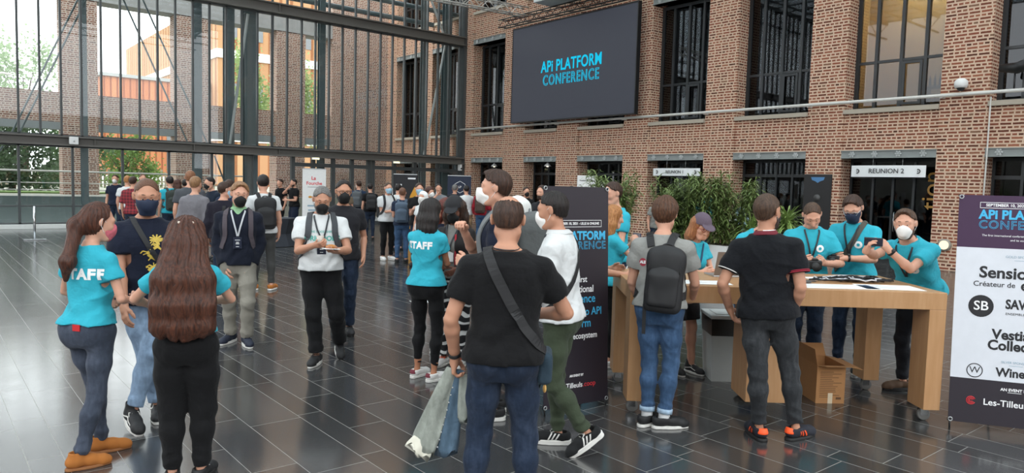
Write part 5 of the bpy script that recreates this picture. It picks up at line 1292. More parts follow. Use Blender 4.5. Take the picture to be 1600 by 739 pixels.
# 15 man in black polo from behind
P = mk(4.83, 2.86, 177, 'man in black polo and orange-striped sneakers seen from behind at the table', q='hi', H=1.79, build=1.10, seed=15, head=(-26, 4, 0),
       feetw=[(4.77, 2.90, -155, 0), (5.0, 2.68, 140, 0)], pelvis=(-.03, .0), side=-4, lh=(-.30, .07, .90), rh=(.14, .07, .90), le=(-.5, -1, 0), re=(.5, -1, 0), lhand={'d': (.35, .35, -.9), 'n': (.9, 0, .2)}, rhand={'d': (-.35, .35, -.9), 'n': (-.9, 0, .2)})
P.body(SK2); P.trousers(JEANK, 'slim', .98, 1.90, 'jeans', wr=1.5); P.shirt(cloth('0f1116'), .64, .008, .885, .018, .062, name='shirt'); P.collar(plain('burgundy_collar', '6b1a28', .8), P.g['shirt'])
P.shoes(plain('dark_navy_suede', '20222c', .85), SOLEB, 'low', acc=ORG, stripes=ORG, solez=.022); P.hair(HSH, 'short', .010, amp=.002); P.beard(HB, .005); P.mask(MBLK, 'cup')
for i, (t0, mt) in enumerate(((.625, 'd9d6d2'), (.625, '9c2438'))): P.sleeve_band(i, t0, .0765, plain('trim_'+mt, mt, .8)); 
P.sleeve_band(1, .59, .0765, plain('trim_9c2438', '9c2438', .8), .006)
m = MB(); m.tube([P.world(P.t((.0665*math.sin(a), -.006-.068*math.cos(a), 1.503))) for a in np.linspace(-.2, 1.5, 12)], .0045, 6); m.build('collar_stripe', PRW, P.g['shirt'], True)

# 16 staff member hidden behind the man in the black polo
P = mk(6.78, 4.27, 30, 'staff member mostly hidden behind the head of the man in black polo', q='mid', H=1.70, seed=16, lean=22, head=(0, -14, 0), pelvis=(0, -.05), rh=(.20, .30, 1.12), lh=(-.22, .32, 1.12))
P.body(SK); P.trousers(JEAN, 'straight', .99, 1.9, 'jeans'); P.shirt(CYAN, .6, .008, .88); P.shoes(SHB, SOLEW); P.hair(HSH, 'short', .010)

# 17 staff man looking down at his camera
P = mk(6.90, 3.72, 12, 'staff man with cropped hair looking down at the camera in his hands', q='hi', H=1.745, build=1.04, seed=17, lean=8, head=(0, -34, 6), pelvis=(0, -.03), rh=(.115, .255, 1.13), lh=(-.105, .265, 1.13), re=(1, -.6, -.5), le=(-1, -.6, -.5),
       rhand={'d': (-.55, .75, .25), 'n': (-.7, -.4, .2), 'curl': (40, 45, 25), 'thumb': .2}, lhand={'d': (.55, .75, .25), 'n': (.7, -.4, .2), 'curl': (40, 45, 25), 'thumb': .2})
P.body(SK); P.trousers(JEAND, 'straight', .99, 1.9, 'jeans'); P.shirt(CYAN, .62, .008, .89); chest_logo(P, -.075, 1.29); P.shoes(SHB, SOLEW); P.hair(HSH, 'buzz', .006, amp=.001); P.brows(HSH); P.lanyard(LANY, None, 1.17); P17 = P

# 18 staff man with glasses, navy mask, strap
P = mk(7.36, 3.475, -18, 'staff man with glasses and navy mask in cyan shirt, dark strap across his chest', q='hi', H=1.815, seed=18, lean=8, head=(8, -26, 4), pelvis=(0, -.03), rh=(.10, .29, 1.13), lh=(-.03, .31, 1.13), re=(1, -.6, -.5), le=(-1, -.5, -.4),
       rhand={'d': (-.6, .75, .2), 'n': (-.6, -.5, .3), 'curl': (40, 45, 25)}, lhand={'d': (.8, .55, .0), 'n': (.2, -.2, -.9), 'curl': (25, 30, 20), 'thumb': .1})
P.body(SK); P.trousers(JEAND, 'slim', .99, 1.9, 'jeans'); P.shirt(CYAN, .62, .008, .89); chest_logo(P, -.08, 1.28); P.shoes(SHB, SOLEW, laces=SOLEW); P.hair(HB, 'quiff', .013); P.brows(HB); P.mask(MNAVY, 'surgical', loops=MNAVY); P.glasses(M_ALU); P.lanyard(LANY, None, 1.17); P.watch(0, M_BLACK)
P.ribbon('crossbody_strap', [(-.10, -.10, 1.40), (-.10, -.01, 1.49), (-.08, .08, 1.43), (-.03, .14, 1.30), (.06, .15, 1.15), (.15, .10, 1.0)], .05, plain('olive_strap', '4c4a42', .8), lift=.007); P18 = P

# 19 staff man with white mask and phone leaning on the table
P = mk(6.74, 2.72, -28, 'staff man with white mask leaning on the table end, phone in hands', q='hi', H=1.78, seed=19, lean=33, head=(20, 6, 0), pelvis=(0, -.28),
       feet=[(-.10, -.18, 0, 5, 0), (.12, -.30, 0, -25, 0)], rh=(.10, .46, 1.30), lh=(-.045, .36, 1.31), re=(.35, .25, -1), le=(-.25, -.05, -1),
       rhand={'d': (-.5, .25, .8), 'n': (-.7, -.6, -.2), 'curl': (28, 32, 20), 'thumb': .1}, lhand={'d': (.45, .35, .6), 'n': (.7, -.5, -.4), 'curl': (45, 55, 35), 'thumb': .1})
P.body(SK); P.trousers(cloth('26282e'), 'slim', .99, 1.9); P.shirt(CYAN, .62, .008, .89); chest_logo(P, -.08, 1.27); P.shoes(BROWN, SOLEB); P.hair(HSH, 'quiff', .011); P.beard(HSH, .004); P.brows(HSH); P.mask(MW, 'ffp2'); P.watch(0, M_BLACK); P.lanyard(LANY, None, 1.2); P19 = P

# 20-22 staff behind the dark banner
P = mk(6.38, 5.86, -58, 'tall staff man in cyan shirt standing behind the dark banner', q='mid', H=1.86, seed=20, head=(0, -6, 0), rh=(.05, .28, 1.12), lh=(-.14, .28, 1.06)); P.body(SK); P.trousers(JEAND, 'straight', .99, 1.9, 'jeans'); P.shirt(CYAN, .6, .008, .88); P.shoes(SHB, SOLEW); P.hair(HB, 'short', .013)
P = mk(5.37, 4.99, 118, 'ginger-haired staff woman raising a phone beside the dark banner', q='mid', H=1.62, fem=True, seed=21, head=(-10, -4, 0), rh=(.07, .26, 1.36), lh=(.0, .27, 1.34), re=(.8, -.3, -1), le=(-.8, -.3, -1), rhand={'d': (-.5, .3, .8), 'n': (-.5, .6, 0), 'curl': (40, 40, 20)}, lhand={'d': (.5, .3, .8), 'n': (.5, .6, 0), 'curl': (40, 40, 20)}); P.body(SK); P.trousers(BLACKC, 'slim', 1.0, 1.9); P.shirt(CYAN, .55, .008, .9, .015, .052); P.shoes(SHW, SOLEW); P.hair(HG, 'bob', .014); P21 = P
P = mk(4.60, 4.62, 92, 'staff member in cyan shirt hidden behind the dark banner, one arm on the table', q='mid', H=1.66, seed=22, lean=14, head=(0, -10, 0), pelvis=(0, -.1), rh=(.16, .40, 1.10), lh=(-.14, .30, 1.12), re=(.5, -.6, -1)); P.body(SK2); P.trousers(BLACKC, 'slim', .99, 1.9); P.shirt(CYAN, .6, .008, .88); P.shoes(SHB, SOLEW); P.hair(HB, 'short', .012)
# ------------------------------------------------------------------ furniture, banners and everything else in the hall
TN, TU, TV = Vector((4.33, 3.78, 0)), Vector((.765, -.644, 0)), Vector((.644, .765, 0))
TRZ = math.atan2(TU.y, TU.x)
def tp(u, v, z=0): return TN+TU*u+TV*v+Vector((0, 0, z))
def wood():
    m, x = newmat('maple_veneer'); o = x.obj()
    g = x.noise(x.vmul(o, (3.0, 22.0, 22.0)), 1.2, 4, .6); g2 = x.noise(x.vmul(o, (22.0, 22.0, 2.5)), 1.0, 4, .6); b = x.noise(o, 1.6, 2)
    col = x.ramp(x.add(x.mul(g2, .6), x.mul(b, .4)), [(.3, 'a87d54'), (.55, 'b58b63'), (.75, 'bf9a73')]); x.pbr(col, .38, 0, x.bump(g2, .03, .002), spec=.4); return m
M_WOOD = wood()
tb = thing('table', 'long high maple table on castors where the staff hand out badges', 'table', TN, TRZ)
MB().box((0, 0, .915), (2.47, 1.10, 1.05), .004).build('tabletop', M_WOOD, tb)
LEGS = [(0, 0, .115, .22), (2.34, 0, .13, .24), (0, .88, .13, .22), (2.28, .88, .14, .22), (.96, .07, .34, .40)]
for u, v, a, b in LEGS:
    lg = MB().box((u, v, .115), (u+a, v+b, .915), .004).build('leg', M_WOOD, tb)
    cu_, cv_ = u+a/2, v+b/2
    cs = MB(); cs.box((cu_-.045, cv_-.04, .105), (cu_+.045, cv_+.04, .115)); cs.box((cu_-.03, cv_-.026, .045), (cu_+.028, cv_-.021, .105)); cs.box((cu_-.03, cv_+.021, .045), (cu_+.028, cv_+.026, .105)); cs.build('castor_fork', M_CHROME, lg)
    MB().tube([(cu_+.005, cv_-.018, .048), (cu_+.005, cv_-.014, .048), (cu_+.005, cv_+.014, .048), (cu_+.005, cv_+.018, .048)], [.042, .048, .048, .042], 20).build('castor_wheel', plain('grey_wheel', '6e6e6c', .6), lg, True)
# laptop seen from behind
lp = thing('laptop', 'open space grey laptop with a sticker and logo on its lid, on the maple table', 'laptop', tp(.97, .62, 1.05), TRZ+.12)
MB().box((-.16, .02, .0), (.16, .25, .014), .004).build('base', M_ALU, lp)
lid = MB(); up_ = Vector((0, -.33, .944)); ny = Vector((0, -.944, -.33)); lidc = Vector((0, .02, .014))+up_*.113
lid.obox(lidc, (.16, .003, .113), (1, 0, 0), ny, up_, .003); lid = lid.build('lid', plain('space_grey', '8b8785', .35, .7), lp)
def on_lid(x, z, d=.0045): return lidc+Vector((1, 0, 0))*x+up_*z+ny*d
ap = MB(); ap.poly([on_lid(.014*math.cos(a)*(1+.12*math.cos(2*a)), .014*math.sin(a)*(1-.10*abs(math.cos(a))), .0036) for a in [2*PI*k/24 for k in range(24)] if not (-.55 < (a if a < PI else a-2*PI) < .55)]); ap.poly([on_lid(.001, .016, .0036), on_lid(.008, .020, .0036), on_lid(.007, .024, .0036), on_lid(.0, .020, .0036)]); ap.build('logo', M_BLACK, lid)
st = MB(); st.poly([on_lid(x-.095, z+.05, .0036) for x, z in ((0, -.042), (.026, -.014), (.026, .022), (.004, .042), (-.024, .018), (-.024, -.016))]); st.build('sticker', M_WHITE, lid)
st = MB(); st.poly([on_lid(x-.095, z+.05, .0042) for x, z in ((-.012, -.014), (.006, -.008), (.014, .012), (.004, .024), (-.004, .006), (-.014, .002))]); st.build('sticker_print', plain('sticker_brown', '5a3a30', .6), lid)
# papers, cards, lanyards on the table
M_PAPER = plain('white_paper', 'eeeeec', .7); M_INK = plain('grey_ink', '8a8f98', .8); M_CARD = plain('dark_card', '4e4a48', .5)
def sheet(u, v, w, h, a, label, ink=5, z=1.051, cat='paper', mat=None, grp='paper sheets on the maple table', blue=False):
    o = thing('paper_sheet', label, cat, tp(u, v, z), TRZ+a, grp); MB().box((-w/2, -h/2, 0), (w/2, h/2, .002)).build('sheet', mat or M_PAPER, o)
    if ink:
        m = MB(); rnd = random.Random(int(u*100))
        for k in range(ink): y = h/2-.04-k*(h-.08)/max(ink, 1); m.box((-w/2+.02, y, .0022), (-w/2+.02+(w-.05)*rnd.uniform(.4, 1), y+.004, .0027))
        m.build('print', plain('blue_ink', '5f7fa8', .8) if blue else M_INK, o)
    return o
sheet(1.70, .20, .60, .26, .02, 'wide white sheet along the near table edge, left of the badge list sheet')
sheet(2.13, .24, .46, .30, -.05, 'white badge list sheet near the right table corner', 6, blue=True)
sheet(.62, .22, .42, .24, .0, 'white sheet on the table in front of the laptop', 3)
sheet(1.78, .72, .26, .22, .2, 'small stack of white paper beside the black lanyards', 0, 1.051)
sheet(1.36, .70, .22, .16, -.2, 'white paper beside the camera of the cropped-haired staff man', 3)
for k, (u, v, a) in enumerate(((1.45, .48, .3), (1.58, .52, -.2), (1.38, .56, .7), (1.52, .40, 1.2))):
    sheet(u, v, .13, .085, a, 'dark printed card lying among the papers on the table', 0, 1.051+.003*k, 'card', M_CARD, 'dark cards on the maple table')
hd = thing('card_reader', 'small dark grey box lying beside the laptop on the table', 'device', tp(1.20, .42, 1.05), TRZ); MB().box((-.075, -.04, 0), (.075, .04, .032), .004).build('case', M_BLACK, hd); MB().box((-.06, -.042, .008), (.06, -.040, .024)).build('port_strip', M_ALU, hd)
rnd = random.Random(5)
ly = thing('lanyard_pile', 'pile of black printed lanyards on the right half of the table', 'lanyards', tp(1.97, .58, 1.05), TRZ)
for k in range(16):
    m = MB(); a0 = rnd.uniform(0, 6.28); cx, cy = rnd.uniform(-.18, .2), rnd.uniform(-.07, .07); pts = []
    for q in range(15):
        a = a0+q*.42; r = .05+.06*rnd.random(); pts.append((cx+r*1.9*math.cos(a), cy+r*.8*math.sin(a), .012+.04*rnd.random()*(1-abs(cx)/.3)))
    m.tube(pts, .0065, 5).build('lanyard_strap', STRAPB if k % 4 else plain('lanyard_white', 'c9cbd0', .7), ly, True)
# bin, carton, crumpled wrap
bn = thing('waste_bin', 'light grey waste bin with a black liner under the table', 'bin', (5.98, 4.05, 0), TRZ)
m = MB(); n_ = 4; 
def frus(m, w0, d0, w1, d1, z0, z1, bev=0): 
    A = [(-w0, -d0, z0), (w0, -d0, z0), (w0, d0, z0), (-w0, d0, z0)]; B = [(-w1, -d1, z1), (w1, -d1, z1), (w1, d1, z1), (-w1, d1, z1)]
    va = [m.bm.verts.new(p) for p in A]; vb = [m.bm.verts.new(p) for p in B]; m.bm.faces.new(va[::-1]); m.bm.faces.new(vb)
    for i in range(4): m.bm.faces.new((va[i], va[(i+1) % 4], vb[(i+1) % 4], vb[i]))
    return m
frus(m, .125, .16, .15, .19, 0, .52).build('tub', plain('grey_bin', 'a9adab', .5), bn)
frus(MB(), .148, .188, .156, .196, .44, .60).build('liner', plain('black_bag', '141414', .3), bn)
m = MB(); m.box((-.165, -.205, .60), (.165, .205, .635), .012); m.box((-.10, -.14, .634), (.10, .14, .642), .006); m.build('lid', plain('white_lid', 'cfd1cf', .5), bn)
cb = thing('carton', 'opened brown cardboard box with printed text under the table', 'box', (6.16, 3.14, 0), TRZ+.05)
M_CARDB = plain('cardboard', 'a2754a', .85, var=.08); m = MB(); w_, d_, h_, t_ = .125, .19, .33, .004
m.box((-w_, -d_, 0), (w_, -d_+t_, h_)); m.box((-w_, d_-t_, 0), (w_, d_, h_)); m.box((-w_, -d_+t_, 0), (-w_+t_, d_-t_, h_)); m.box((w_-t_, -d_+t_, 0), (w_, d_-t_, h_)); m.box((-w_+t_, -d_+t_, 0), (w_-t_, d_-t_, t_)); m.build('carton_walls', M_CARDB, cb)
def flap(p, u, v, name='flap'): m = MB(); p, u, v = Vector(p), Vector(u), Vector(v); n = u.cross(v).normalized()*.004; m.prism([p, p+u, p+u+v, p+v], n); m.build(name, M_CARDB, cb)
flap((-w_, -d_, h_), (2*w_, 0, 0), (.03, -.10, .015)); flap((-w_, d_, h_), (2*w_, 0, 0), (0, .07, .10)); flap((-w_, -d_, h_), (0, 2*d_, 0), (-.03, 0, .14)); flap((w_, -d_, h_), (0, 2*d_, 0), (.15, 0, -.03))
m = MB(); rnd = random.Random(8)
for k in range(15): z = .27-.0155*k; m.box((-.095, -d_-.0012, z), (-.095+.19*rnd.uniform(.5, 1), -d_-.0004, z+.0045))
m.box((.05, -d_-.0012, .035), (.095, -d_-.0004, .055)); m.build('printed_text', plain('brown_ink', '5a3d25', .8), cb); MB().box((-.02, -d_-.0018, 0), (.02, -d_-.0006, .09)).build('tape', plain('clear_tape', 'c8b89e', .3), cb)
m = MB(); rnd = random.Random(4); bmesh.ops.create_icosphere(m.bm, subdivisions=3, radius=.085)
for v in m.bm.verts: v.co *= rnd.uniform(.6, 1.1); v.co.z = max(v.co.z*.5+.05, .004)
wr = m.build('crumpled_wrap', plain('clear_plastic_wrap', 'a9aaa8', .15)); wr.location = (5.62, 3.56, 0); tag(wr, 'crumpled clear plastic wrap on the floor beside the grey bin', 'plastic')

# things in hands
def at(P, p): return P.root.matrix_basis @ Vector(P.world(p))
for P_, nm in ((P17, 'black camera held by the staff man with cropped hair'), (P18, 'small black camera held by the staff man with glasses')):
    c = (P_.arms[0][2]+P_.arms[1][2])*.5+np.array([.005 if P_ is P17 else .02, .085, -.01]); big = P_ is P17
    cm = thing('camera', nm, 'camera', P_.root.location, P_.rz); x, y, z = c
    k = 1.0 if big else .75
    MB().box((x-.065*k, y-.03*k, z-.042*k), (x+.065*k, y+.03*k, z+.042*k), .010).box((x-.025*k, y-.025*k, z+.04*k), (x+.025*k, y+.025*k, z+.065*k), .008).build('camera_body', M_BLACK, cm)
    MB().tube([(x, y+.03*k, z-.004), (x, y+.06*k, z-.01), (x, y+.10*k, z-.02)], [.034*k, .036*k, .038*k], 18).build('lens', M_RUBBER, cm, True)
    MB().cyl((x-.045*k, y, z+.042*k), (x-.045*k, y, z+.05*k), .010*k, 12).build('dial', M_ALU, cm, True)
    for ob in cm.children: ob.data.transform(Matrix.Scale(P_.S, 4))
def phone(P_, c, rot, label, back='2b2c38'):
    o = thing('phone', label, 'phone', P_.root.location, P_.rz); R = Matrix(rot.tolist()).to_4x4(); T = Matrix.Translation(P_.world(c)) @ R
    b = MB().box((-.036, -.004, -.075), (.036, .004, .075), .006).build('phone_body', plain('phone_'+back, back, .25), o); b.data.transform(T)
    b = MB().box((-.030, .004, .045), (-.012, .006, .07), .002).build('camera_bump', M_BLACK, o); b.data.transform(T); b = MB().box((-.033, -.0052, -.070), (.033, -.0042, .070)).build('screen', plain('phone_screen', '7c7f88', .15), o); b.data.transform(T); return o
c = (P19.arms[0][2]+P19.arms[1][2])*.5; phone(P19, c+np.array([.0, .07, .075]), rotz(.2)@roty(PI/2), 'phone held sideways by the staff man with the white mask')
c = (P21.arms[0][2]+P21.arms[1][2])*.5; phone(P21, c+np.array([.0, .05, .07]), rotz(0)@roty(PI/2), 'phone held up by the ginger-haired staff woman', '33305a')
c = P5.arms[1][2]; cp = thing('cup', 'small clear plastic cup in the right hand of the man in the white T-shirt', 'cup', P5.root.location, P5.rz); q = c+np.array([-.055, .035, .01])
MB().lathe([(.026, 0), (.036, .085), (.034, .085), (.024, .005)], P5.world(q), 18).build('cup_wall', plain('cloudy_cup', 'c9bdb2', .2), cp, True); MB().lathe([(.025, .006), (.031, .045)], P5.world(q), 18).build('drink', plain('amber_drink', 'a86b4a', .15), cp, True)
c = P5.arms[0][2]; fd = thing('pastry', 'pastry on a paper napkin in the left hand of the man in the white T-shirt', 'food', P5.root.location, P5.rz); q = np.array(P5.world(c+np.array([.05, .085, .028])))
MB().obox(q, (.075, .05, .003), (.95, .3, .05), (-.3, .95, .0), (0, 0, 1), .002).build('napkin', M_PAPER, fd)
m = MB(); m.tube([q+np.array([-.05+.02*k, .004*math.sin(k*1.2), .016+.006*math.sin(k*.7)]) for k in range(6)], [.010, .017, .020, .020, .016, .008], 10).build('bun', plain('baked_crust', 'b5793f', .7, var=.2), fd, True)

# X-banner stands
TXT_CY = emit('screen_cyan', '1ec8ee', 1.0); P_CY = plain('print_cyan', '3fb0dd', .6); P_WH = plain('print_white', 'efeff0', .6); P_RED = plain('print_red', 'd8343c', .6); P_BK = plain('print_black', '1c1c20', .6); P_GR = plain('print_green', '5fae3f', .6); P_GREY = plain('print_grey', '8fa9b8', .6)
def xbanner(a, b, top, label, z0=.05, lean=.05):
    """a, b: foot points of the lower corners, left to right as read; the sheet leans back a little"""
    a, b = Vector((*a, z0)), Vector((*b, z0)); r = (b-a).normalized(); n = r.cross(Vector((0, 0, 1))); W = (b-a).length   # n faces the reader
    up = (Vector((0, 0, 1))-n*lean).normalized(); H = (top-z0)/up.z; o = thing('banner_stand', label, 'banner', (0, 0, 0))
    def pt(u, v, d=0): return a+r*u+up*v+n*d
    bk = -n
    st_ = MB(); c = pt(W/2, H*.42)+bk*.10
    for u, v in ((0.0, 0.0), (W, 0.0), (0, H), (W, H)): st_.tube([c, pt(u, v)+bk*.012], .006, 6)
    ft = c+bk*.42; ft.z = .012; st_.tube([c, ft], .008, 6); st_.build('frame', M_BLACK, o, True)
    for u, v in ((.015, .015), (W-.015, .015), (.015, H-.015), (W-.015, H-.015)):
        MB().tube([pt(u+.014*math.cos(q), v+.014*math.sin(q), .006) for q in [k*PI/6 for k in range(12)]], .004, 6, close=True).build('eyelet', M_ALU, o, True)
        if v < .1: MB().tube([pt(u, v, -.01), Vector((pt(u, v).x, pt(u, v).y, .0))+bk*.0], .007, 6).build('foot', M_BLACK, o, True)
    return o, pt, r, up, n, W, H
def panel(o, pt, n, u0, v0, u1, v1, mat, name, d0=-.002, d1=.002):
    m = MB(); m.prism([pt(u0, v0, d0), pt(u1, v0, d0), pt(u1, v1, d0), pt(u0, v1, d0)], n*(d1-d0)); return m.build(name, mat, o)
M_NAVYB = plain('banner_dark', '231c26', .55); M_PURP = plain('banner_purple', '3a1c3f', .55); M_BANW = plain('banner_white', 'd4d7de', .6)
def api_head(o, pt, r, up, cx, y0, s, mat=None):
    put_text('lettering', 'APi PLATFORM', .118*s, mat or P_CY, pt(cx, y0, .003), r, up, o, extrude=.0006, bold=.0045*s, spacing=1.02, width=.92)
    put_text('lettering', 'CONFERENCE', .112*s, mat or P_CY, pt(cx, y0-.098*s, .003), r, up, o, outline=.0022*s, spacing=1.12, width=.95)
# right-hand sponsor banner
o, pt, r, up, n, W, H = xbanner((6.20, 2.12), (6.62, 1.42), 1.82, 'white sponsor banner with purple head beside the maple table', .06, .075)
panel(o, pt, n, 0, H*.77, W, H, M_PURP, 'banner_head'); panel(o, pt, n, 0, H*.195, W, H*.77, M_BANW, 'banner_sheet'); panel(o, pt, n, 0, 0, W, H*.195, M_NAVYB, 'banner_foot')
cx = W*.53
put_text('lettering', 'SEPTEMBER 10, 2021 - LILLE & ONLINE', .030, P_WH, pt(cx, H*.957, .003), r, up, o, extrude=.0006, bold=.0006)
fr_ = MB(); 
for (u0, v0, u1, v1) in ((cx-.29, H*.968, cx+.29, H*.97), (cx-.29, H*.944, cx+.29, H*.946), (cx-.29, H*.944, cx-.287, H*.97), (cx+.287, H*.944, cx+.29, H*.97)): fr_.prism([pt(u0, v0, .002), pt(u1, v0, .002), pt(u1, v1, .002), pt(u0, v1, .002)], n*.001)
fr_.build('date_frame', P_WH, o)
api_head(o, pt, r, up, cx, H*.915, .80)
put_text('lettering', 'The first international conference dedicated to API Platform', .022, P_WH, pt(cx, H*.825, .003), r, up, o, extrude=.0005); put_text('lettering', 'and its ecosystem', .022, P_WH, pt(cx, H*.807, .003), r, up, o, extrude=.0005)
put_text('lettering', 'GOLD SPONSORS', .026, P_GREY, pt(cx, H*.735, .003), r, up, o, extrude=.0005)
put_text('lettering', 'Sensio', .122, P_BK, pt(cx-.115, H*.662, .003), r, up, o, extrude=.0006, bold=.0034); put_text('lettering', 'Labs', .125, P_GR, pt(cx+.195, H*.662, .003), r, up, o, extrude=.0006, bold=.0004)
put_text('lettering', 'Créateur de', .056, P_BK, pt(cx-.17, H*.612, .003), r, up, o, extrude=.0006, bold=.0005); put_text('lettering', 'Symfony', .056, P_BK, pt(cx+.18, H*.604, .003), r, up, o, extrude=.0006)
def roundel(cu, cv, rad, mat, name='emblem', ring=0):
    m = MB(); N_ = 28; P0 = [pt(cu+rad*math.cos(2*PI*k/N_), cv+rad*math.sin(2*PI*k/N_), .0024) for k in range(N_)]
    if not ring: m.prism(P0, n*.0008); return m.build(name, mat, o)
    return m.tube(P0, ring, 6, close=True).build(name, mat, o)
roundel(cx+.035, H*.608, .030, P_BK); put_text('lettering', 'sf', .045, P_WH, pt(cx+.035, H*.610, .004), r, up, o, extrude=.0004)
roundel(cx-.25, H*.515, .085, P_BK); put_text('lettering', 'SB', .10, P_WH, pt(cx-.25, H*.515, .004), r, up, o, extrude=.0004, bold=.001)
put_text('lettering', 'SAVEUR BIERE', .098, P_BK, pt(cx+.15, H*.528, .003), r, up, o, extrude=.0006, bold=.0034, width=.78); put_text('lettering', 'ENSEMBLE, DÉCOUVRONS LA BIÈRE', .026, P_BK, pt(cx+.14, H*.488, .003), r, up, o, extrude=.0005, spacing=1.1)
put_text('lettering', 'Vestiaire', .105, P_BK, pt(cx+.01, H*.395, .003), r, up, o, extrude=.0006, bold=.0034, width=.95); put_text('lettering', 'Collective', .105, P_BK, pt(cx+.01, H*.348, .003), r, up, o, extrude=.0006, bold=.0034, width=.95)
put_text('lettering', 'SILVER SPONSORS', .024, P_GREY, pt(cx, H*.278, .003), r, up, o, extrude=.0005)
roundel(cx-.27, H*.232, .052, P_BK, 'emblem', .0035); put_text('lettering', 'W', .07, P_BK, pt(cx-.27, H*.233, .003), r, up, o, extrude=.0005); put_text('lettering', 'Wine in Black', .092, P_BK, pt(cx+.11, H*.232, .003), r, up, o, extrude=.0006, bold=.0028, width=.92)
put_text('lettering', 'AN EVENT BY', .030, P_WH, pt(cx, H*.160, .003), r, up, o, extrude=.0005, bold=.0008); put_text('lettering', 'Les-Tilleuls', .068, P_WH, pt(cx-.05, H*.098, .003), r, up, o, extrude=.0006, bold=.0008); put_text('lettering', '.coop', .068, P_RED, pt(cx+.215, H*.098, .003), r, up, o, extrude=.0006)
m = MB()
for k, rr in enumerate((.030, .020, .010)): m.tube([pt(cx-.285+rr*math.cos(q), H*.10+rr*math.sin(q), .004) for q in np.linspace(.4, 5.8, 16)], .0028, 6)
m.build('emblem', P_RED, o, True)
for v in (.719, .264, .148): panel(o, pt, n, cx-.045, H*v, cx+.045, H*v+.003, P_GREY if v > .2 else P_WH, 'rule', .002, .003)
# dark conference banner behind the man in the white polo
o, pt, r, up, n, W, H = xbanner((3.76, 4.13), (4.40, 4.05), 1.80, 'dark conference banner behind the man in the white polo', .05, .05)
panel(o, pt, n, 0, 0, W, H, M_NAVYB, 'banner_sheet')
cx = W*.5
put_text('lettering', 'SEPTEMBER 10, 2021 - LILLE & ONLINE', .027, P_WH, pt(cx, H*.832, .003), r, up, o, extrude=.0006, bold=.0006); fr_ = MB()
for (u0, v0, u1, v1) in ((cx-.25, H*.846, cx+.25, H*.848), (cx-.25, H*.816, cx+.25, H*.818), (cx-.25, H*.816, cx-.247, H*.848), (cx+.247, H*.816, cx+.25, H*.848)): fr_.prism([pt(u0, v0, .002), pt(u1, v0, .002), pt(u1, v1, .002), pt(u0, v1, .002)], n*.001)
fr_.build('date_frame', P_WH, o)
api_head(o, pt, r, up, cx, H*.775, .80)
for t_, s_, v, mt in (('The first', .07, .575, P_WH), ('international', .078, .530, P_WH), ('conference', .098, .485, P_CY), ('dedicated to API', .088, .425, P_CY), ('Platform', .098, .372, P_CY), ('and its ecosystem', .068, .315, P_WH), ('AN EVENT BY', .026, .135, P_WH)):
    put_text('lettering', t_, s_, mt, pt(cx, H*v, .003), r, up, o, extrude=.0006, bold=.001, width=.86)
put_text('lettering', 'Les-Tilleuls', .058, P_WH, pt(cx-.07, H*.09, .003), r, up, o, extrude=.0006, bold=.0006); put_text('lettering', '.coop', .058, P_RED, pt(cx+.130, H*.09, .003), r, up, o, extrude=.0006)

# the big screen with its truss
scn = thing('led_screen', 'huge dark LED screen with cyan conference lettering on the brick facade', 'screen', (19.0, 20.06, 6.22))
def scr():
    m, x = newmat('led_panel'); p = x.xyz(x.obj()); e = x.n('ShaderNodeBsdfPrincipled')
    t = x.math('FRACT', x.mul(p[1], 2.0)); t2 = x.math('FRACT', x.mul(p[2], 2.0)); ln = x.math('MAXIMUM', x.lt(t, .012), x.lt(t2, .012)); c = x.mix(x.mul(ln, .3), lin('3a3d48'), lin('30333d')); x.set(e.inputs['Base Color'], lin('14151a')); x.set(e.inputs['Emission Color'], c); e.inputs['Emission Strength'].default_value = .75; e.inputs['Roughness'].default_value = .6
    x.t.links.new(e.outputs[0], x.out.inputs['Surface']); return m
MB().box((0, -3.30, -1.86), (.12, 3.30, 1.84)).build('panel', scr(), scn); 
fr_ = MB(); fr_.box((-.01, -3.34, -1.90), (.16, 3.34, -1.86)).box((-.01, -3.34, 1.84), (.16, 3.34, 1.90)).box((-.01, -3.34, -1.86), (.16, -3.30, 1.84)).box((-.01, 3.30, -1.86), (.16, 3.34, 1.84)).build('bezel', M_BLACK, scn)
put_text('lettering', 'APi PLATFORM', .60, TXT_CY, (-.012, -.10, .15), (0, -1, 0), (0, 0, 1), scn, extrude=.004, bold=.012, spacing=1.06, width=.78)
put_text('lettering', 'CONFERENCE', .56, TXT_CY, (-.014, -.10, -.37), (0, -1, 0), (0, 0, 1), scn, outline=.010, spacing=1.16, width=.76)
def truss(name, label, a, b, w, h, mat, step=.42, r=.03):
    a, b = Vector(a), Vector(b); d = (b-a).normalized(); L = (b-a).length; s_ = d.cross(Vector((0, 0, 1))).normalized(); o = thing(name, label, 'truss', a)
    ch = MB(); offs = [s_*(w/2), s_*(-w/2), s_*(w/2)+Vector((0, 0, h)), s_*(-w/2)+Vector((0, 0, h))]
    for q in offs: ch.tube([q, q+d*L], r, 8)
    ch.build('chords', mat, o, True); br = MB(); k = 0; t = 0
    while t < L-step:
        for p, q in ((0, 1), (2, 3), (0, 2), (1, 3)):
            A, B = (offs[p], offs[q]) if k % 2 == 0 else (offs[q], offs[p]); br.tube([A+d*t, B+d*(t+step)], r*.5, 6)
        t += step; k += 1
    br.build('braces', mat, o, True); return o
truss('lighting_truss', 'pale lattice truss hanging high in front of the facade, left of the screen', (8.5, 22.3, 8.12), (18.75, 22.3, 8.42), .3, .32, plain('pale_truss', 'cfcbc4', .4, .2), .36, .028)
truss('lighting_truss', 'black lattice truss carrying the big screen', (18.85, 24.0, 8.22), (18.85, 12.5, 8.22), .3, .3, M_BLACK, .4, .025)
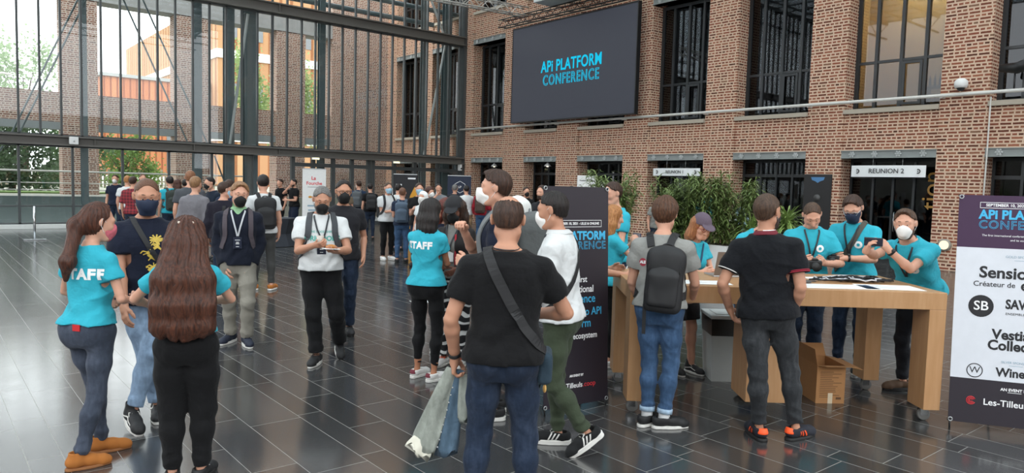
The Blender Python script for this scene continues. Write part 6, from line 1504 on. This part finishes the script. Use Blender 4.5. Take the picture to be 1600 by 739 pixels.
bxm = thing('projection_box', 'pale grey ventilation box hanging above the big screen', 'box', (18.4, 19.6, 8.55)); MB().box((-.5, -1.3, 0), (.4, 1.3, 1.1), .03).build('housing', plain('pale_grey_metal', 'c9cccb', .4), bxm); MB().box((-.52, -1.2, .15), (-.5, 1.2, .3)).build('vent_slot', plain('shadow_grey', '7b7f80', .6), bxm)

# signs, board, lamps and camera on the facade
def sign(y0, y1, z0, z1, txt, label):
    o = thing('hanging_sign', label, 'sign', (19.56, (y0+y1)/2, (z0+z1)/2)); w_ = (y1-y0)/2; h_ = (z1-z0)/2
    m = MB(); N_ = 12; A = []
    for k in range(N_+1): y = -w_+2*w_*k/N_; A.append((-.06*(1-(y/w_)**2), y))
    for (xa, ya), (xb, yb) in zip(A, A[1:]): m.prism([(xa, ya, -h_), (xb, yb, -h_), (xb, yb, h_), (xa, ya, h_)], (.02, 0, 0))
    m.build('sign_panel', plain('sign_white', 'eceeee', .45), o)
    put_text('lettering', txt, h_*1.15, P_BK, (-.075, 0, 0), (0, -1, 0), (0, 0, 1), o, extrude=.002, bold=.001)
    for sg in (-1, 1):
        c = MB(); c.tube([(-.055+.02, sg*w_*.82-.05*math.cos(q), .05*math.sin(q)) for q in np.linspace(-1.9, 1.9, 12)], .012, 6); c.ball((-.04, sg*w_*.82, 0), .014, (1, 1, 1), 8); c.build('arrow_mark', P_BK, o, True)
    for sg in (-1, 1): MB().cyl((0, sg*w_*.4, h_), (.0, sg*w_*.4, 2.765-(z0+z1)/2), .006, 6).build('hanger', M_ALU, o, True)
sign(14.36, 16.28, 2.25, 2.5, 'REUNION 1', 'white hanging sign over the doorway behind the bamboo plants, reading REUNION 1')
sign(7.58, 9.45, 2.27, 2.57, 'REUNION 2', 'white hanging sign right of the tall black notice board, reading REUNION 2')
put_text('trim_lettering', 'tion', .62, plain('gold_vinyl', 'b98a3c', .5), (XF+.53, 7.62, 1.95), (0, 0, 1), (0, 1, 0), None, extrude=.002)['kind'] = 'structure'
bd = thing('notice_board', 'tall black board with a blue emblem on the brick pillar beside REUNION 2', 'board', (XF-.04, 10.36, 1.45)); MB().box((0, -.40, -1.0), (.03, .40, .88), .008).build('board_panel', plain('board_black', '1d1c1d', .4), bd)
em = MB(); em.prism([(-.002, .20, .80), (-.002, -.20, .80), (-.002, -.17, .72), (-.002, -.06, .68), (-.002, 0, .64), (-.002, .06, .68), (-.002, .17, .72)], (-.003, 0, 0)); em.build('emblem', plain('emblem_blue', '4d7fae', .5), bd)
MB().cyl((-.012, 0, .22), (0, 0, .22), .10, 20).build('disc', plain('board_grey', '4a4948', .5), bd, True)
for y_ in (11.0, ): pass
dm = thing('security_camera', 'white dome security camera on the right brick pillar above the rail', 'camera', (19.40, 6.84, 4.42)); MB().box((0, -.07, .0), (.16, .07, .10), .01).build('bracket', M_WHITE, dm); MB().lathe([(.13, -.02), (.15, .05), (.14, .14), (.07, .20)], (-.05, 0, 0), 18).build('housing', M_WHITE, dm, True); MB().ball((-.05, 0, -.02), .09, (1, 1, .9), 14).build('dome', M_BLACK, dm, True)
sl_ = thing('spotlight', 'black stage spotlight clamped to the rail at the right end', 'light', (19.36, 5.75, 4.75)); MB().tube([(-.25, -.35, .05), (-.02, -.05, .0), (.0, .30, .03)], [.12, .13, .09], 14).build('lamp_body', M_BLACK, sl_, True); MB().tube([(0, 0, 0), (.0, .0, -.30), (.02, 0, -.5)], .02, 8).build('clamp', M_BLACK, sl_, True)
ul = thing('wall_lamp', 'round wall lamp glowing on the brick pillar behind the sponsor banner', 'light', (XF-.02, 7.02, .62)); MB().tube([(0, 0, 0), (-.06, 0, 0)], .15, 24).build('ring', plain('lamp_ring', '9a948a', .4), ul, True); MB().tube([(-.061, 0, 0), (-.07, 0, 0)], .11, 24).build('diffuser', emit('lamp_glow', 'fff1cf', 1.3), ul, True)
for i, (x_, label) in enumerate(((12.25, 'lit green exit light under the beam above the first glass door'), (15.9, 'lit green exit light under the beam above the second glass door'))):
    ex = thing('exit_light', label, 'light', (x_, YG-.34, 2.58)); MB().box((-.16, -.03, 0), (.16, .03, .09), .005).build('housing', M_WHITE, ex); MB().box((-.14, -.034, .015), (.14, -.03, .075)).build('diffuser', emit('exit_glow', 'fdf5b8', 2.0), ex)
bx = thing('sensor_box', 'white sensor box fixed to the beam of the glass wall', 'sensor', (4.0, YG-.33, 2.72)); MB().box((-.13, -.06, 0), (.13, .03, .24), .02).build('housing', M_WHITE, bx); MB().ball((0, -.06, .1), .03, (1, .5, 1), 10).build('sensor_eye', M_ALU, bx, True)
cam2 = thing('security_camera', 'small white camera at the glass wall corner below the beam', 'camera', (19.3, YG-.2, 2.385)); MB().box((-.05, -.1, 0), (.05, .1, .28), .015).build('housing', M_WHITE, cam2); MB().ball((0, -.11, .1), .04, (1, .6, 1), 8).build('lens', M_BLACK, cam2, True)
sp_ = thing('barrier_post', 'low steel barrier post on the floor before the glass wall', 'post', (2.43, 22.88, 0)); MB().box((-.26, -.14, 0), (.26, .14, .03), .008).build('base', M_CHROME, sp_); MB().cyl((0, 0, .03), (0, 0, .9), .03, 12).build('post', M_CHROME, sp_, True)
fl_ = thing('floor_light', 'round pale light set into the floor in the middle of the hall', 'light', (5.95, 9.35, 0)); MB().lathe([(.20, 0), (.20, .004), (.17, .006)], (0, 0, 0), 28).build('ring', M_CHROME, fl_, True); MB().lathe([(.16, .004), (.16, .008)], (0, 0, 0), 28).build('diffuser', plain('pale_lens', 'dfe2e2', .4), fl_, True)

# planters with bamboo and yuccas before the meeting rooms
LEAF = plain('bamboo_leaf', '6c7f47', .5, var=.45, scale=9); STEM = plain('bamboo_stem', '77803f', .5); YUC = plain('yucca_leaf', '7d9450', .45, var=.35, scale=14)
def leafmesh(m, p, d, L, w, up):
    d = d.normalized(); s_ = d.cross(Vector((0, 0, 1)));
    if s_.length < .05: s_ = Vector((1, 0, 0))
    s_.normalize(); v = []
    for t, k, g in ((0, .15, 0), (.35, 1, .06), (.7, .8, -.05), (1, .04, -.30)):
        q = p+d*(L*t)+Vector((0, 0, g*L*up)); v.append((m.bm.verts.new(q-s_*w*k), m.bm.verts.new(q+s_*w*k)))
    for a, b in zip(v, v[1:]): m.bm.faces.new((a[0], a[1], b[1], b[0]))
def bamboo(x, y, label, n, seed, h=1.35, spread=.26):
    rnd = random.Random(seed); o = thing('potted_bamboo', label, 'plant', (x, y, 0), rnd.uniform(0, 6), 'bamboo plants before the meeting rooms')
    frus(MB(), .27, .27, .31, .31, 0, .72).build('planter', M_WHITE, o); MB().box((-.28, -.28, .70), (.28, .28, .735)).build('soil', plain('soil', '3a2d22', .95), o)
    stm, lf = MB(), MB()
    for k in range(n):
        a = rnd.uniform(0, 6.28); rr = spread*math.sqrt(rnd.random()); b = Vector((rr*.6*math.cos(a), rr*.6*math.sin(a), .72)); hh = h*rnd.uniform(.65, 1.02); t = b+Vector((rr*.9*math.cos(a)+rnd.uniform(-.08, .08), rr*.9*math.sin(a)+rnd.uniform(-.08, .08), hh))
        stm.tube([b, (b+t)/2+Vector((rnd.uniform(-.02, .02), rnd.uniform(-.02, .02), 0)), t], [.010, .008, .004], 5)
        for q in range(115):
            tt = rnd.uniform(.02, 1)**.8; p = b+(t-b)*tt; an = rnd.uniform(0, 6.28); leafmesh(lf, p, Vector((math.cos(an), math.sin(an), rnd.uniform(-.1, .75))), rnd.uniform(.18, .36), rnd.uniform(.010, .017), 1)
    stm.build('stems', STEM, o, True); lf.build('leaves', LEAF, o, False, False)
def gp(px, d): pass
bamboo(10.75, 9.90, 'tall potted bamboo nearest the dark banner', 26, 1, 1.36, .42); bamboo(11.95, 9.15, 'tall potted bamboo in the middle of three before the meeting rooms', 28, 2, 1.34, .42); bamboo(12.55, 8.55, 'tall potted bamboo closest to the yucca plants', 30, 3, 1.40, .44)
def yucca(x, y, label, seed, h, s=1.0):
    rnd = random.Random(seed); o = thing('potted_yucca', label, 'plant', (x, y, 0), 0, 'yucca plants before the meeting rooms'); MB().lathe([(.16, 0), (.22, .45), (.20, .45)], (0, 0, 0), 20).build('pot', M_WHITE, o, True); MB().tube([(0, 0, .4), (.02, 0, h*.6), (.0, .02, h)], .035, 8).build('trunk', plain('yucca_trunk', '6b5640', .9), o, True)
    lf = MB()
    for k in range(260):
        an = rnd.uniform(0, 6.28); el = rnd.uniform(-.5, 1.2); p = Vector((0, .02*h, h-rnd.random()*.35)); leafmesh(lf, p, Vector((math.cos(an)*math.cos(el), math.sin(an)*math.cos(el), math.sin(el))), rnd.uniform(.34, .56)*s, .016, .9)
    lf.build('leaves', YUC, o, False, False)
yucca(12.75, 7.30, 'yucca with arching leaves right of the head of the man in the black polo', 5, 1.30, 1.0); yucca(12.55, 7.95, 'yucca with arching leaves left of the head of the man in the black polo', 6, 1.10, .95)
# far banners
def rollup(x, y, w, h, mat, label, face):
    o = thing('roll_up_banner', label, 'banner', (x, y, 0), face); MB().box((-w/2, -.08, 0), (w/2, .08, .07), .01).build('base', M_ALU, o); MB().box((-w/2, -.004, .07), (w/2, .004, h)).build('banner_sheet', mat, o); MB().box((-w/2, -.012, h), (w/2, .012, h+.03)).build('top_bar', M_ALU, o); MB().cyl((0, .03, .05), (0, .03, h), .012, 8).build('pole', M_ALU, o, True); return o
fz = lambda x, y: math.atan2(y, x)-PI/2
x_, y_ = 9.75, 21.75; o = rollup(x_, y_, .72, 2.12, M_WHITE, 'white roll-up banner with red lettering by the glass doors', fz(x_, y_)+.1)
put_text('lettering', 'La', .15, P_RED, (-.02, -.006, 1.84), (1, 0, 0), (0, 0, 1), o, extrude=.001, bold=.004); put_text('lettering', 'Fourche', .145, P_RED, (0, -.006, 1.68), (1, 0, 0), (0, 0, 1), o, extrude=.001, bold=.003); MB().box((-.2, -.008, 1.56), (.2, -.005, 1.57)).build('rule', P_BK, o); MB().ball((-.12, -.006, 1.25), .06, (1, .1, .6), 12).build('emblem', plain('print_ochre', 'c98a2a', .6), o)
for k in range(4): MB().box((-.2+.02*k, -.008, .95-.14*k), (.16, -.005, 1.0-.14*k)).build('text_line', P_GREY, o)
x_, y_ = 12.95, 21.55; o = rollup(x_, y_, .80, 2.05, P_BK, 'black roll-up banner with an orange curve', fz(x_, y_)); ob_ = MB(); ob_.prism([(.4, -.005, .2), (.4, -.005, 1.72), (.30, -.005, 1.62), (.17, -.005, 1.35), (.08, -.005, 1.0), (.05, -.005, .2)], (0, -.002, 0)); ob_.build('orange_shape', plain('print_orange', 'd99a2b', .6), o)
put_text('lettering', 'PARTNER', .085, P_WH, (.2, -.007, 1.93), (1, 0, 0), (0, 0, 1), o, extrude=.001, bold=.002) if False else MB().box((.08, -.008, 1.90), (.34, -.005, 1.95)).build('header_mark', P_WH, o)
for k in range(4): MB().box((-.32, -.008, 1.68-.13*k), (-.12+.03*(k % 2), -.005, 1.73-.13*k)).build('text_line', P_WH, o)
x_, y_ = 14.35, 20.35; o = rollup(x_, y_, .80, 2.05, plain('print_navy', '18233a', .6), 'navy roll-up banner with a white hexagon', fz(x_, y_)); MB().tube([(.02+.2*math.sin(a), -.008, 1.68+.2*math.cos(a)) for a in [k*PI/3 for k in range(6)]], .008, 6, close=True).build('hexagon', P_WH, o); put_text('lettering', 'LP', .10, P_WH, (.02, -.006, 1.68), (1, 0, 0), (0, 0, 1), o, extrude=.001, bold=.001)
for k in range(4): MB().box((-.05, -.008, 1.30-.12*k), (.25-.04*(k % 2), -.005, 1.34-.12*k)).build('text_line', P_WH, o)
# white info panel by the left doorway of the facade
wp = thing('info_panel', 'white info panel above the crowd near the brick pillar, behind the dark banner', 'sign', (14.6, 14.5, 0), fz(14.6, 14.5)); MB().box((-.28, -.01, 1.55), (.28, .01, 2.12), .004).build('panel', M_WHITE, wp); MB().cyl((0, .02, .02), (0, .02, 1.6), .018, 8).build('pole', M_ALU, wp, True); MB().lathe([(.2, 0), (.2, .02), (.03, .03)], (0, .02, 0), 20).build('base', M_ALU, wp, True)
put_text('lettering', 'Vestiaire Collective', .056, P_BK, (0, -.012, 1.98), (1, 0, 0), (0, 0, 1), wp, extrude=.001, bold=.001); MB().box((-.2, -.013, 1.78), (.2, -.010, 1.79)).build('text_line', P_GREY, wp)
wp = thing('info_panel', 'narrow white panel showing just above the top edge of the dark banner', 'sign', (12.2, 11.6, 0), fz(12.2, 11.6)); MB().box((-.16, -.01, .9), (.16, .01, 1.92), .004).build('panel', M_WHITE, wp); MB().cyl((0, .02, .02), (0, .02, 1.0), .018, 8).build('pole', M_ALU, wp, True); MB().lathe([(.2, 0), (.2, .02), (.03, .03)], (0, .02, 0), 20).build('base', M_ALU, wp, True)
for y_, label in ((25.4, 'small pale lamp under the lintel of the doorway nearest the glass wall corner'), (21.9, 'small pale lamp under the lintel of the second doorway from the glass wall corner')):
    o = thing('ceiling_lamp', label, 'light', (XF+.2, y_, 2.60)); MB().lathe([(.03, .16), (.05, .10), (.15, .0), (.14, -.01)], (0, 0, 0), 18).build('lamp_shade', M_WHITE, o, True); MB().ball((0, 0, -.01), .05, (1, 1, .6), 10).build('bulb', emit('bulb_glow', 'fff0d0', 3.0), o, True)
# standing tables
def cloth_table(x, y, label, r=.38, h=1.08, mat=None):
    o = thing('cocktail_table', label, 'table', (x, y, 0)); MB().lathe([(r*1.05, .01), (r*.80, h*.45), (r*1.0, h-.02), (r*1.0, h), (r*.9, h+.005)], (0, 0, 0), 10).build('table_cover', mat or plain('dark_table_cover', '2a2e36', .8), o); return o
cloth_table(7.45, 19.1, 'dark draped cocktail table left of the man in black eating', .55, .75)
def bar_table(x, y, label, white=True):
    o = thing('bar_table', label, 'table', (x, y, 0), 0, 'white topped bar tables'); MB().lathe([(.34, 1.06), (.35, 1.08), (.34, 1.10)], (0, 0, 0), 24).build('tabletop', M_WHITE, o, True)
    for a in (0.3, 2.4, 4.5): MB().tube([(.10*math.cos(a), .10*math.sin(a), 1.06), (.26*math.cos(a), .26*math.sin(a), 0)], [.022, .018], 8).build('leg', M_WOOD, o, True)
bar_table(10.95, 19.0, 'white topped bar table with wooden legs near the navy jacket man with grey backpack'); bar_table(13.5, 16.5, 'white topped bar table with wooden legs beside the man with red shirt'); bar_table(15.6, 10.62, 'white topped bar table behind the bamboo plants')
# ------------------------------------------------------------------ outside: buildings, trees, fence, railing
def slats(name, c0, c1, c2, period):
    m, x = newmat(name); p = x.xyz(x.pos()); u = x.math('DIVIDE', x.add(p[0], p[1]), period); f = x.math('FRACT', u); r = x.white(x.comb(x.math('FLOOR', u), 0.0, 0.0))[0]
    c = x.mix(x.lt(f, .28), x.mix(r, lin(c0), lin(c1)), lin(c2)); x.pbr(c, .75, 0, spec=.2); return m
M_ORG = slats('orange_cladding', 'a07a58', 'b3906c', '84583a', 1.15); M_ORG2 = slats('rust_cladding', '9c6040', 'a9704c', '7c452c', .55)
M_WIN = plain('far_window', '6b6f72', .3)
b = thing('office_building', 'tall orange clad building with white bands outside the glass wall', 'building', (23.43, 75, 0))
MB().box((0, 0, 0), (50, 13, 42)).build('wall', M_ORG, b); MB().box((.0, 13, 0), (30, 40, 19.3)).build('side_wing', M_ORG, b)
for z in (5.4, 13.6, 21.8, 30.0): MB().box((-.15, -.15, z), (50.1, 13.1, z+.85)).box((-.15, 13.1, z), (0, 40, z+.85) if z < 18 else (0, 13.2, z+.85)).build('white_band', M_WHITE, b)
for z in (7.6, 15.6, 24.0):
    for k in range(8): MB().box((1.3+2.6*k, -.06, z), (1.9+2.6*k, 0.1, z+3.6)).build('window', M_WIN, b)
b = thing('low_building', 'low rust coloured building with vertical cladding outside the glass wall', 'building', (13.6, 77, 0)); MB().box((0, 0, 0), (9.5, 14, 10.9)).build('wall', M_ORG2, b); MB().box((-.2, -.2, 10.9), (9.6, 14.2, 11.2)).build('roof', M_CONC, b); MB().box((5.6, -.08, 2.2), (6.8, .1, 6.5)).build('window', M_WIN, b); MB().box((-.05, -.1, 0), (9.6, 0, 1.7)).build('plinth', M_WHITE, b)
b = thing('shed', 'blue grey shed with a white roof far outside at the left', 'building', (-8, 60, 0.9)); MB().box((0, 0, 0), (11.5, 8, 3.2)).build('wall', plain('shed_blue', '7e8f9d', .8), b); rf_ = MB(); rf_.prism([(-.3, -.4, 3.1), (11.8, -.4, 3.1), (11.8, 4, 5.2), (-.3, 4, 5.2)], (0, 0, .15)); rf_.build('roof', M_WHITE, b)
def tree(x, y, label, h0, h1, rad, n, c0, seed, size=.32, name='tree'):
    rnd = random.Random(seed); o = thing(name, label, 'tree', (x, y, .9)); tr_ = MB(); tr_.tube([(0, 0, 0), (.1, 0, h0*.6), (0, .1, (h0+h1)/2)], [rad*.09+.03, rad*.07+.02, .03], 8)
    for k in range(6): a = k*1.05; tr_.tube([(0, 0, h0*.8+.2*k), (rad*.5*math.cos(a), rad*.5*math.sin(a), (h0+h1)*.5+.1*k)], [.06, .02], 5)
    tr_.build('trunk', plain('bark', '4f4438', .9), o, True)
    co = []; cl = [(rnd.gauss(0, .45)*rad, rnd.gauss(0, .45)*rad, h0+(h1-h0)*rnd.random()) for _ in range(26)]
    n = int(n*2.2)
    for k in range(n):
        c = cl[rnd.randrange(26)]; p = np.array([c[0]+rnd.gauss(0, .2)*rad, c[1]+rnd.gauss(0, .2)*rad, c[2]+rnd.gauss(0, .12)*(h1-h0)]); a, b_ = np.random.RandomState(seed*9999+k).randn(2, 3); a = nv(a)*size*rnd.uniform(.5, 1); b_ = nv(b_-a*(a@b_)/(a@a+1e-9))*size*.5; co += [p-a, p+b_, p+a, p-b_]
    me = raw_mesh('foliage', np.array(co), np.arange(4*n).reshape(-1, 4)); me.polygons.foreach_set('use_smooth', [False]*n); mkobj('foliage', me, leafy('foliage_'+c0, c0), o)
tree(-1.5, 46, 'big pale green tree behind the brick arcade at the far left', 4.5, 12.0, 2.8, 1500, '93a886', 1, .17); tree(5.4, 55, 'pale green tree beyond the arcade between the first pillars', 4.5, 9.0, 1.9, 900, '8fa57f', 2, .17)
tree(3.4, 40.5, 'dark green bush seen under the arcade at the left', .3, 3.0, 1.6, 2200, '40583a', 3, .13, 'bush'); tree(6.6, 45, 'dark green bush left of the first brick pillar outside', .3, 3.0, 1.5, 1800, '48633e', 4, .13, 'bush')
tree(10.6, 53, 'bright green bush right of the first brick pillar outside', .2, 3.3, 1.6, 2000, '5f7c3a', 5, .13, 'bush'); tree(7.6, 52, 'dark bush behind the first brick pillar outside', .2, 3.2, 1.2, 1200, '526c3c', 6, .13, 'bush')
tree(18.4, 52, 'young pale tree in front of the orange building', 4.5, 9.2, 1.4, 1800, '8ba06a', 7, .16); tree(22.3, 53, 'pale tree before the orange building, right of the steel columns', 3.5, 9.3, 1.5, 2000, '8ca16c', 8, .16); tree(27.5, 54, 'pale tree seen in the last opening of the brick arcade', 2.5, 7.2, 1.7, 1600, '93a674', 9, .16)
fn_ = thing('fence', 'wooden paling fence far outside behind the arcade', 'fence', (0, 56, .9)); pk = MB(); rnd = random.Random(2)
for k in range(110): x_ = -9+k*.24; pk.box((x_, 0, 0), (x_+.14, .04, 1.2+rnd.uniform(-.15, .15)))
pk.build('palings', plain('grey_wood', '857e6c', .9, var=.2), fn_); MB().box((-9, .04, .4), (17.4, .09, .5)).box((-9, .04, .9), (17.4, .09, 1.0)).build('rails', plain('grey_wood', '857e6c', .9), fn_)
rl_ = thing('railing', 'pale metal railing on the terrace outside the glass wall', 'railing', (0, 30.6, .93)); MB().cyl((-9, 0, .92), (11, 0, .92), .03, 8).build('top_rail', M_PIPE, rl_, True)
for z in (.25, .5): MB().cyl((-9, 0, z), (11, 0, z), .015, 6).build('rail', M_PIPE, rl_, True)
for k in range(11): MB().box((-8.9+1.95*k, -.03, 0), (-8.84+1.95*k, .03, .9)).build('post', M_STEEL, rl_)
for x_, y_, label in ((2.95, 44, 'thin pale lamp post outside at the far left'), (9.3, 55, 'thin pale lamp post outside, right of the first brick pillar')):
    o = thing('lamp_post', label, 'lamp', (x_, y_, .92)); MB().cyl((0, 0, 0), (0, 0, 5.5), .05, 8).build('pole', M_PIPE, o, True); MB().tube([(0, 0, 5.5), (.5, 0, 5.7), (.9, 0, 5.65)], .05, 8).build('lamp_head', M_PIPE, o, True)
gr_ = MB().box((2.0, 35.6, .92), (14, 37.8, .98)).build('grass_strip', plain('lawn', '5f7a40', .9, var=.3, scale=4)); tag(gr_, 'strip of green grass outside beyond the arcade', 'grass', None, 'stuff')
# ------------------------------------------------------------------ the crowd further back
def fig(x, y, face, label, skin=SK, shirt=GREYC, legs=JEAND, hairm=HB, hk='short', sleeve=.6, mask_=None, mk_kind='surgical', fem=False, H=1.77, pack=None, kind='slim', shoe=None, hh=.012, beard=None, pack_label=None, coll=False, lo='lo', hem=.88, bottom=1.9, **kw):
    P = mk(x, y, face, label, 'crowd at the back of the hall', lo, H=H, fem=fem, seed=int(abs(x*13+y*7)) % 50, **kw)
    P.body(skin, kind == 'shorts'); P.trousers(legs, kind, .99, bottom); P.shirt(shirt, sleeve, .006, hem, .016, .06); P.shoes(shoe or SHB, SOLEW if shoe else SOLEB); P.hair(hairm, hk, hh, amp=.002)
    if mask_: P.mask(mask_, mk_kind)
    if beard: P.beard(beard, .004)
    if pack: backpack(P, pack, pack_label, .15, .23, .075, 1.18)
    return P
NAVYT = cloth('1b2336'); PLAID = None
def plaid():
    m, x = newmat('red_plaid_cloth'); p = x.xyz(x.obj()); a = x.lt(x.math('FRACT', x.mul(p[0], 14)), .35); b = x.lt(x.math('FRACT', x.mul(p[2], 14)), .35); c = x.mix(x.mul(x.add(a, b), .5), lin('8c2a33'), lin('36161e')); x.pbr(c, .85); return m
fig(4.49, 23.56, -15, 'man in navy T-shirt and white mask facing the hall, far left of the crowd', shirt=NAVYT, mask_=MW, mk_kind='ffp2', H=1.78)
fig(4.30, 21.12, 160, 'person in white shirt behind the man in red plaid shirt', shirt=WHITEC, hairm=HG, H=1.76); fig(4.95, 22.4, 10, 'man with cropped hair seen over the shoulder of the man in red plaid', shirt=NAVYT, hk='buzz', hairm=HBU, hh=.004, H=1.82)
fig(3.95, 18.84, 160, 'man in red plaid shirt left of the man in the navy mask', shirt=plaid(), sleeve=.9, H=1.75)
fig(4.76, 18.82, -165, 'man in cyan T-shirt with a dark green backpack in the crowd', shirt=CYAN, H=1.78, pack=plain('dark_green_nylon', '2c332e', .75), pack_label='dark green backpack on the man in cyan T-shirt in the crowd', hairm=HK)
fig(5.59, 21.36, 150, 'brown-haired person behind the man with the dark green backpack', shirt=NAVYT, hairm=HBR, fem=True, hk='bob', H=1.70); fig(5.19, 19.09, 165, 'dark-haired person left of the tall man in charcoal T-shirt', shirt=BLACKC, hairm=HK, H=1.72)
fig(3.87, 13.95, 165, 'tall man with cropped ginger hair in charcoal T-shirt', shirt=cloth('4a4d52'), hk='buzz', hairm=hair_mat('6b4430', '9a6a4a'), hh=.005, H=1.90, sleeve=.62)
fig(3.50, 12.35, 150, 'man with light brown hair in grey long-sleeved shirt', shirt=cloth('77757a'), sleeve=1.6, hairm=HBL, H=1.79); P7_ = fig(3.66, 11.45, 168, 'man in dark shirt with blue mask and a black strap down his back', shirt=cloth('1f1d28'), sleeve=1.9, mask_=MBLU, hairm=HB, H=1.72, lo='mid', head=(-55, 0, 0))
P7_.ribbon('shoulder_strap', [(.02, .10, 1.40), (.05, .0, 1.48), (.05, -.06, 1.46), (.03, -.13, 1.32), (.0, -.14, 1.1), (-.03, -.13, .95)], .045, STRAPB)
cb_ = thing('camera_bag', 'small black bag hanging on the back of the man in dark shirt with blue mask', 'bag', P7_.root.location, P7_.rz); f = P7_.grid((-.25, -.4, .6), (.2, .0, 1.0), .012); f.rbox((-.03, -.20, .82), (.09, .05, .08), .03); mkobj('bag_body', f.mesh('bag_body', P7_.S), M_BLACK, cb_)
fig(4.98, 16.02, -60, 'dark-haired man in navy jacket looking down at the back', shirt=cloth('1a2433'), sleeve=1.9, hairm=HK, H=1.80, lean=12, mask_=MBLK, mk_kind='cup'); fig(4.45, 13.6, 155, 'man in navy T-shirt just left of the man with the green collar', shirt=cloth('1b2740'), hairm=HB, H=1.75)
fig(4.30, 11.55, -172, 'man with tied dark hair in white T-shirt carrying a black backpack', shirt=WHITEC, hairm=HK, hk='bun', legs=cloth('3d3d3c'), shoe=SUEDE, H=1.85, pack=STRAPB, pack_label='black backpack on the man with tied hair in white T-shirt', lo='mid', feet=[(-.1, .05, 0, 8, 0), (.13, -.05, 0, -30, 0)])
fig(9.41, 22.5, -62, 'man in black T-shirt and navy shorts eating beside the white roll-up banner', shirt=BLACKC, legs=NAVYT, kind='shorts', bottom=.9, hairm=HK, H=1.80, rh=(.02, .18, 1.48), lh=(-.1, .28, 1.1), re=(1, .1, -1), beard=HK); fig(9.40, 23.6, -50, 'person in black behind the man eating', shirt=BLACKC, legs=BLACKC, H=1.78)
fig(10.87, 20.91, 165, 'man in navy denim jacket with a grey backpack', shirt=cloth('24344c'), sleeve=1.9, H=1.80, pack=plain('slate_nylon', '54585c', .8), pack_label='slate grey backpack on the man in navy denim jacket', head=(40, 0, 0), mask_=MW); fig(10.75, 19.95, -170, 'man with a black backpack right of the navy denim jacket', shirt=BLACKC, hairm=HK, H=1.72, pack=STRAPB, pack_label='black backpack right of the slate grey backpack')
fig(9.18, 18.41, 175, 'woman in tan top behind the man with glasses', shirt=cloth('6a5c4c'), hairm=HK, hk='medium', fem=True, H=1.66)
fig(8.35, 14.67, 25, 'man in white T-shirt and blue mask standing with folded hands', shirt=WHITEC, legs=BLACKC, shoe=SHW, mask_=MBLU, hk='buzz', hairm=HSH, hh=.006, H=1.77, rh=(.05, .22, 1.12), lh=(-.05, .24, 1.10), pack=STRAPB, pack_label='black shoulder pack on the man in white T-shirt and blue mask', lo='mid')
fig(8.37, 14.05, 178, 'man in navy T-shirt and blue jeans with a blue grey rolltop backpack', shirt=cloth('252f42'), legs=JEAN, hk='buzz', hairm=hair_mat('4a2f22', '7a553f'), hh=.006, H=1.67, pack=plain('blue_grey_canvas', '4e5d6e', .85), pack_label='blue grey rolltop backpack with cream straps', lo='mid', rh=(.12, .24, 1.05), lh=(-.12, .24, 1.05))
fig(9.77, 16.63, 150, 'dark-haired woman in white top before the black and orange banner', shirt=WHITEC, hairm=HK, hk='bun', fem=True, H=1.74); fig(8.32, 13.28, -10, 'man in black T-shirt and blue mask right of the rolltop backpack', shirt=BLACKC, mask_=MBLU, H=1.78, lo='mid', head=(20, 0, 0), rh=(.08, .25, 1.2)); fig(8.85, 13.7, 35, 'woman with long brown hair and white mask', shirt=BLACKC, fem=True, hk='long', hairm=HBR, mask_=MW, mk_kind='ffp2', H=1.71)
fig(8.0, 12.6, -30, 'person in a white hooded top in front of the long-haired woman', shirt=WHITEC, hairm=M_WHITE, hk='medium', fem=True, H=1.62, mask_=MW)
fig(11.15, 16.79, -5, 'man in grey patterned shirt eating before the navy banner', shirt=cloth('7d8085'), hairm=HK, H=1.77, rh=(.03, .2, 1.45), re=(1, 0, -1)); fig(12.64, 18.16, 170, 'man in dark jacket right of the navy banner', shirt=cloth('20222a'), sleeve=1.9, hairm=HGR, H=1.76); fig(12.68, 17.61, -160, 'man in white T-shirt and tan shorts at the bar table', shirt=WHITEC, legs=cloth('a88a68'), kind='shorts', bottom=.95, hairm=HK, H=1.74, rh=(.1, .26, 1.1)); fig(12.95, 17.20, 168, 'man in red shirt and blue jeans with a brown backpack', shirt=cloth('8f1f2a'), sleeve=1.8, legs=JEAN, hairm=HB, H=1.76, pack=plain('brown_nylon', '4a3a32', .8), pack_label='brown backpack on the man in red shirt')
fig(12.35, 14.5, 20, 'man in black mask and dark jacket by the brick pillar', shirt=BLACKC, sleeve=1.9, mask_=MBLK, mk_kind='cup', H=1.75); fig(9.02, 10.11, -35, 'bearded man in dark blazer looking left of the dark banner', shirt=cloth('1d1d22'), sleeve=1.93, beard=HB, hairm=HB, H=1.80, lo='mid'); P26 = fig(4.26, 5.10, -150, 'person in white knitted hood behind the tall man with the grey backpack', shirt=cloth('5f6364'), sleeve=1.9, hairm=plain('white_knit', 'dcdcd8', .9), hk='medium', hh=.024, H=1.68, lo='mid')
P26.ribbon('pink_strap', [(.09, .10, 1.40), (.10, -.02, 1.47), (.08, -.12, 1.36), (.06, -.14, 1.15)], .04, plain('pink_webbing', 'cf8f93', .8))
fig(11.87, 12.3, 0, 'dark-haired person just behind the top of the dark banner', hairm=HK, shirt=DGREY, H=1.80); fig(13.3, 13.2, 10, 'person by the doorway right of the white info panel', hairm=HK, shirt=DGREY, H=1.74)
fig(14.5, 11.9, 20, 'fair-haired person behind the first bamboo plant', shirt=GREYC, hairm=HBL, H=1.64, lean=10); fig(15.0, 10.8, -20, 'person in cyan shirt bending at the bar table behind the bamboo', shirt=CYAN, H=1.93, lean=4); fig(15.55, 10.05, -75, 'person in light blue patterned shirt between bamboo and yucca', shirt=cloth('9fb9c9', denim=True), sleeve=1.9, H=1.70, lean=14)
